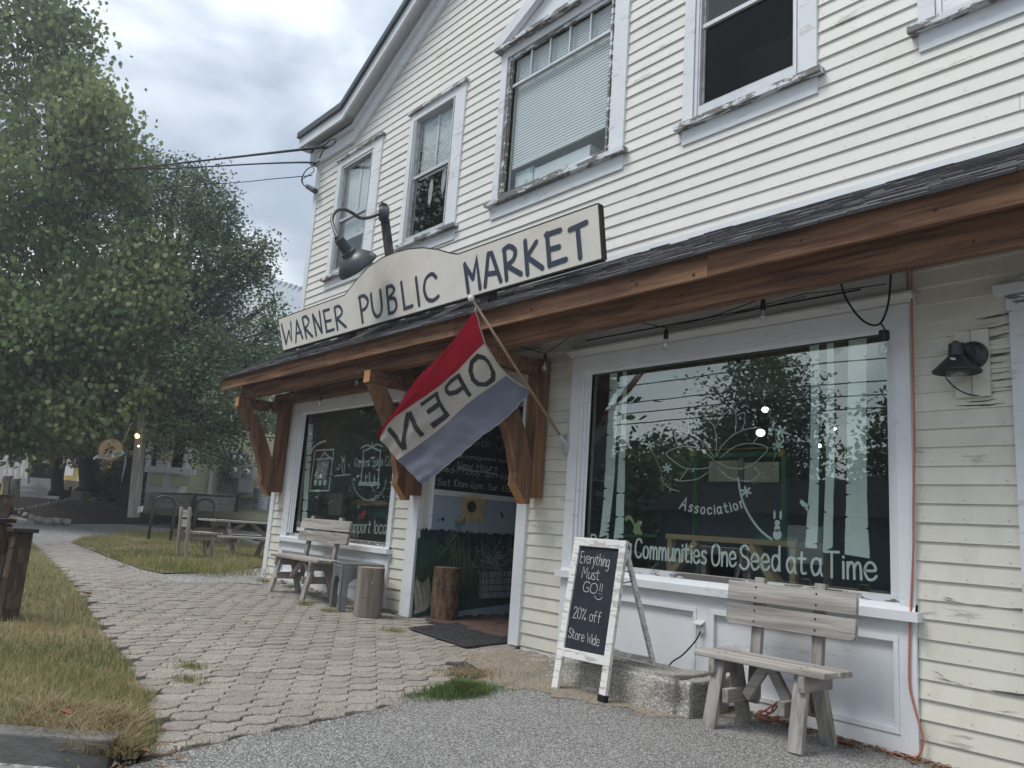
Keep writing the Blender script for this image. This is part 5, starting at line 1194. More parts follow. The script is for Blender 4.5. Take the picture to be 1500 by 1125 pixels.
litter(500, lambda: (random.uniform(-7.0, -5.6), random.uniform(.1, 1.3)), (.008, .02), .01)
litter(160, lambda: (random.uniform(-12, -4.5), random.uniform(-2.8, -.1)), (.006, .016), .006)
M['litter'] = leafmat('dry_leaf_litter', [(.10, .06, .035), (.16, .10, .06), (.24, .15, .09)], trans=0, sc=6)
o = lf.build('leaf_litter', M['litter'], kind='stuff'); prop(o, 'dry leaves and bark crumbs gathered along the foot of the wall')
def leaf(name, label, x, y, s, a, m, z=.012):
    P = [(-1, 0), (-.6, .35), (-.1, .5), (.5, .32), (1, 0), (.5, -.35), (-.1, -.45), (-.6, -.3)]
    t = MB()._add([(0, 0, 0)]+[(s*(p*math.cos(a)-q*math.sin(a)), s*(p*math.sin(a)+q*math.cos(a)), abs(q)*s*.7+.1*s*p*p) for p, q in P], [(0, i+1, (i+1) % 8+1) for i in range(8)])
    t.v = [(v[0]+x, v[1]+y, v[2]+G(x)+z) for v in t.v]
    return prop(t.build(name, m), label, 'leaf')
M['leaf_brown'] = mat('curled_brown_leaf', (.20, .085, .045), (.13, .05, .03), rnd=0, bump=.1)
leaf('fallen_leaf', 'single dark curled leaf lying in the middle of the paving', -8.79, -2.75, .06, .6, M['leaf_brown'])
leaf('fallen_leaf', 'reddish brown leaf lying on top of the kerb stone', -3.98, -3.93, .05, .3, M['leaf_brown'], .13)
leaf('fallen_leaf', 'orange brown leaf lying in dead grass by the kerb end', -3.72, -3.72, .04, 1.3, M['leaf_brown'], .03)
leaf('fallen_leaf', 'flat brown leaf on the asphalt behind the right bench', -2.33, -.22, .07, .2, M['leaf_brown'])
k_ = Vector((-3.72, -3.80)); kd = (Vector((-4.01, -4.15))-k_).normalized(); kn = Vector((kd.y, -kd.x))
ks = MB(); P0 = k_; P1 = k_+kd*4.5
for (a, b) in ((P0, P1),):
    n_ = Vector((-kd.y, kd.x)); n_ = n_ if n_.x < 0 else -n_
    ks.prism([(a.x, a.y, -.05), (b.x, b.y, -.05), (b.x+n_.x*.13, b.y+n_.y*.13, -.05), (a.x+n_.x*.13, a.y+n_.y*.13, -.05)], (0, 0, .17))
ko = ks.build('kerb', M['kerb'], bevel=.008); ko['kind'] = 'structure'

# ================================================================== SHINGLED POST AND LOW WALL at the left edge
M['shake'] = wood('dark_cedar_shakes', (.115, .085, .06), (.06, .043, .032), 'z', gs=14, bump=.7, rnd=.25)
M['cap_wood'] = mat('near_black_wood_cap', (.03, .026, .026), (.05, .045, .045), rnd=0)
def shpost(cx, cy, hw, h, label, wall=False):
    z0 = G(cx)-.02; t = thing('shingled_post', label, 'post', (cx, cy, z0), R(8))
    MB().box((-hw+.012, -hw+.012, 0), (hw-.012, hw-.012, h-.03)).build('core', M['shake'], t, local=True)
    MB().box((-hw-.028, -hw-.028, h-.03), (hw+.028, hw+.028, h)).build('cap', M['cap_wood'], t, local=True, bevel=.003)
    z = .02; k = 0
    while z < h-.06:
        top = min(z+.135, h-.031)
        for ax in range(4):
            q = Matrix.Rotation(ax*math.pi/2, 3, 'Z'); cut = random.uniform(-.5, .5)*hw if (k+ax) % 2 else hw*2
            for a, b in (((-hw, cut-.002), (cut+.002, hw)) if abs(cut) < hw else ((-hw, hw),)):
                o_ = .008+random.uniform(0, .003); j = random.uniform(-.004, .004)
                P = [(a, -hw+.010, top), (b, -hw+.010, top), (a, -hw+.004, top), (b, -hw+.004, top), (a, -hw-o_+.008, z+j), (b, -hw-o_+.008, z+j), (a, -hw+.010, z+j), (b, -hw+.010, z+j)]
                mb = MB(); mb._add([q @ Vector(p) for p in P], [(0, 2, 3, 1), (2, 4, 5, 3), (4, 6, 7, 5), (0, 6, 4, 2), (1, 3, 5, 7), (0, 1, 7, 6)])
                mb.build('shake', M['shake'], t, local=True)
        z += .113; k += 1
    return t
pp = GP(10, 914)
shpost(pp[0]-.05, pp[1]-.0, .062, .735, 'shingle clad post with a dark flat cap at the left edge of the view')
pw = Vector((pp[0]-.1, pp[1], 0)); wdir = (Vector(GP(-60, 905))-Vector(GP(10, 912))); wdir.z = 0; wdir.normalize()
lw = thing('plank_wall', 'low dark plank wall running out of view behind the shingled post', 'low wall', (pw.x, pw.y, G(pw.x)), math.atan2(wdir.y, wdir.x))
for k in range(6): MB().box((.09, -.02, .05+k*.115), (1.6, .012-.008*(k % 2), .05+k*.115+.108)).build('plank', M['shake'], lw, local=True)
MB().box((.095, -.008, .0), (1.6, .002, .74)).build('wall_core', M['cap_wood'], lw, local=True)
MB().box((.12, -.10, .745), (1.6, .10, .775)).build('coping', M['cap_wood'], lw, local=True)
p2 = GP(-2, 800)

shpost(p2[0]-.35, p2[1]-.05, .13, .85, 'second shingled post with a wide cap farther back at the left edge')
# ================================================================== TREES
M['leaf_a'] = leafmat('maple_leaves', [(.07, .12, .052), (.125, .19, .075), (.20, .265, .11), (.31, .34, .15)], sc=.35, trans=.42, rough=.5)
M['leaf_b'] = leafmat('pear_leaves', [(.052, .098, .062), (.085, .142, .08), (.125, .185, .095), (.20, .25, .125)], sc=.45, trans=.3, rough=.45)
M['leaf_c'] = leafmat('shrub_leaves', [(.018, .035, .016), (.03, .06, .024), (.06, .10, .04)], sc=1.2, trans=.25)
M['bark_dark'] = mat('dark_grey_tree_bark', (.060, .052, .045), (.03, .026, .023), scale=12, st=(1, 1, .25), rough=.95, bump=1, bs=22, bst=(1, 1, .25), rnd=.1)
LEAF_A = [(0, 0), (.28, .18), (.20, .42), (.5, .40), (.42, .62), (.62, .62), (.36, .85), (0, 1.0), (-.0, .5)]
def leaves(name, C, S, m, shape='lobed', droop=.6, parent=None, seed=1, kind=None):
    """C centres (n,3), S sizes (n)"""
    r_ = np.random.default_rng(seed); n = len(C)
    if shape == 'lobed': Q = np.array([(0, 0, 0), (.42, .22, -.08), (.30, .52, .0), (.46, .72, -.06), (.14, .74, .02), (0, 1.08, -.05), (-.14, .74, .02), (-.46, .72, -.06), (-.30, .52, .0), (-.42, .22, -.08)])
    else: Q = np.array([(0, 0, 0), (.30, .3, -.06), (.26, .68, -.03), (0, 1.0, -.08), (-.26, .68, -.03), (-.30, .3, -.06)])
    k = len(Q)
    az = r_.uniform(0, 2*np.pi, n); el = r_.normal(-droop, .35, n); tw = r_.normal(0, .7, n)
    d = np.stack([np.cos(az)*np.cos(el), np.sin(az)*np.cos(el), np.sin(el)], 1)
    s = np.stack([-np.sin(az), np.cos(az), 0*az], 1); u = np.cross(s, d)
    s2 = s*np.cos(tw)[:, None]+u*np.sin(tw)[:, None]; u2 = np.cross(s2, d)
    V = C[:, None, :]+(s2[:, None, :]*Q[None, :, 0:1]+d[:, None, :]*Q[None, :, 1:2]+u2[:, None, :]*Q[None, :, 2:3])*S[:, None, None]
    me = bpy.data.meshes.new(name); me.vertices.add(n*k); me.vertices.foreach_set('co', V.reshape(-1))
    me.loops.add(n*k); me.loops.foreach_set('vertex_index', np.arange(n*k, dtype=np.int32)); me.polygons.add(n); me.polygons.foreach_set('loop_start', (np.arange(n)*k).astype(np.int32))
    me.update(); me.materials.append(m)
    o = bpy.data.objects.new(name, me); COL.objects.link(o)
    if parent: o.parent = parent; o.location = -OFF[parent.name]
    if kind: o['kind'] = kind
    return o
def tree(label, base, r0, crown, m, n, size, shape, seed, cl=34, csp=.32, droop=.5, limbs=None, edge=.55, name='tree', top=None, extra=None, mb_=None):
    """crown: list of (centre, (rx, ry, rz), weight) lumps; leaves sit in clusters on twigs"""
    r_ = np.random.default_rng(seed); rd = random.Random(seed)
    t = thing(name, label, 'tree', tuple(base)); base = Vector(base)
    tp = Vector(top) if top is not None else Vector(crown[0][0])
    tk = MB(); P = [base+(tp-base)*k/8+Vector((rd.uniform(-1, 1), rd.uniform(-1, 1), 0))*r0*.5*(k > 0) for k in range(9)]
    tk.tube([base-Vector((0, 0, .1)), base+Vector((0, 0, .15))]+P[1:], [r0*1.55, r0*1.12]+[r0*(1-.095*k) for k in range(1, 9)], 12); tk.build('trunk', M['bark_dark'], t, smooth=True)
    br = MB(); cent = []
    wsum = sum(c[2] for c in crown)
    for (c, rr, w_) in crown:
        c = Vector(c); k = int(n/cl*w_/wsum)
        hubs = []
        for _ in range(max(2, int(5*w_))):
            q = r_.normal(0, 1, 3); q /= np.linalg.norm(q); h = c+Vector((q[0]*rr[0], q[1]*rr[1], q[2]*rr[2]))*.55; hubs.append(h)
            a = P[min(8, max(2, int(8*(h.z-base.z)/(max(.1, tp.z-base.z))*.75)))]
            m1 = a.lerp(h, .5)+Vector((rd.uniform(-.3, .3), rd.uniform(-.3, .3), rd.uniform(-.1, .5)))*min(1, rr[0]*.4)
            br.tube(sm([a, m1, h], 4), [max(.012, r0*.32*(1-k2/9)) for k2 in range(9)], 6)
        for _ in range(k):
            q = r_.normal(0, 1, 3); q /= np.linalg.norm(q); rad = (edge+(1-edge)*r_.random())**.8*(1+.16*r_.normal())
            p = c+Vector((q[0]*rr[0], q[1]*rr[1], q[2]*rr[2]))*rad
            if p.z < base.z+.8: continue
            if noise.noise(p*.9+Vector((seed, 0, 0))) < -.20: continue
            cent.append(p)
            if rd.random() < .25:
                h = min(hubs, key=lambda hh: (hh-p).length); br.tube([h, h.lerp(p, .6)+Vector((0, 0, .12)), p], [.028, .016, .006], 4, caps=False)
    br.build('limbs', M['bark_dark'], t, smooth=True)
    cc = np.array([tuple(p) for p in cent]); L_ = []
    for e_ in (extra or []): cc = np.concatenate([cc, np.array([tuple(e_)])])
    k = cl; ofs = r_.normal(0, 1, (len(cc), k, 3))*np.array([csp, csp, csp*.7]); L_ = (cc[:, None, :]+ofs).reshape(-1, 3)
    S_ = r_.uniform(.65, 1.2, len(L_))*size
    leaves('crown', L_, S_, m, shape, droop, t, seed)
    return t
def E3(px, py, dep, rx, ry, rz=None):
    s = dep/FPX; return (DP(px, py, dep), (rx*s, (rz or rx)*s, ry*s))
def cr(*L): return [(c, r, w) for (c, r), w in L]
bz = 1.0
bA = DP(83, 722, 25.0); bB = DP(188, 738, 24.5); bC = DP(133, 716, 27.5)
tree('tall maple at the left edge, pale green large leaves, branches reaching over the path', bA, .17, cr(
    (E3(30, 420, 22, 150, 130), 2.0), (E3(120, 480, 20.5, 105, 95), 1.6), (E3(60, 260, 22, 125, 120), 1.5), (E3(40, 80, 23, 95, 110), 1.0), (E3(100, 60, 23, 45, 60), .35), (E3(110, 120, 22, 30, 30), .15), (E3(10, -60, 24, 110, 120), .8),
    (E3(140, 190, 21.5, 55, 48), .45), (E3(160, 150, 21, 38, 26), .22), (E3(80, 580, 21, 110, 55), 1.0), (E3(210, 420, 21, 60, 95), .8), (E3(-60, 500, 20, 110, 140), .9), (E3(175, 560, 20.5, 70, 55), .6), (E3(165, 250, 22, 55, 50), .45), (E3(20, 640, 21.5, 55, 28), .2), (E3(120, 612, 20.5, 85, 34), .6), (E3(40, 615, 21, 70, 34), .4)),
    M['leaf_a'], 66000, .155, 'lobed', 3, cl=26, csp=.30, droop=1.05, top=DP(70, 60, 24), edge=.35)
tree('broad dark round-crowned tree with small leaves right of the maple', bB, .30, cr(
    (E3(275, 400, 23, 105, 120), 2.2), (E3(250, 520, 22, 120, 90), 2.0), (E3(300, 300, 23.5, 50, 60), .7), (E3(330, 400, 23, 62, 85), 1.0), (E3(245, 290, 24, 70, 60), .8), (E3(200, 260, 24.5, 60, 48), .5),
    (E3(330, 560, 21, 85, 75), 1.3), (E3(375, 390, 22.5, 20, 40), .18), (E3(385, 500, 21.5, 35, 60), .35), (E3(260, 620, 21.5, 110, 45), 1.1), (E3(370, 625, 20.5, 52, 45), .5), (E3(320, 668, 20.5, 40, 18), .14), (E3(395, 640, 20.5, 22, 48), .16), (E3(160, 620, 23, 80, 42), .8), (E3(95, 640, 24, 75, 25), .45), (E3(385, 365, 22.5, 9, 22), .05), (E3(400, 455, 22.5, 14, 30), .08)),
    M['leaf_b'], 78000, .105, 'oval', 8, cl=36, csp=.22, droop=.45, top=DP(265, 260, 23.5), edge=.4)
tree('thick trunked tree between the maple and the round-crowned tree', bC, .36, cr(
    (E3(140, 480, 27, 120, 150), 2), (E3(190, 380, 28, 100, 130), 1.6), (E3(100, 560, 27, 120, 80), 1.2), (E3(60, 300, 28, 110, 160), 1.2)),
    M['leaf_b'], 22000, .16, 'oval', 15, cl=30, csp=.3, top=DP(140, 380, 28))
# trees standing across the road, seen as reflections in the glass
def simple_tree(label, x, y, h, rc, seed, n=9000, m='leaf_b', size=.22, r0=.2, low=.35):
    crown = [((x, y, h*.66), (rc, rc, h*.26), 1.6), ((x+rc*.4, y-.4, h*.5), (rc*.7, rc*.7, h*.2), 1), ((x-rc*.5, y+.3, h*.52), (rc*.65, rc*.65, h*.2), 1), ((x+.1, y, h*.83), (rc*.5, rc*.5, h*.16), .6)]
    return tree(label, (x, y, G(x)), r0, crown, M[m], n, size, 'oval', seed, cl=26, csp=.34, top=(x, y, h*.8))
simple_tree('tall tree across the road mirrored in the middle of the right shop window', -14.3, -18.0, 7.9, 2.0, 31, 13000, size=.17)
simple_tree('street tree across the road at the corner beyond the maple', -24.0, -12.5, 14.0, 4.2, 32, 12000, size=.3, r0=.3)
simple_tree('spreading tree across the road mirrored at the right end of the shop window', -9.9, -18.6, 5.9, 1.5, 33, 6000)
simple_tree('low tree across the road left of the tall mirrored one', -15.5, -19.0, 5.2, 2.4, 34, 7000)
simple_tree('second low tree across the road behind the dark house', -20.5, -20.0, 5.4, 2.6, 35, 7000)
simple_tree('street tree opposite mirrored in the upstairs sashes', -19.5, -8.3, 14.0, 2.7, 36, 12000, size=.17)
simple_tree('broad tree down the road mirrored in the left shop window', -23.0, -7.6, 8.5, 3.4, 37, 12000, size=.2)
simple_tree('tree behind the broad one mirrored in the left shop window', -27.0, -11.5, 8.0, 3.6, 38, 9000, size=.22)
hg = MB(); r_ = np.random.default_rng(77); C_ = np.stack([r_.uniform(-40, 8, 26000), r_.normal(-24, .9, 26000), np.abs(r_.normal(0, 1, 26000))*1.5], 1)
C_[:, 2] = C_[:, 2]*(1+.4*np.sin(C_[:, 0]*.9))+.4
o = leaves('hedgerow', C_, r_.uniform(.2, .45, len(C_)), M['leaf_c'], 'oval', .3, None, 5, 'stuff'); prop(o, 'unbroken belt of bushes and saplings across the road')
C_ = np.stack([r_.uniform(-60, -15, 26000), r_.normal(-13, .8, 26000), np.abs(r_.normal(0, 1, 26000))*1.9+.1], 1)
o = leaves('dark_mirror_bushes', C_, r_.uniform(.22, .38, len(C_)), M['leaf_c'], 'oval', .3, None, 6, 'stuff'); prop(o, 'unseen low bushes added so the left shop window mirrors dark')  # out-of-view bushes added to darken the left window's reflection
# wires across the road
for k, (z, y) in enumerate(((6.3, -14), (5.7, -14.1), (5.1, -14.0), (4.8, -14.2), (4.45, -14.1))):
    P = [Vector((-45+i*4, y, z+.25*math.cos((i % 8)/8*2*math.pi)+(-45+i*4)*-.005)) for i in range(16)]
    prop(MB().tube(P, .018, 4).build('utility_wire', M['cord_black']), 'black utility wire across the road, %s of the five mirrored in the shop window' % ['topmost', 'second', 'middle', 'fourth', 'lowest'][k], 'wire', group='utility wires across the road')
# dark house across the road
hs = thing('dark_house', 'low dark clapboard house across the road, seen only as a reflection', 'house', (-6, -15, 0))
MB().box((-14.5, -17, 0), (3, -13.2, 2.0)).build('wall', mat('slate_blue_siding', (.10, .12, .15), (.08, .10, .13), scale=20, st=(.05, .05, 3), rnd=0), hs)
MB().prism([(-14.9, -12.9, 1.95), (-14.9, -17.3, 1.95), (-14.9, -15.1, 3.0)], (18.3, 0, 0)).build('roof', mat('charcoal_metal_roof', (.028, .03, .034), (.02, .022, .026), scale=5, st=(1, 8, 8), rnd=0, rough=.95, spec=.05), hs)
for x in (-10.5, -8, -4, -1): MB().box((x, -13.21, .8), (x+.9, -13.17, 1.7)).build('window', M['trim'], hs)

# ================================================================== MULCH BED, STONES, POSTS
def bedz(x, y):
    u = np.array([x-CAM[0], y-CAM[1]]); dep = float(u@FH[:2]); lat = float(u@RH[:2])
    t = min(1, max(0, (dep-20.0)/5.5)); return t
bp = [DP(x, y, 1) for x, y in ((0, 0),)]
be = [GP(x, y) for x, y in ((2, 768), (18, 752), (60, 763), (110, 765), (160, 765), (230, 766), (300, 764), (370, 762), (400, 762))]
front = [(p[0], p[1]) for p in be]
mm = MB(); nU = len(front); nV = 12; vs = []
ZT = {0: 1.12}
for i, (x, y) in enumerate(front):
    d = Vector((x-CAM[0], y-CAM[1])); L = d.length; d.normalize()
    for j in range(nV+1):
        t = j/nV; q = Vector((x, y))+d*(7.0*t); lift = min(1, t*1.25)
        z = G(x)-.03+(1.10-G(x))*lift+.04*noise.noise(Vector((q.x, q.y, 0)))*min(1, t*6)
        vs.append((q.x, q.y, z))
fs = [(i*(nV+1)+j, i*(nV+1)+j+1, (i+1)*(nV+1)+j+1, (i+1)*(nV+1)+j) for i in range(nU-1) for j in range(nV)]
mm._add(vs, fs); o = mm.build('mulch_bed', M['mulch'], smooth=True); o['kind'] = 'structure'
M['edge_stone'] = mat('pale_edging_stone', (.42, .41, .38), (.28, .27, .25), scale=9, rough=.95, bump=.8, bs=30, rnd=.2)
def at_depth_of_ground(x, y): return GP(x, y)
ORD = ['first', 'second', 'third', 'fourth', 'fifth', 'sixth', 'seventh', 'eighth', 'ninth']
ste = [(17, 744, 5), (23, 746, 5), (30, 749, 6), (38, 752, 6), (46, 756, 6), (56, 760, 9), (69, 762, 9), (83, 762, 12), (97, 763, 9)]
for k, (x, y, wpx) in enumerate(ste):
    p = GP(x, y+4); dep = float((p-CAM)@FH); s = wpx*dep/FPX
    o = stone('edging_stone', (p[0]-s*.6, p[1]-s*.45, p[2]-.05), (p[0]+s*.6, p[1]+s*.45, p[2]+.12), 5+k, M['edge_stone'], amp=.05, sub=5, rz=.3*k)
    prop(o, 'flat pale stone edging the mulch bed, %s along the row from the wooden posts' % ORD[k], 'stone', group='edging stones of the mulch bed')
es = MB(); rd_ = random.Random(2)
for k in range(15):
    t = (k+rd_.random()*.5)/15; x = 28+t*90; y = 747-t*20; p = DP(x, y, 23.6+t*2.6); s = rd_.uniform(.03, .06); n0 = len(es.v)
    es.lathe([(s*.7, -.06), (s, .0), (s*.85, .045), (s*.3, .06)], c=(p[0], p[1], p[2]-.02), n=7)
es = es.build('edging_stones', M['edge_stone'], kind='stuff'); prop(es, 'upper row of small stones edging the mulch bed')
for x, y0, y1, wpx, lb in ((9.5, 697, 741, 9, 'weathered square post at the far left, the left one of two'), (20.5, 701, 743, 9, 'weathered square post at the far left, the right one of two')):
    b = DP(x, y1, 24); a = DP(x+2.5, y0, 24); s = wpx*24/FPX
    mb = MB().bar(b, a, s, s, up=(RH[1], -RH[0], 0)); o = mb.build('wooden_post', M['grey_wood_z']); prop(o, lb, 'post')
b = DP(196, 752, 20.0); a = DP(213, 560, 20.4); utop = Vector(a)
up_ = MB().bar(b-Vector((0, 0, .1)), a, .215, .215, up=(0, 0, 1) if False else (FH[0], FH[1], 0), w2=.18, h2=.18).build('utility_post', M['grey_wood_z']); prop(up_, 'leaning square timber post carrying the pizza sign, standing in the mulch', 'post')
for (x, y, lb) in ((203, 748, 'left'), (207, 747, 'right')):
    p = DP(x, y, 19.9); o = MB().box((p[0]-.03, p[1]-.03, p[2]-.05), (p[0]+.03, p[1]+.03, p[2]+.10)).build('ground_light', M['white_plastic'], bevel=.004); prop(o, 'small pale box light at the foot of the leaning post, %s one' % lb, 'ground light')

# ================================================================== PIZZA SIGN
sd = 19.6; s_ = sd/FPX; pc = Vector(DP(162.5, 659, sd))
X_ = Vector(_r)*s_; Yv = Vector(_u)*s_; Nf = Vector(-_f)
X_ = Vector(_r); Yv = Vector((0, 0, 1)); X_ = (X_-Yv*X_.dot(Yv)).normalized(); Nn = X_.cross(Yv).normalized(); Nn = Nn if Nn.dot(Nf) > 0 else -Nn
ps = thing('pizza_sign', 'round painted pizza sign with a ribbon and a green OPEN arrow, hanging under the trees', 'sign', pc)
def PZ(a, b, w_=0): return pc+X_*(a*s_)+Yv*(b*s_)+Nn*w_
def disk(mb, cx, cy, rx, ry, w_, n=28): mb.face([PZ(cx+rx*math.cos(2*math.pi*k/n), cy+ry*math.sin(2*math.pi*k/n), w_) for k in range(n)])
mb = MB(); mb.prism([PZ(19*math.cos(2*math.pi*k/40), 17.5*math.sin(2*math.pi*k/40), -.03) for k in range(40)], Nn*.05); mb.build('board', mat('brown_crust_paint', (.22, .13, .07), rnd=0), ps)
mb = MB(); disk(mb, 0, 0, 17, 15.6, .022); mb.build('cheese', mat('cheese_yellow_paint', (.46, .36, .20), (.40, .28, .14), scale=9, rnd=0), ps)
mb = MB(); rd = random.Random(4)
for k in range(24):
    a = rd.uniform(0, 6.28); q = rd.uniform(2, 14.5); disk(mb, q*math.cos(a), q*math.sin(a)*.9, 1.35, 1.35, .024+k*.0003, 8)
mb.build('olives', M['black'], ps, kind='stuff')
mb = MB()
for k in range(12):
    a = rd.uniform(0, 6.28); q = rd.uniform(1, 11); mb.prism([PZ(q*math.cos(a)-1.6, q*math.sin(a)*.9, .032+k*.0003), PZ(q*math.cos(a)+1.2, q*math.sin(a)*.9+.9, .032+k*.0003), PZ(q*math.cos(a)+1.4, q*math.sin(a)*.9-.6, .032+k*.0003)], Nn*.0001)
mb.build('pepper_strips', mat('brick_red_paint', (.25, .06, .03), rnd=0), ps, kind='stuff')
mb = MB(); P = sm([PZ(-22, -17, .05), PZ(-16, -13.5, .05), PZ(-6, -13, .05), PZ(5, -12, .05), PZ(11, -9.5, .05)], 5); Pd = Yv*(4.5*s_)
for i in range(len(P)-1): mb.prism([P[i], P[i+1], P[i+1]+Pd, P[i]+Pd], Nn*.006)
mb.build('ribbon', M['white_wood'], ps)
mb = MB(); mb.prism([PZ(8, -11, .06), PZ(16, -7.5, .06), PZ(16, -9.8, .06), PZ(23.5, -3.5, .06), PZ(18, 1.2, .06), PZ(17.5, -1.2, .06), PZ(8, -4, .06)], Nn*.01); mb.build('arrow', mat('mint_green_paint', (.34, .52, .42), rnd=0), ps)
mb = MB(); text(mb, 'CORNER', lambda a, b, w_: PZ(-15, -12.4, .058)+X_*a+Yv*(b+a*.06)+Nn*w_, .05, .010, width=.33); text(mb, 'OPEN', lambda a, b, w_: PZ(8.6, -8.6, .072)+X_*a+Yv*(b+a*.35)+Nn*w_, .055, .012, width=.16)
mb.build('sign_lettering', M['black'], ps)
MB().tube([PZ(-15, 11, 0), PZ(-15.5, 30, 0)], .006, 4).build('chain', M['cord_black'], ps); MB().tube([PZ(15, 11, 0), PZ(24, 42, 0)], .009, 4).build('chain', M['alu'], ps)
hb = DP(120, 600, sd); 
o = MB().tube([PZ(-20, 60, 0), PZ(30, 44, 0), utop], .03, 6).build('hanging_beam', M['bark_dark'], ps)

# ================================================================== LIT BULBS ON THE POST
for (x, y, r_, lb) in ((201, 638.5, .062, 'larger round bulb glowing warm beside the leaning post'), (203, 653.5, .028, 'small glowing bulb just under the larger one by the post'), (50, 655, .03, 'tiny glowing bulb at the porch on the far left')):
    p = DP(x, y, 19.9 if x > 100 else 26); o = MB().lathe([(r_*math.sin(math.pi*k/8)+.0005, -r_*math.cos(math.pi*k/8)) for k in range(9)], c=p, n=12).build('glowing_bulb', M['glow_warm'], smooth=True); prop(o, lb, 'bulb')

# ================================================================== YELLOW HOUSE (local frame: x right, y away from the camera, z up)
HROOT = Vector(HW(0, 27, 1.1))
def houseM(): return Matrix(((RH[0], FH[0], 0, CAM[0]), (RH[1], FH[1], 0, CAM[1]), (0, 0, 1, 0), (0, 0, 0, 1)))
HMx = houseM()
class HB(MB):
    def __init__(s): super().__init__(); s.M = HMx
def hl(x, y, d): return HL(x, y, d)
yh = thing('yellow_house', 'pale yellow clapboard house with white bay, meters and steep metal roof behind the trees', 'house', HW(-9, 27, 1.1))
M['yellow'] = mat('pale_yellow_clapboard', (.66, .65, .45), (.60, .59, .40), scale=3, rnd=.04, rough=.7)
M['house_white'] = mat('cool_white_trim', (.78, .79, .80), (.72, .73, .75), rnd=.03)  # plain cool white for trim on the far houses
M['metal_roof'] = mat('pale_metal_roof', (.36, .40, .43), (.30, .34, .37), scale=3, rough=.45, metal=.3, rnd=0)
M['pane_dark'] = glass('dark_house_glass', 1.7, (.2, .24, .26))
D0 = 27.0
uL, uR = hl(218, 700, D0)[0], hl(500, 640, D0)[0]; zE = hl(400, 505, D0)[2]; zG = 1.12
bw = HB().box((uL, D0+.03, zG-.3), (uR, D0+7, zE)); bw.build('wall', M['yellow'], yh)
z = zG+.02; nb = 0
spans = [(uL+.02, hl(335, 700, D0)[0]), (hl(340, 700, D0)[0], uR)]
while z < zE-.05:
    a_, b_ = uL+.02, uR; ex = .115
    HB()._add([(a_, D0-.0, z), (b_, D0-.0, z), (b_, D0+.028, z+ex), (a_, D0+.028, z+ex), (a_, D0+.03, z), (b_, D0+.03, z)], [(0, 1, 2, 3), (0, 4, 5, 1)]).build('clapboard', M['yellow'], yh); z += ex
# roof: plane rising away, ridge falling to the right as seen
e1_, e2_ = hl(360, 470, D0-.4), hl(520, 560, D0-.4)
zr = hl(385, 405, D0+4.5)[2]
rfm = HB(); rfm.prism([(uL-.3, D0-.35, zE-.05), (uR+.3, D0-.35, zE-.05), (uR+.3, D0+4.5, zr-1.15), (uL-.3, D0+4.5, zr+.35)], (0, 0, .05)); rfm.build('roof', M['metal_roof'], yh)
for k in range(34):
    uu = uL-.3+k*(uR-uL+.6)/33; zz = zr+.35-1.5*(k/33)
    HB().bar((uu, D0-.36, zE+.02), (uu, D0+4.48, zz+.07), .03, .05).build('roof_seam', M['metal_roof'], yh)
HB().box((uL-.1, D0-.06, zE-.3), (uR+.2, D0-.001, zE-.06)).build('frieze', M['house_white'], yh)
HB().box((uL-.02, D0-.05, zG-.2), (uL+.16, D0-.001, zE-.3)).build('corner_board', M['house_white'], yh)
# bay with panels, and the entrance column at its left
def hbx(n_, x0, y0, x1, y1, d0, d1, m, **k):
    a = hl(x0, y1, D0); b = hl(x1, y0, D0)
    return HB().box((a[0], D0+d0, a[2]), (b[0], D0+d1, b[2])).build(n_, m, k.pop('p', yh), **k)
bay = hbx('bay_window', 224, 560, 296, 722, -.62, -.001, M['house_white'])
hbx('bay_panel', 229, 697, 252, 711, -.64, -.621, M['yellow'], p=bay); hbx('bay_panel', 262, 699, 290, 713, -.64, -.621, M['yellow'], p=bay)
hbx('bay_sill', 222, 689, 298, 693, -.68, -.621, M['house_white'], p=bay)
hbx('bay_glass', 233, 640, 246, 686, -.64, -.621, M['pane_dark'], p=bay); hbx('bay_glass', 262, 640, 284, 688, -.64, -.621, M['pane_dark'], p=bay)
for x in (230, 248, 259, 286): hbx('bay_mullion', x-1.2, 630, x+1.2, 689, -.66, -.621, M['house_white'], p=bay)
hbx('side_door', 303, 640, 320, 735, -.08, -.001, M['house_white'])
wn = hbx('window', 382, 655, 391, 703, -.07, -.001, M['house_white']); hbx('glass', 387, 662, 391, 698, -.085, -.071, M['pane_dark'], p=wn)
hbx('column', 216, 600, 221, 722, -1.3, -1.15, M['house_white']); hbx('column_base', 213, 716, 224, 722, -1.4, -1.05, M['house_white'])
hbx('foundation', 330, 728, 470, 745, -.02, -.001, M['granite'])
# electricity meters: things bolted to the wall are parts of the house
def meter(x0, y0, x1, y1, dials):
    b = hbx('meter_box', x0, y0, x1, y1, -.16, -.032, mat('grey_meter_enamel', (.34, .36, .38), rnd=0)) if 'meterm' not in M else hbx('meter_box', x0, y0, x1, y1, -.16, -.032, M['meterm'])
    for x, y in dials:
        p = hl(x, y, D0); c = HMx @ Vector((p[0], D0-.17, p[2]))
        MB().lathe([(.085, 0), (.085, .05), (.075, .10), (.04, .12)], c=c, n=16, axis=(-FH[0], -FH[1], 0)).build('meter_dial', M['house_white'], b); MB().lathe([(.05, 0), (.045, .004)], c=c-Vector(tuple(FH))*.122, n=10, axis=(-FH[0], -FH[1], 0)).build('meter_face', M['room'], b)
M['meterm'] = mat('grey_meter_enamel', (.34, .36, .38), rnd=0)
meter(326, 662, 362, 681, [(335, 669), (344, 670), (354, 671)]); meter(337, 682, 373, 700, [(346, 689), (364.5, 691.5)]); meter(350, 699, 369, 721, []); meter(376, 702, 388, 716, [])
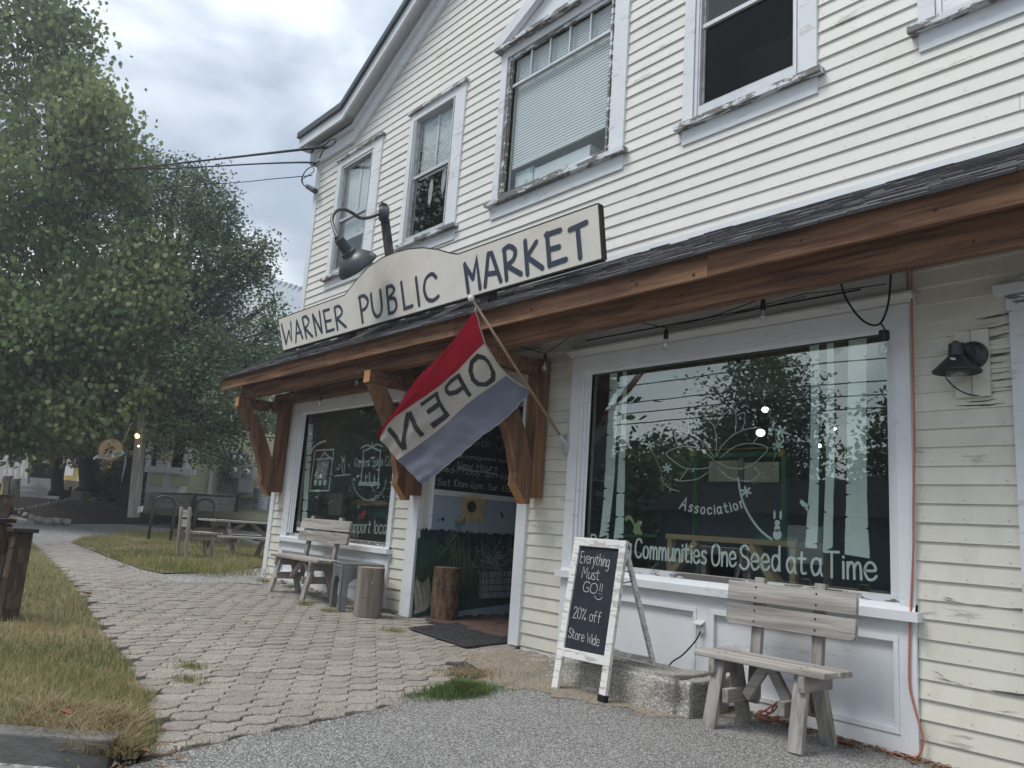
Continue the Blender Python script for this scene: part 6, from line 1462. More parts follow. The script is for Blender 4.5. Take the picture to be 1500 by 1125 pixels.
M['conduit'] = mat('grey_conduit', (.22, .22, .22), rnd=0)
for x in (322, 328, 334, 340, 345): hbx('conduit', x-.6, 690, x+.6, 722, -.06, -.032, M['conduit'])
cond = HB().tube([tuple(hl(365, 700, D0-.1)), tuple(hl(370, 660, D0-.1)), tuple(hl(366, 640, D0-.1)), tuple(hl(372, 612, D0-.1))], .02, 5).build('conduit', M['conduit'], yh)
# timber planter, can, basket
pl_ = thing('timber_planter', 'long weathered timber retaining box in front of the yellow house', 'planter', HW(-8, 24.6, .9))
for i, (x0, x1) in enumerate(((218, 280), (283, 344))):
    for k in range(3):
        a = hl(x0, 722+(x0-218)*.062+7.2*k+6.6, 24.6); b = hl(x1, 722+(x1-218)*.062+7.2*k+6.6, 24.6); h_ = 6.6*24.6/FPX
        HB().prism([(a[0], 24.6, a[2]), (b[0], 24.6, b[2]), (b[0], 24.6, b[2]+h_), (a[0], 24.6, a[2]+h_)], (0, .14, 0)).build('timber', M['grey_wood'], pl_)
for x in (281.5, 345): a = hl(x, 750, 24.5); b = hl(x, 724, 24.5); HB().box((a[0]-.045, 24.5, a[2]), (a[0]+.045, 24.6, b[2])).build('stake', M['post_dark'], pl_)
a = hl(218, 722, 24.6); b = hl(345, 731, 24.6); HB().prism([(a[0], 24.75, a[2]), (b[0], 24.75, b[2]), (b[0], 27, b[2]+.1), (a[0], 27, a[2]+.1)], (0, 0, .02)).build('soil_fill', M['mulch'], pl_)
cn = hl(380, 747, 24.0); cc = HMx @ Vector((cn[0], 24.0, cn[2])); can = thing('trash_can', 'galvanised ribbed trash can beside the yellow house', 'trash can', cc)
prof = [(.20, 0), (.205, .02)]+[(.205+.04*k/12+(.006 if k % 2 else 0), .03+.52*k/12) for k in range(13)]+[(.262, .57), (.262, .60), (.25, .60)]
MB().lathe(prof, c=cc, n=24).build('body', M['galv'], can, smooth=False); MB().lathe([(.268, .60), (.27, .63), (.18, .68), (.03, .70)], c=cc, n=24).build('lid', M['galv'], can)
bk_ = DP(239, 662, 23.5); r_ = np.random.default_rng(9)
o = leaves('flower_basket', bk_+r_.normal(0, 1, (420, 3))*np.array([.13, .13, .22]), r_.uniform(.05, .09, 420), leafmat('yellow_flowers', [(.30, .22, .02), (.45, .36, .04), (.20, .24, .05)], sc=4), 'oval', .2, None, 9); prop(o, 'hanging basket of yellow flowers in front of the bay window', 'flower basket', kind='stuff')
# shrubs under the trees
def shrub(label, px, py, dep, rx, ry, n, seed, size=.09, m='leaf_c', sparse=False):
    r_ = np.random.default_rng(seed); s = dep/FPX; q = r_.normal(0, 1, (n, 3)); q /= np.linalg.norm(q, axis=1)[:, None]; q *= (r_.random(n)**.4)[:, None]
    C = DP(px, py, dep)+q*np.array([rx*s, rx*s, ry*s]); o = leaves('shrub', C, r_.uniform(.6, 1.3, n)*size, M[m], 'oval', .3, None, seed); prop(o, label, 'shrub')
shrub('dark shrub in the mulch between the two big trunks', 158, 712, 25.5, 26, 26, 2600, 21)
shrub('dense dark shrub behind the leaning post under the trees', 190, 700, 27.5, 30, 45, 2600, 22)
shrub('dark foliage mass behind the thick trunk', 120, 665, 28.5, 45, 22, 2600, 23)
for k in range(7):     # vines on the wall
    pass
shrub('thin vine climbing the yellow wall below the meters', 333, 690, 26.6, 14, 22, 260, 25, .08)
# back woods
r_ = np.random.default_rng(3); nW = 26000; uu = r_.uniform(-30, 2, nW); zz = np.abs(r_.normal(0, 1, nW))*2.8-.8; dd = r_.normal(36, 1.2, nW)
C_ = np.stack([CAM[0]+RH[0]*uu+FH[0]*dd, CAM[1]+RH[1]*uu+FH[1]*dd, zz+1.0], 1); o = leaves('woodland', C_, r_.uniform(.25, .5, nW), M['leaf_c'], 'oval', .4, None, 12, 'stuff'); prop(o, 'dark woodland edge behind the houses')

# ================================================================== PIZZA HOUSE PORCH
PD = 28.5
pr = thing('porch_house', 'yellow house with a white railed porch and lattice skirt behind the maple', 'house', HW(*[hl(60, 735, PD)[0], PD, 1.2]))
def pb_(n_, x0, y0, x1, y1, d0, d1, m, p=None):
    a = hl(x0, y1, PD); b = hl(x1, y0, PD); return HB().box((a[0], PD+d0, a[2]), (b[0], PD+d1, b[2])).build(n_, m, p or pr)
M['yellow2'] = mat('warm_yellow_boards', (.62, .48, .19), (.55, .42, .16), rnd=.05)
pb_('wall', -60, 560, 135, 735, 2.2, 2.4, M['yellow2'])
pb_('corner_pilaster', 97, 640, 107, 730, 2.0, 2.19, M['house_white']); pb_('corner_pilaster', 74, 640, 80, 730, 2.0, 2.19, M['house_white'])
pb_('dark_doorway', 84, 655, 96, 712, 2.15, 2.19, M['room']); pb_('window', 46, 655, 66, 690, 2.12, 2.19, M['house_white'])
pb_('porch_deck', 20, 703, 97, 712, -.05, 2.2, M['house_white'])
for i in range(20):
    x = 23+i*3.6
    if x < 92: pb_('lattice_upright', x, 712, x+1.1, 733-i*.5, -.02, .0, M['house_white'])
for k in range(6): pb_('lattice_rail', 22, 713+k*3.4, 92-k*1.2, 714.1+k*3.4, -.045, -.021, M['house_white'])
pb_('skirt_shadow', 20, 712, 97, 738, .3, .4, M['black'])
rl = hl(-10, 680, PD-.3); rr = hl(44, 664, PD-.3)
HB().bar((rl[0], PD-.3, rl[2]), (rr[0], PD-.3, rr[2]), .09, .10).build('stair_rail', M['trim_low'], pr)
for x in (2, 10, 19, 28, 42): 
    a = hl(x-1.5, 708, PD-.3); b = hl(x+1, 664+(44-x)*.3, PD-.3); HB().bar((a[0], PD-.3, a[2]), (b[0], PD-.3, b[2]), .06 if x < 40 else .14, .06).build('rail_post', M['house_white'], pr)
for i in range(16):
    x = 46+i*3.1; pb_('black_baluster', x, 682, x+.7, 704, -.02, 0, M['black_metal'])
pb_('black_handrail', 44, 680.5, 96, 682, -.03, .01, M['black_metal']); pb_('porch_post', 62, 640, 66, 704, 0, .12, M['house_white'])
for x in (-10, 0, 8, 16, 26): pb_('picket', x, 650, x+3.5, 700, .6, .7, M['house_white'])

# ================================================================== PICNIC TABLE, CHAIR, BIKE RACKS
tp_ = DP(363, 770, 16.4); tt = thing('picnic_table', 'weathered A-frame picnic table on the small lawn by the corner of the building', 'picnic table', (tp_[0], tp_[1], G2(tp_[0], tp_[1])-.0), R(98))
MBt = lambda: MB()
L2, Wt = .92, .38
for k in range(5): MB().box((-L2, -Wt+k*.154, .715), (L2, -Wt+k*.154+.146, .755)).build('top_plank', M['grey_wood'], tt, local=True, bevel=.004)
for sy in (-1, 1):
    for k in range(2): MB().box((-L2, sy*.62-.145+k*.15, .42), (L2, sy*.62-.145+k*.15+.14, .455)).build('seat_plank', M['grey_wood'], tt, local=True, bevel=.004)
for sx in (-1, 1):
    x = sx*.62
    MB().box((x-.02, -.36, .63), (x+.02, .36, .713)).build('top_bearer', M['grey_wood_y'], tt, local=True); MB().box((x-.02, -.76, .335), (x+.02, .76, .418)).build('seat_bearer', M['grey_wood_y'], tt, local=True)
    for sy in (-1, 1): MB().bar((x+.042, sy*.62, 0), (x+.042, sy*.2, .71), .04, .10, up=(1, 0, 0)).build('leg', M['grey_wood_y'], tt, local=True)
    MB().bar((x-.02*sx, 0, .37), (.08*sx, 0, .71), .04, .08).build('brace', M['grey_wood'], tt, local=True)
cp = GP(278, 818); print('chair', cp, 'table', tp_)
ch = thing('garden_chair', 'weathered plank garden chair with its back to the path, left of the picnic table', 'chair', (cp[0], cp[1]+.1, G(cp[0])+.005), R(177))
for sx in (-1, 1):
    MB().bar((sx*.25, .24, 0), (sx*.25, .29, .86), .04, .10, up=(1, 0, 0)).build('back_post', M['grey_wood_z'], ch, local=True, bevel=.01); MB().bar((sx*.22, -.22, 0), (sx*.22, -.16, .42), .04, .09, up=(1, 0, 0)).build('front_leg', M['grey_wood_z'], ch, local=True)
    MB().box((sx*.225-.02, -.24, .33), (sx*.225+.02, .26, .42)).build('side_rail', M['grey_wood_y'], ch, local=True)
for k in range(3): MB().box((-.30, -.24+k*.15, .421), (.30, -.24+k*.15+.142, .455)).build('seat_plank', M['grey_wood'], ch, local=True)
for za in (.52, .68): MB().prism([(-.24, .225+(za-.5)*.06, za), (.24, .225+(za-.5)*.06, za), (.24, .235+(za-.5)*.06, za+.13), (-.24, .235+(za-.5)*.06, za+.13)], (0, .03, 0)).build('back_slat', M['grey_wood'], ch, local=True)
def rack(p0, p1, h, label):
    p0, p1 = Vector(p0), Vector(p1); t = thing('bike_rack', label, 'bike rack', p0); w_ = (p1-p0).length/2; c = (p0+p1)/2; d = (p1-p0).normalized()
    P = [p0-Vector((0, 0, .05)), p0+Vector((0, 0, h*.5))]+[c-d*w_*math.cos(math.pi*k/12)+Vector((0, 0, h-w_*.75+w_*.75*math.sin(math.pi*k/12))) for k in range(13)]+[p1+Vector((0, 0, h*.5)), p1-Vector((0, 0, .05))]
    MB().tube(P, .03, 10).build('hoop', M['black_metal'], t, smooth=True)
rk = GP(217, 792, .02); rk2 = GP(247, 782, .02)
sc_ = 1.0
def onray(x, y, dep): p = DP(x, y, dep); return p
a = GP(217, 791); b = DP(250, 788, float((a-CAM)@_f)+.15); b[2] = a[2]; t_ = DP(232, 726, float((a-CAM)@_f)); rack(a, b, t_[2]-a[2], 'black hoop bike rack on the lawn, the left one, fully in view')
a = GP(281, 789); b = DP(308, 788, float((a-CAM)@_f)+.1); b[2] = a[2]; t_ = DP(293, 730, float((a-CAM)@_f)); rack(a, b, t_[2]-b[2], 'black hoop bike rack behind the garden chair and picnic table')

# ================================================================== SERVICE WIRES AND FITTINGS AT THE EAVE
def wire(label, pts, r): prop(MB().tube(sm([Vector(p) for p in pts], 5), r, 5).build('service_wire', M['cord_black'], smooth=True), label, 'wire')
q = lambda x, y, yy: PY(x, y, yy)
wire('thick black service cable running from the gable corner over the trees', [q(480, 216, -.34), q(443, 219, -.36), DP(300, 235, 17), DP(150, 250, 21), DP(-60, 262, 27)], .022)
wire('twisted lower service cable leaving below the eave corner', [q(462, 241, .0), q(450, 238, -.2), DP(380, 240, 14.5), DP(262, 246, 18), DP(120, 250, 23), DP(-60, 262, 28)], .016)
wire('thin wire below the service cables, fading into the trees', [q(457, 257, -.03), DP(400, 262, 14), DP(320, 269, 16.5), DP(120, 280, 24)], .008)
sh_ = thing('service_fittings', 'grey service fittings and looped cables hanging at the eave corner', 'cable fittings', q(466, 262, -.05))
MB().tube(sm([Vector(q(x, y, -.40)) for x, y in ((443, 218), (462, 216), (476, 212), (484, 205), (492, 204), (488, 212), (474, 220), (468, 232))], 4), .009, 5).build('cable_loop', M['cord_black'], sh_)
MB().tube(sm([Vector(q(x, y, -.12)) for x, y in ((468, 236), (458, 243), (448, 250), (442, 262), (444, 270), (452, 276), (458, 277))], 4), .009, 5).build('cable_loop', M['cord_black'], sh_)
MB().tube(sm([Vector(q(x, y, -.14)) for x, y in ((455, 240), (460, 250), (450, 258), (443, 263), (446, 272), (455, 275))], 4), .007, 5).build('cable_loop', M['cord_black'], sh_)
MB().tube([Vector(q(450, 273, -.12)), Vector(q(462, 280, -.10))], [.035, .045], 8).build('splice_box', M['black_metal'], sh_)
# ================================================================== PAINTED GLASS AND WHAT IS BEHIND IT
GY = .0545
M['birch_paint'] = mat('chalky_birch_paint', (.74, .80, .78), (.62, .70, .68), scale=5, rnd=0, bump=0, rough=.9)
M['glass_white'] = mat('white_window_paint', (.80, .82, .80), (.72, .75, .73), scale=30, rnd=0, bump=0, rough=.9)
M['glass_line'] = mat('thin_white_outline_paint', (.66, .70, .69), rnd=0, bump=0)
M['glass_green'] = mat('lime_window_paint', (.30, .38, .20), rnd=0, bump=0)
M['glass_grass'] = mat('green_window_paint', (.06, .22, .10), rnd=0, bump=0)
def FW(u, v, w_=0): p = PY(u, v, GY+w_*.5); return (p[0], p[1], p[2])
def poly_(mb, pts, w_=0): mb.face([FW(x, y, w_) for x, y in pts])
# birches on the right window
def birch(edgesL, edgesR, notch, seed, parent, w_=0):
    mb = MB(); rd = random.Random(seed)
    L_ = [tuple(p)[:2] for p in sm([(a, b, 0) for a, b in edgesL], 4)]; R_ = [tuple(p)[:2] for p in sm([(a, b, 0) for a, b in edgesR], 4)]
    n = min(len(L_), len(R_))
    vs = []; 
    for i in range(n): vs += [FW(L_[i][0]+rd.uniform(-.4, .4), L_[i][1], w_), FW(R_[i][0]+rd.uniform(-.4, .4), R_[i][1], w_)]
    mb._add(vs, [(2*i, 2*i+1, 2*i+3, 2*i+2) for i in range(n-1)]); mb.build('birch_trunk', M['birch_paint'], parent)
    nb = MB()
    for k in range(notch):
        i = rd.randrange(2, n-1); side = rd.random() < .5; x, y = (L_ if side else R_)[i]; s = 1 if side else -1; ln = rd.uniform(5, 11)
        poly_(nb, [(x-s*.8, y-2.0), (x+s*ln*.4, y-.3), (x+s*ln, y), (x+s*ln*.4, y+.5), (x-s*.8, y+2.4)][::s], -.002)
    nb.build('bark_marks', M['black'], parent, kind='stuff')
birch([(894, 528), (892, 587), (889, 637), (886, 700), (882, 757), (877.5, 787)], [(905, 528), (904, 587), (902.6, 637), (900, 700), (894, 757), (891, 783)], 9, 1, shR)
birch([(912.6, 526), (911, 587), (909, 637), (904, 708), (902, 757), (898.4, 788)], [(918.6, 526), (918, 587), (917, 637), (915, 708), (914, 757), (912.6, 788)], 9, 2, shR)
birch([(1186, 503), (1188, 560), (1187, 620), (1186, 690), (1182, 760), (1179.4, 802)], [(1199.5, 502), (1200, 560), (1199.5, 620), (1199.5, 690), (1198, 760), (1197, 803.6)], 9, 3, shR)
birch([(1211, 499), (1212, 560), (1210, 620), (1209.5, 690), (1207, 750), (1205, 808)], [(1221, 498), (1222, 560), (1222, 620), (1222, 690), (1220.5, 750), (1219.5, 802)], 8, 4, shR)
birch([(1243, 495), (1242, 560), (1241, 620), (1240.4, 690), (1238.7, 757), (1237, 812)], [(1269, 492), (1269, 560), (1269, 620), (1269.7, 690), (1270.5, 757), (1274, 818)], 12, 5, shR)
birch([(1171, 735), (1175, 741), (1180, 746), (1183, 751)], [(1174, 731), (1179, 736), (1184, 739), (1186, 742)], 1, 6, shR)
def lines(name, L, wd, m, parent, smooth=True):
    mb = MB(); z = 0
    for pts in L:
        z += .00025; p = [(q.x, q.y) for q in sm([(a, b, 0) for a, b in pts], 5)] if smooth else pts
        W3 = [FW(a, b) for a, b in p]; ribbon(mb, [(a[0], a[2]) for a in W3], wd, lambda u, v, w_: (u, GY+w_, v), z)
    return mb.build(name, m, parent)
lotus = [[(1045.5, 673.7), (1027, 658.7), (1002, 653.7), (976, 663), (987, 675.4), (1005, 686), (1035.5, 685.4), (1045.5, 677)],
 [(1046, 670), (1030.5, 648.7), (1010.4, 635.3), (987.8, 633.3), (994.5, 653.7)], [(1049, 667), (1049, 640), (1043.8, 622), (1027, 605), (1017, 603), (1018, 620), (1018, 636)], [(1017, 612), (1008, 608), (1008.7, 633.6)],
 [(1048, 627), (1057, 610), (1074.7, 598.5), (1078, 613.6), (1077, 633.6)], [(1049.7, 668.7), (1057, 653.7), (1074, 637), (1094, 628.6), (1113, 627), (1110, 638.8), (1103, 648.8)],
 [(1054, 671), (1077, 653.7), (1102, 649.5), (1124, 656), (1112, 672), (1092, 685), (1068, 685), (1050, 676)], [(994.5, 704.7), (1007, 687)], [(1036, 692), (1020, 702), (994.5, 704.7)],
 [(1079, 608.6), (1090, 604.4), (1090.6, 617), (1087, 629.5)], [(1048, 678), (1058, 692), (1075, 702), (1098, 705)], [(1098, 705), (1112, 694), (1104, 684)]]
lines('lotus_outline', lotus, .0062, M['glass_line'], shR)
lines('painted_hoop', [[(1081, 700), (1086, 728), (1096, 752), (1112, 775), (1130, 790)]], .016, M['glass_line'], shR)
fl_ = []
for cx, cy, r_ in ((952, 652.5, 6), (977, 685.5, 6), (1144, 632, 8), (1139, 652.5, 7), (1092, 720, 7), (1208, 611, 5)):
    for k in range(6):
        a = k*math.pi/3+.3; fl_.append([(cx+1.5*math.cos(a), cy+1.5*math.sin(a)), (cx+r_*math.cos(a), cy+r_*math.sin(a))])
lines('painted_flowers', fl_, .016, M['birch_paint'], shR, False)
vine = [[(955, 660), (962, 675), (968, 690), (972, 705), (980, 715), (995, 720)], [(1115, 585), (1128, 610), (1136, 640), (1134, 670), (1124, 690), (1108, 705)]]
rd = random.Random(12)
for V_ in list(vine):
    P = sm([(a, b, 0) for a, b in V_], 4)
    for p in P[::2]: a = rd.uniform(0, 6.28); vine.append([(p.x, p.y), (p.x+7*math.cos(a), p.y+7*math.sin(a))])
lines('painted_vine', vine, .006, M['glass_green'], shR)
sq_ = [(931, 783), (927, 779), (929, 772), (926, 765), (921, 760), (918, 764), (915, 761), (917, 756), (923, 755), (927, 760), (930, 768), (932, 766), (936, 762), (940, 764), (940, 769), (937, 772), (939, 777), (942, 783)]
mb = MB(); poly_(mb, sq_); mb.build('squirrel', M['glass_green'], shR)
rb = MB()
for cx, cy, rx, ry in ((1138.5, 783, 6.5, 8), (1138.5, 774, 4.5, 5), (1138.5, 766, 4, 4.2), (1134.5, 754, 1.8, 7), (1143.5, 754.5, 1.8, 7)): rb.face([FW(cx+rx*math.cos(-2*math.pi*k/12), cy+ry*math.sin(-2*math.pi*k/12), .0002*cx % .001) for k in range(12)])
rb.build('rabbit', M['birch_paint'], shR, kind='stuff')
gs_ = [[(x, 790+(x-1110)*.06), (x+rd.uniform(-2, 2), 790+(x-1110)*.06-rd.uniform(3, 7))] for x in np.arange(1108, 1168, 2.2)]+[[(x, 786), (x+rd.uniform(-2, 2), 786-rd.uniform(2, 4))] for x in np.arange(908, 962, 2)]
lines('painted_grass', gs_, .006, M['glass_grass'], shR, False)
# window slogan, one word after another
def word(mb, s, x0, x1, yb0, yb1, hpx, wd, plane=GY, m=None, jit=.0, gap=.12):
    a = PY(x0, yb0, plane); b = PY(x1, yb1, plane); h = PY(x0, yb0-hpx, plane)[2]-a[2]; sl = (b[2]-a[2])/(b[0]-a[0])
    text(mb, s, lambda u, v, w_: (a[0]+u, plane+w_, a[2]+v+u*sl), h, wd, width=(b[0]-a[0])+.02, gap=gap, jit=jit)
mb = MB()
for s, x0, x1, y0, y1, h in (('Building', 864, 923, 809, 814, 26), ('Communities', 930, 1033, 816, 826, 27), ('One', 1042, 1077, 828, 829.5, 31), ('Seed', 1084, 1141, 833, 836, 34), ('at', 1152, 1180, 838, 841, 34), ('a', 1188, 1204, 842, 843, 38), ('Time', 1208, 1284, 845, 850, 37)):
    word(mb, s, x0, x1, y0, y1, h, .0165)
mb.build('window_slogan', M['glass_white'], shR)
mb = MB(); s = 'Association'; tot = sum(ADV[c]+.2 for c in s); u = 0; z = 0
for c in s:
    t = (u+ADV[c]/2)/tot; cx, cy = 995+100*t, 744+11*(1-(2*t-1)**2)-4*t; a = math.atan2(11*(-4*(2*t-1))*1-4, 100); sc = 17 if c == 'A' else 15
    for st in GL[c].split('|'):
        pts = [tuple(map(float, q.split(','))) for q in st.strip('~').split()]
        if st.startswith('~'): pts = [(p.x, p.y) for p in sm([(x, y, 0) for x, y in pts], 3)]
        W3 = [FW(cx+((x-ADV[c]/2)*math.cos(a)+y*math.sin(a))*sc, cy+((x-ADV[c]/2)*math.sin(a)-y*math.cos(a))*sc) for x, y in pts]
        z += .0002; ribbon(mb, [(p[0], p[2]) for p in W3], .011, lambda u_, v, w_: (u_, GY+w_, v), z)
    u += ADV[c]+.2
mb.build('arched_lettering', M['glass_white'], shR)
# left window
birch([(452, 622), (450, 657), (446, 700), (442, 760)], [(459, 622), (457, 657), (453, 700), (450, 760)], 8, 7, shL)
lines('painted_branch', [[(453, 668), (460, 655), (468, 649), (477, 646)]], .03, M['birch_paint'], shL)
F_ = [(461.5, 660), (489, 658.4), (481.5, 718.6), (453.7, 719)]
lines('painted_notice', [[F_[0], F_[1]], [F_[1], F_[2]], [F_[2], F_[3]], [F_[3], F_[0]], [(469, 671), (475, 663), (484, 671)], [(463, 673), (485, 671)]], .022, M['birch_paint'], shL, False)
mb = MB(); poly_(mb, [(465, 674), (483, 672.5), (477, 702), (461, 703)], .004); mb.build('notice_ground', mat('thin_white_wash', (.26, .31, .29), rnd=0, bump=0), shL)
mb = MB(); word(mb, 'WARNER', 464, 480, 684.5, 684, 6, .010); word(mb, 'PUBLIC', 465, 479, 692, 691.5, 6, .010); word(mb, 'MARKET', 462, 478, 700.5, 700, 6, .010)
for x in (460, 467, 474): poly_(mb, [(x, 703), (x+4.5, 703), (x+3.8, 711), (x-.7, 711)])
mb.build('notice_lettering', M['glass_white'], shL)
lines('painted_stall', [[(532.6, 660), (529, 706)], [(557.7, 658), (554, 706)], [(525, 710), (556, 710)], [(526, 707), (555, 707)], [(529, 656), (537, 652), (545, 655)], [(545, 655), (552, 651), (560, 654)], [(545, 655), (545, 648)], [(545, 655), (535, 660)], [(545, 655), (557, 661)]]+[[(x, 706), (x+.3, 697-k % 2*4)] for k, x in enumerate((535, 541, 548))], .022, M['birch_paint'], shL)
mb = MB(); word(mb, 'Central Spice Co', 519, 571, 684, 682, 13, .012, gap=.06)
word(mb, 'shop local', 433, 466, 776, 776, 17, .012); word(mb, 'eat local', 471, 503, 777, 778, 17, .012); word(mb, 'support local', 509, 567, 779.5, 782, 19, .013)
mb.build('window_lettering', M['glass_white'], shL)
dots = [[(516+30*(1-math.cos(t))*.8, 700+32*math.sin(t)), (516+30*(1-math.cos(t))*.8+1.2, 700+32*math.sin(t)+1.5)] for t in np.linspace(.1, 3.04, 26)]
lines('arched_small_lettering', dots, .014, M['glass_line'], shL, False)
lines('rabbit_outline', [[(503, 695), (501, 684), (503, 672), (505, 684), (505, 695)], [(500, 669), (503, 676)], [(506, 668), (504, 676)], [(491, 697), (513, 695)], [(496, 680), (498, 683)], [(495, 688), (497, 685)], [(510, 680), (512, 684)]], .016, M['birch_paint'], shL)
mb = MB(); poly_(mb, [(524, 757), (530, 751), (533, 746), (536, 750), (534, 756), (530, 760), (526, 759)]); mb.build('cardinal', mat('red_window_paint', (.45, .05, .08), rnd=0, bump=0), shL)
lines('painted_grass', [[(x, 756+(x-550)*.1), (x+rd.uniform(-2, 2), 748+rd.uniform(-2, 3))] for x in np.arange(550, 570, 1.8)], .012, M['glass_grass'], shL, False)
lines('painted_snow', [[(x, y), (x+1.2, y+.8)] for x, y in [(rd.uniform(543, 569), rd.uniform(715, 748)) for _ in range(16)]], .012, M['glass_line'], shL, False)
# ---- behind the right glass
def ibox(n_, x0, y0, x1, y1, yy, th, m, lb, cat, group=None):
    a = PY(x0, y1, yy); b = PY(x1, y0, yy)
    return prop(MB().box((a[0], yy, a[2]), (b[0], yy+th, b[2])).build(n_, m), lb, cat, group)
gf = thing('play_frame', 'green and yellow toy frame with cream panels seen inside the right shop window', 'toy frame', PY(1085, 750, 1.0))
def gbx(n_, x0, y0, x1, y1, m, dy=0, th=.05): a = PY(x0, y1, 1.0); b = PY(x1, y0, 1.0); return MB().box((a[0], 1.0+dy, a[2]), (b[0], 1.0+dy+th, b[2])).build(n_, m, gf)
M['toy_green'] = mat('green_plastic', (.03, .20, .07), rnd=0, bump=0, rough=.5); M['toy_yellow'] = mat('yellow_plastic', (.65, .45, .04), rnd=0, bump=0, rough=.5); M['cream_card'] = mat('cream_card', (.72, .66, .48), rnd=0, bump=0)
gbx('top_bar', 1024, 655, 1140, 660, M['toy_yellow'], -.03); gbx('header', 1022, 661, 1147, 671, M['toy_green'])
gbx('upright', 1013, 661, 1021, 792, M['toy_green']); gbx('upright', 1143, 663, 1151, 800, M['toy_green']); gbx('upright', 1166, 700, 1172, 800, M['toy_green'], .3)
gbx('corner', 1013.5, 659, 1021, 668, M['toy_yellow'], -.035, .03); gbx('corner', 1143.5, 659, 1151, 669, M['toy_yellow'], -.035, .03)
gbx('panel', 1036, 674, 1079, 705, M['cream_card'], .02, .01); gbx('panel', 1088, 676, 1139, 706, M['cream_card'], .02, .01); gbx('divider', 1080, 671, 1087, 704, M['galv'], .015, .02); gbx('lower_panel', 1022, 708, 1142, 790, M['room_dark'], .02, .01)
wt = thing('work_table', 'pale timber work table with corner braces just inside the right shop window', 'table', PY(1070, 838, .30))
M['pine'] = wood('fresh_pine', (.50, .37, .19), (.40, .28, .14), 'x', gs=9, rnd=.05)
a = PY(975, 787, .30); b = PY(1166, 798, .30)
MB().box((a[0], .30, a[2]-.01), (b[0], .85, a[2]+.03)).build('top', M['pine'], wt)
for x in (a[0]+.01, b[0]-.055):
    for y in (.31, .78): MB().box((x, y, .16), (x+.045, y+.05, a[2]-.012)).build('leg', M['pine'], wt)
MB().bar((a[0]+.05, .33, .85), (a[0]+.30, .33, a[2]-.02), .05, .08, up=(0, 1, 0)).build('brace', M['pine'], wt); MB().bar((b[0]-.05, .33, .72), (b[0]-.36, .33, a[2]-.02), .05, .10, up=(0, 1, 0)).build('brace', M['pine'], wt)
cbn = thing('cabinet', 'tall grey cabinet with panelled doors standing inside behind the squirrel painting', 'cabinet', PY(970, 790, 2.4))
a = PY(938, 790, 2.4); b = PY(1008, 640, 2.4); MB().box((a[0], 2.4, .16), (b[0], 2.9, b[2])).build('carcass', mat('grey_green_cabinet', (.17, .20, .18), rnd=0), cbn)
for i in range(3): w3 = (b[0]-a[0])/3; MB().box((a[0]+w3*i+.02, 2.38, 1.0), (a[0]+w3*(i+1)-.02, 2.399, b[2]-.05)).build('door', mat('pale_cabinet_door', (.30, .33, .31), rnd=0), cbn)
for k, (x, y, r_) in enumerate(((998, 562, .055), (1013, 607, .05), (1121, 600, .035), (1114, 634, .045), (1200, 653, .022), (1222, 628, .018))):
    p = PY(x, y, 2.6)
    o = MB().lathe([(r_*math.sin(math.pi*k_/8)+.0005, -r_*math.cos(math.pi*k_/8)*.85) for k_ in range(9)], c=p, n=12).build('ceiling_bulb', M['glow'], smooth=True)
    prop(o, ['lit round bulb high in the right window, near the flag reflection', 'lit bulb below the highest one, over the lotus painting', 'lit bulb above the right end of the toy frame, upper one', 'lit bulb above the right end of the toy frame, lower one', 'small lit bulb between the first two right-hand birches', 'tiny lit bulb beside the middle right-hand birch'][k], 'bulb')
# ---- behind the left glass
iw = thing('interior_window', 'small white mullioned window seen deep inside the left shop', 'window', PY(496, 640, 2.0))
a = PY(473, 660, 2.0); b = PY(521, 624, 2.0)
MB().box((a[0], 2.0, a[2]), (b[0], 2.03, b[2])).build('backing', M['room_dark'], iw)
for x0, x1 in ((490, 501), (505.5, 514)): p = PY(x0, 659, 1.99); q2 = PY(x1, 626, 1.99); MB().box((p[0], 1.98, p[2]), (q2[0], 1.995, q2[2])).build('curtain', emit('curtain_daylight_glow', (.8, .85, .86), .35), iw)  # emission in the curtains stands in for daylight on them
for x0, x1 in ((472, 474), (487, 489), (502.5, 504.5), (519.5, 521.5)): p = PY(x0, 660, 1.97); q2 = PY(x1, 624, 1.97); MB().box((p[0], 1.955, p[2]), (q2[0], 1.975, q2[2])).build('mullion', M['house_white'], iw)
ibox('tote_bag', 479, 722, 502, 754, .45, .05, mat('printed_white_tote', (.45, .44, .40), (.32, .32, .29), scale=14, rnd=0), 'printed white tote bag hanging in the left shop window', 'bag')
ibox('shelf', 436, 733, 566, 736, .6, .25, M['pine'], 'thin wooden display shelf across the inside of the left window', 'shelf')
ibox('figurine', 460, 727, 465, 750, .55, .04, M['house_white'], 'slim white figurine on the shelf in the left window', 'figurine')

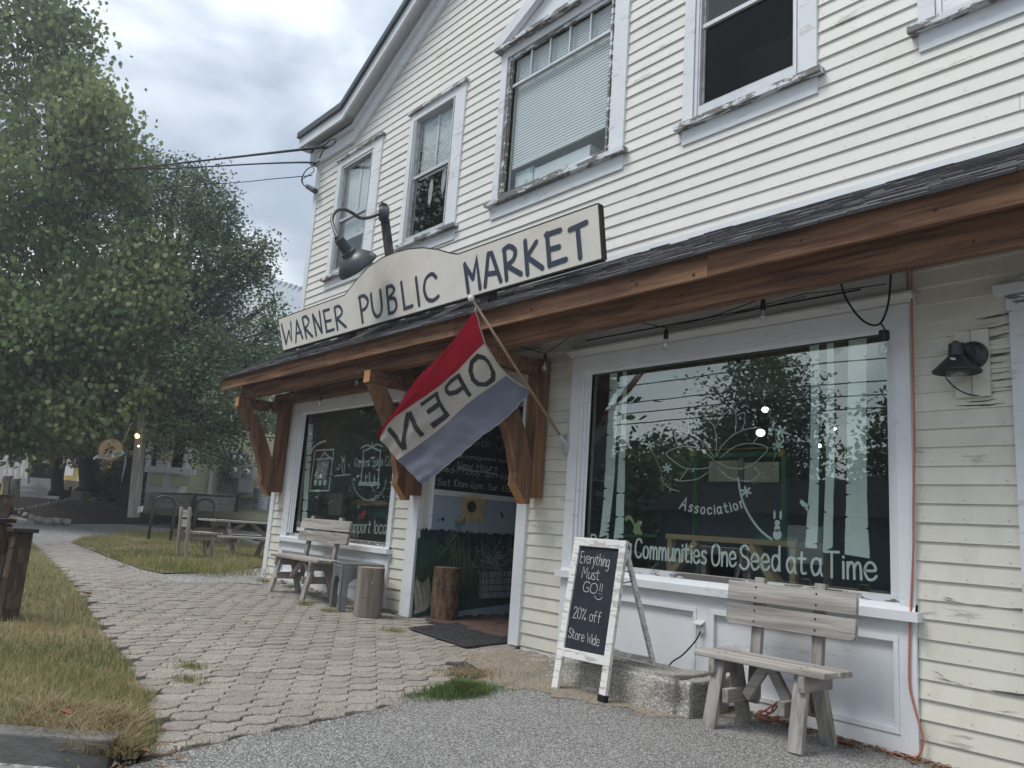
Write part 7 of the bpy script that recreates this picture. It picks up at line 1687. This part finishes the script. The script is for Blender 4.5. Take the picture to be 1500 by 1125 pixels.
# ================================================================== MURAL AND CHALKBOARD on the left side of the entrance
MX = -7.112
def W7(u, v, w_=0): p = PX(u, v, MX+w_); return (MX+w_, p[1], p[2])
cb_ = thing('entrance_mural', 'painted panel with a sunflower, blue sky and flower crate beside the entrance', 'mural', (MX, .1, .2))
MB().box((MX-.004, .13, .12), (MX+.004, 1.9, 1.425)).build('panel', mat('painted_blue_sky', (.28, .37, .47), (.42, .50, .57), scale=1.6, rnd=0, bump=.02, contrast=(.3, .8)), cb_)
MB().box((MX-.003, .10, 1.426), (MX+.022, 1.9, 1.485)).build('rail', M['trim_low'], cb_)
def MP(name, polys, m, w0=.0055, kind=None):
    mb = MB()
    for i, p in enumerate(polys): mb.face([W7(x, y, w0+.0002*i) for x, y in p])
    return mb.build(name, m, cb_, kind=kind)
rd = random.Random(8)
hor = [(x, 775+(x-620)*.065+rd.uniform(-2.4, 2.4)) for x in np.arange(616, 762, 2.0)]
MP('tree_line', [[(x0, y0), (x1, y1), (x1, 800), (x0, 800)] for (x0, y0), (x1, y1) in zip(hor[:-1], hor[1:])], mat('dark_teal_paint', (.015, .045, .05), rnd=0, bump=0), .005, 'stuff')
MP('meadow', [[(612, 788), (765, 797), (750, 884), (603, 905)]], mat('bottle_green_paint', (.022, .062, .046), (.036, .09, .062), scale=3, rnd=0, bump=0), .0075)
MP('painted_rocks', [[(606, 860), (612, 842), (620, 836), (628, 846), (632, 862), (628, 880), (608, 890)], [(610, 885), (618, 868), (632, 866), (636, 882), (622, 895), (606, 900)]], mat('grey_rock_paint', (.30, .29, .27), (.42, .40, .37), scale=16, rnd=0, bump=0), .008)
MP('painted_animal', [[(611, 850), (613, 838), (617, 832), (622, 833), (625, 829), (627, 838), (626, 848), (620, 854)]], mat('brown_black_paint', (.04, .03, .025), rnd=0, bump=0), .009)
MP('painted_crate', [[(702+k*.0, 838+k*10), (751, 836+k*10), (750, 844.5+k*10), (703, 847+k*10)] for k in range(4)], mat('grey_plank_paint', (.28, .32, .35), (.36, .40, .43), scale=12, rnd=0, bump=0), .009)
def strokes(name, n, fx, m, w_, wd=.006):
    mb = MB(); z = w_
    for _ in range(n):
        p = fx(); z += .00004; W3 = [W7(a, b) for a, b in [(q.x, q.y) for q in sm([(a, b, 0) for a, b in p], 3)]]
        ribbon(mb, [(q[1], q[2]) for q in W3], wd*rd.uniform(.6, 1.3), lambda u, v, w2: (MX+w2, u, v), z)
    return mb.build(name, m, cb_, kind='stuff')
def gr(x0, x1, y0, y1, h):
    x = rd.uniform(x0, x1); y = rd.uniform(y0, y1); d = rd.uniform(-7, 7); hh = rd.uniform(.5, 1)*h
    return [(x, y), (x+d*.3, y-hh*.6), (x+d, y-hh)]
strokes('painted_grass', 190, lambda: gr(612, 752, 822, 890, 46), mat('mid_green_paint', (.06, .125, .085), rnd=0, bump=0), .0115)
strokes('painted_blades', 130, lambda: gr(655, 752, 812, 860, 40), mat('pale_green_paint', (.19, .28, .19), rnd=0, bump=0), .0195, .005)
strokes('painted_flowers', 150, lambda: (lambda x, y: [(x, y), (x+rd.uniform(-2, 2), y+rd.uniform(-2, 2)), (x+rd.uniform(-3, 3), y+rd.uniform(-2, 3))])(rd.gauss(722, 13), rd.gauss(820, 10)), mat('lilac_grey_paint', (.38, .40, .44), rnd=0, bump=0), .025, .008)
strokes('sunflower_stem', 46, lambda: (lambda t: [(642+t*38, 818-t*56), (642+t*38+rd.choice((-1, 1))*rd.uniform(3, 8), 812-t*56-rd.uniform(0, 6))])(rd.random()), mat('leaf_green_paint', (.12, .22, .14), rnd=0, bump=0), .031, .008)
mb = MB()
for k in range(22):
    a = k*2*math.pi/22+rd.uniform(-.1, .1); L = rd.uniform(17, 27)+(8 if math.sin(a) > .5 else 0); w2 = .14
    mb.face([W7(691+5*math.cos(a), 742+6*math.sin(a), .0335+k*.0001), W7(691+L*.55*math.cos(a-w2), 742+L*.55*math.sin(a-w2), .0335+k*.0001), W7(691+L*math.cos(a), 742+L*.95*math.sin(a), .0335+k*.0001), W7(691+L*.55*math.cos(a+w2), 742+L*.55*math.sin(a+w2), .0335+k*.0001)])
mb.build('sunflower_petals', mat('ochre_petal_paint', (.58, .39, .16), (.66, .50, .24), scale=30, rnd=0, bump=0), cb_, kind='stuff')
MP('sunflower_head', [[(691+6.5*math.cos(t), 742+8.5*math.sin(t)) for t in np.linspace(0, 6.0, 14)]], M['bark_dark'], .0365)
MP('painted_insects', [[(640, 762), (643, 760), (644, 763)], [(646, 760), (650, 757), (651, 762), (648, 764)], [(733, 752), (735, 750), (738, 758), (736, 759)]], M['black'], .0335)
ck = thing('entrance_chalkboard', 'black chalkboard with handwritten new hours above the sunflower mural', 'chalkboard', (MX, .1, 1.5))
MB().box((MX-.004, .13, 1.487), (MX+.006, 1.9, 2.58)).build('board', M['chalkboard'], ck)
def cw(mb, s, x0, x1, y0, y1, hpx, wd, gap=.1):
    a = PX(x0, y0, MX); b = PX(x1, y1, MX); h = PX(x0, y0-hpx, MX)[2]-a[2]; sl = (b[2]-a[2])/(b[1]-a[1])
    text(mb, s, lambda u, v, w_: (MX+.0065+w_, a[1]+u, a[2]+v+u*sl), h, wd, width=b[1]-a[1], gap=gap, jit=.04)
mb = MB()
cw(mb, 'New Hours', 669, 729, 686, 690, 10, .008); cw(mb, 'Wed-Friday 3pm-6pm', 641, 752, 690, 703, 9, .0065); cw(mb, 'Sat 10am-6pm, Sun 10am-', 641, 757, 710, 722, 10, .0065)
cw(mb, 'include consignment items', 652, 748, 668, 679, 6, .005)
for p in ([(670, 685.5), (700, 690), (729, 694)], [(671, 687), (728, 695)]):
    W3 = [W7(a, b) for a, b in p]; ribbon(mb, [(q[1], q[2]) for q in W3], .006, lambda u, v, w_: (MX+.0065+w_, u, v), .004)
mb.build('chalk_writing', M['chalk'], ck, kind='stuff')
mb = MB(); cw(mb, 'Store wide', 655, 720, 648, 656, 13, .008); cw(mb, 'oo', 726, 736, 641, 642, 5, .006)
W3 = [W7(a, b) for a, b in [(q.x, q.y) for q in sm([(725, 650, 0), (728, 657, 0), (733, 658, 0), (737, 652, 0)], 3)]]; ribbon(mb, [(q[1], q[2]) for q in W3], .007, lambda u, v, w_: (MX+.0065+w_, u, v), .003)
cw(mb, '20% off', 690, 735, 626, 632, 12, .008)
mb.build('rubbed_chalk_writing', M['chalk_dim'], ck)
# ================================================================== WEAR ON THE BOARDS: nail heads, splits round the lantern
nl = MB(); rd = random.Random(21)
for a, b, z, zone in boards:
    if b < -9.5 or (zone == 'up' and z > 6.8): continue
    x = a+.05
    while x < b:
        zz = z+.022+rd.uniform(-.006, .006); r_ = .0032; yy = -.0152+.0012
        P = [(x+r_*math.cos(-k*math.pi/3), yy-.0022, zz+r_*math.sin(-k*math.pi/3)) for k in range(6)]
        if rd.random() < .8: nl.face(P)
        x += rd.choice((.40, .41, .42)) if b-a > 1 else .22
nl.build('nail_heads', M['alu_dull'] if 'alu_dull' in M else mat('rusty_nail_heads', (.22, .20, .18), rnd=0, bump=0), bld, kind='stuff')
cr_ = MB()
def crack(x, z, L, h):
    n = 7; up = []; dn = []
    for k in range(n+1):
        t = k/n; w_ = h*math.sin(math.pi*min(1, t*1.02))*rd.uniform(.5, 1); xx = x+L*t; zz = z+rd.uniform(-.002, .002)+.006*math.sin(t*3+x*9)
        up.append((xx, zz+w_/2)); dn.append((xx, zz-w_/2))
    q_ = dn+up[::-1]
    cr_.face([(a, -.0172, b) for a, b in q_])
for z0 in np.arange(2.0, 2.52, .1095/2):
    for _ in range(2):
        L = rd.uniform(.10, .34); crack(rd.uniform(-1.78, -1.47-L*.6)-.0, z0+rd.uniform(-.02, .02), L, rd.uniform(.004, .013))
for _ in range(16):
    L = rd.uniform(.05, .16); crack(rd.uniform(-1.95, -1.5), rd.choice((.35, .46, .9, 2.1, 2.3, 2.45))+rd.uniform(-.03, .03), L, rd.uniform(.002, .006))
crack(-1.64, .447, .24, .016); crack(-3.2, 4.30, .5, .004)
cr_.build('board_splits', mat('bare_split_wood', (.09, .085, .08), rnd=0, bump=0), bld, kind='stuff')

# checks and knots in the canopy timbers, bolts on the benches
ck_ = MB()
def check(x, z, L, h, y):
    n = 6; up = []; dn = []
    for k in range(n+1):
        t = k/n; w_ = h*math.sin(math.pi*t)*rd.uniform(.5, 1)+.0002; zz = z+.003*math.sin(t*4+x*7); up.append((x+L*t, y, zz+w_/2)); dn.append((x+L*t, y, zz-w_/2))
    ck_.face(dn+up[::-1])
def knot(x, z, r_, y): ck_.face([(x+r_*1.5*math.cos(k*math.pi/4), y, z+r_*math.sin(k*math.pi/4)) for k in range(8)])
for _ in range(60): check(rd.uniform(-10.8, -1), rd.uniform(2.80, 2.93), rd.uniform(.06, .5), rd.uniform(.0015, .004), FY-.0035)
for _ in range(60): check(rd.uniform(-10.5, -1), rd.uniform(2.67, 2.78), rd.uniform(.06, .45), rd.uniform(.0015, .005), -.7045)
for _ in range(26): knot(rd.uniform(-10.5, -1), rd.uniform(2.81, 2.92), rd.uniform(.004, .010), FY-.0038)
for _ in range(16): knot(rd.uniform(-10.5, -1), rd.uniform(2.68, 2.77), rd.uniform(.004, .010), -.7048)
ck_.build('timber_checks', mat('dark_timber_split', (.045, .028, .02), rnd=0, bump=0), bld, kind='stuff')
for b_ in [o for o in bpy.data.objects if o.name.startswith('wooden_bench')]:
    h = .43 if b_.name == 'wooden_bench' else .61; dh = 0 if b_.name == 'wooden_bench' else .03; lg_ = .27 if h < .5 else .42
    bt_ = MB()
    for sx in (-1, 1):
        for za in (.63, .695, .775, .84): bt_.lathe([(.007, 0), (.006, .003), (.001, .0035)], c=(sx*(lg_-.065), (za+dh-.14)*.105+.110+(0.0), za+dh), n=7, axis=(0, -1, .1))
        for y in (-.11, -.04, .05, .11): bt_.lathe([(.006, 0), (.005, .002), (.001, .0022)], c=(sx*lg_, y, .4405 if h < .5 else .4505), n=7)
    bt_.build('bolt_heads', M['black_metal'], b_, local=True, kind='stuff')

# ================================================================== LENS GLARE VEIL, imitated by an added thin volume
hz_ = MB().box((-75, -30, -1.2), (12, 62, 24)).build('lens_veil', None, kind='stuff', label='thin pale volume added to imitate lens glare over the street')
hm = bpy.data.materials.new('lens_veil'); hm.use_nodes = True; hn = hm.node_tree.nodes; hn.clear()
ho = hn.new('ShaderNodeOutputMaterial'); hv_ = hn.new('ShaderNodeVolumePrincipled'); hv_.inputs['Color'].default_value = (.86, .92, 1, 1); hv_.inputs['Density'].default_value = .0028; hv_.inputs['Anisotropy'].default_value = .3
hm.node_tree.links.new(hv_.outputs[0], ho.inputs['Volume']); hz_.data.materials.append(hm)
scn.cycles.volume_bounces = 0
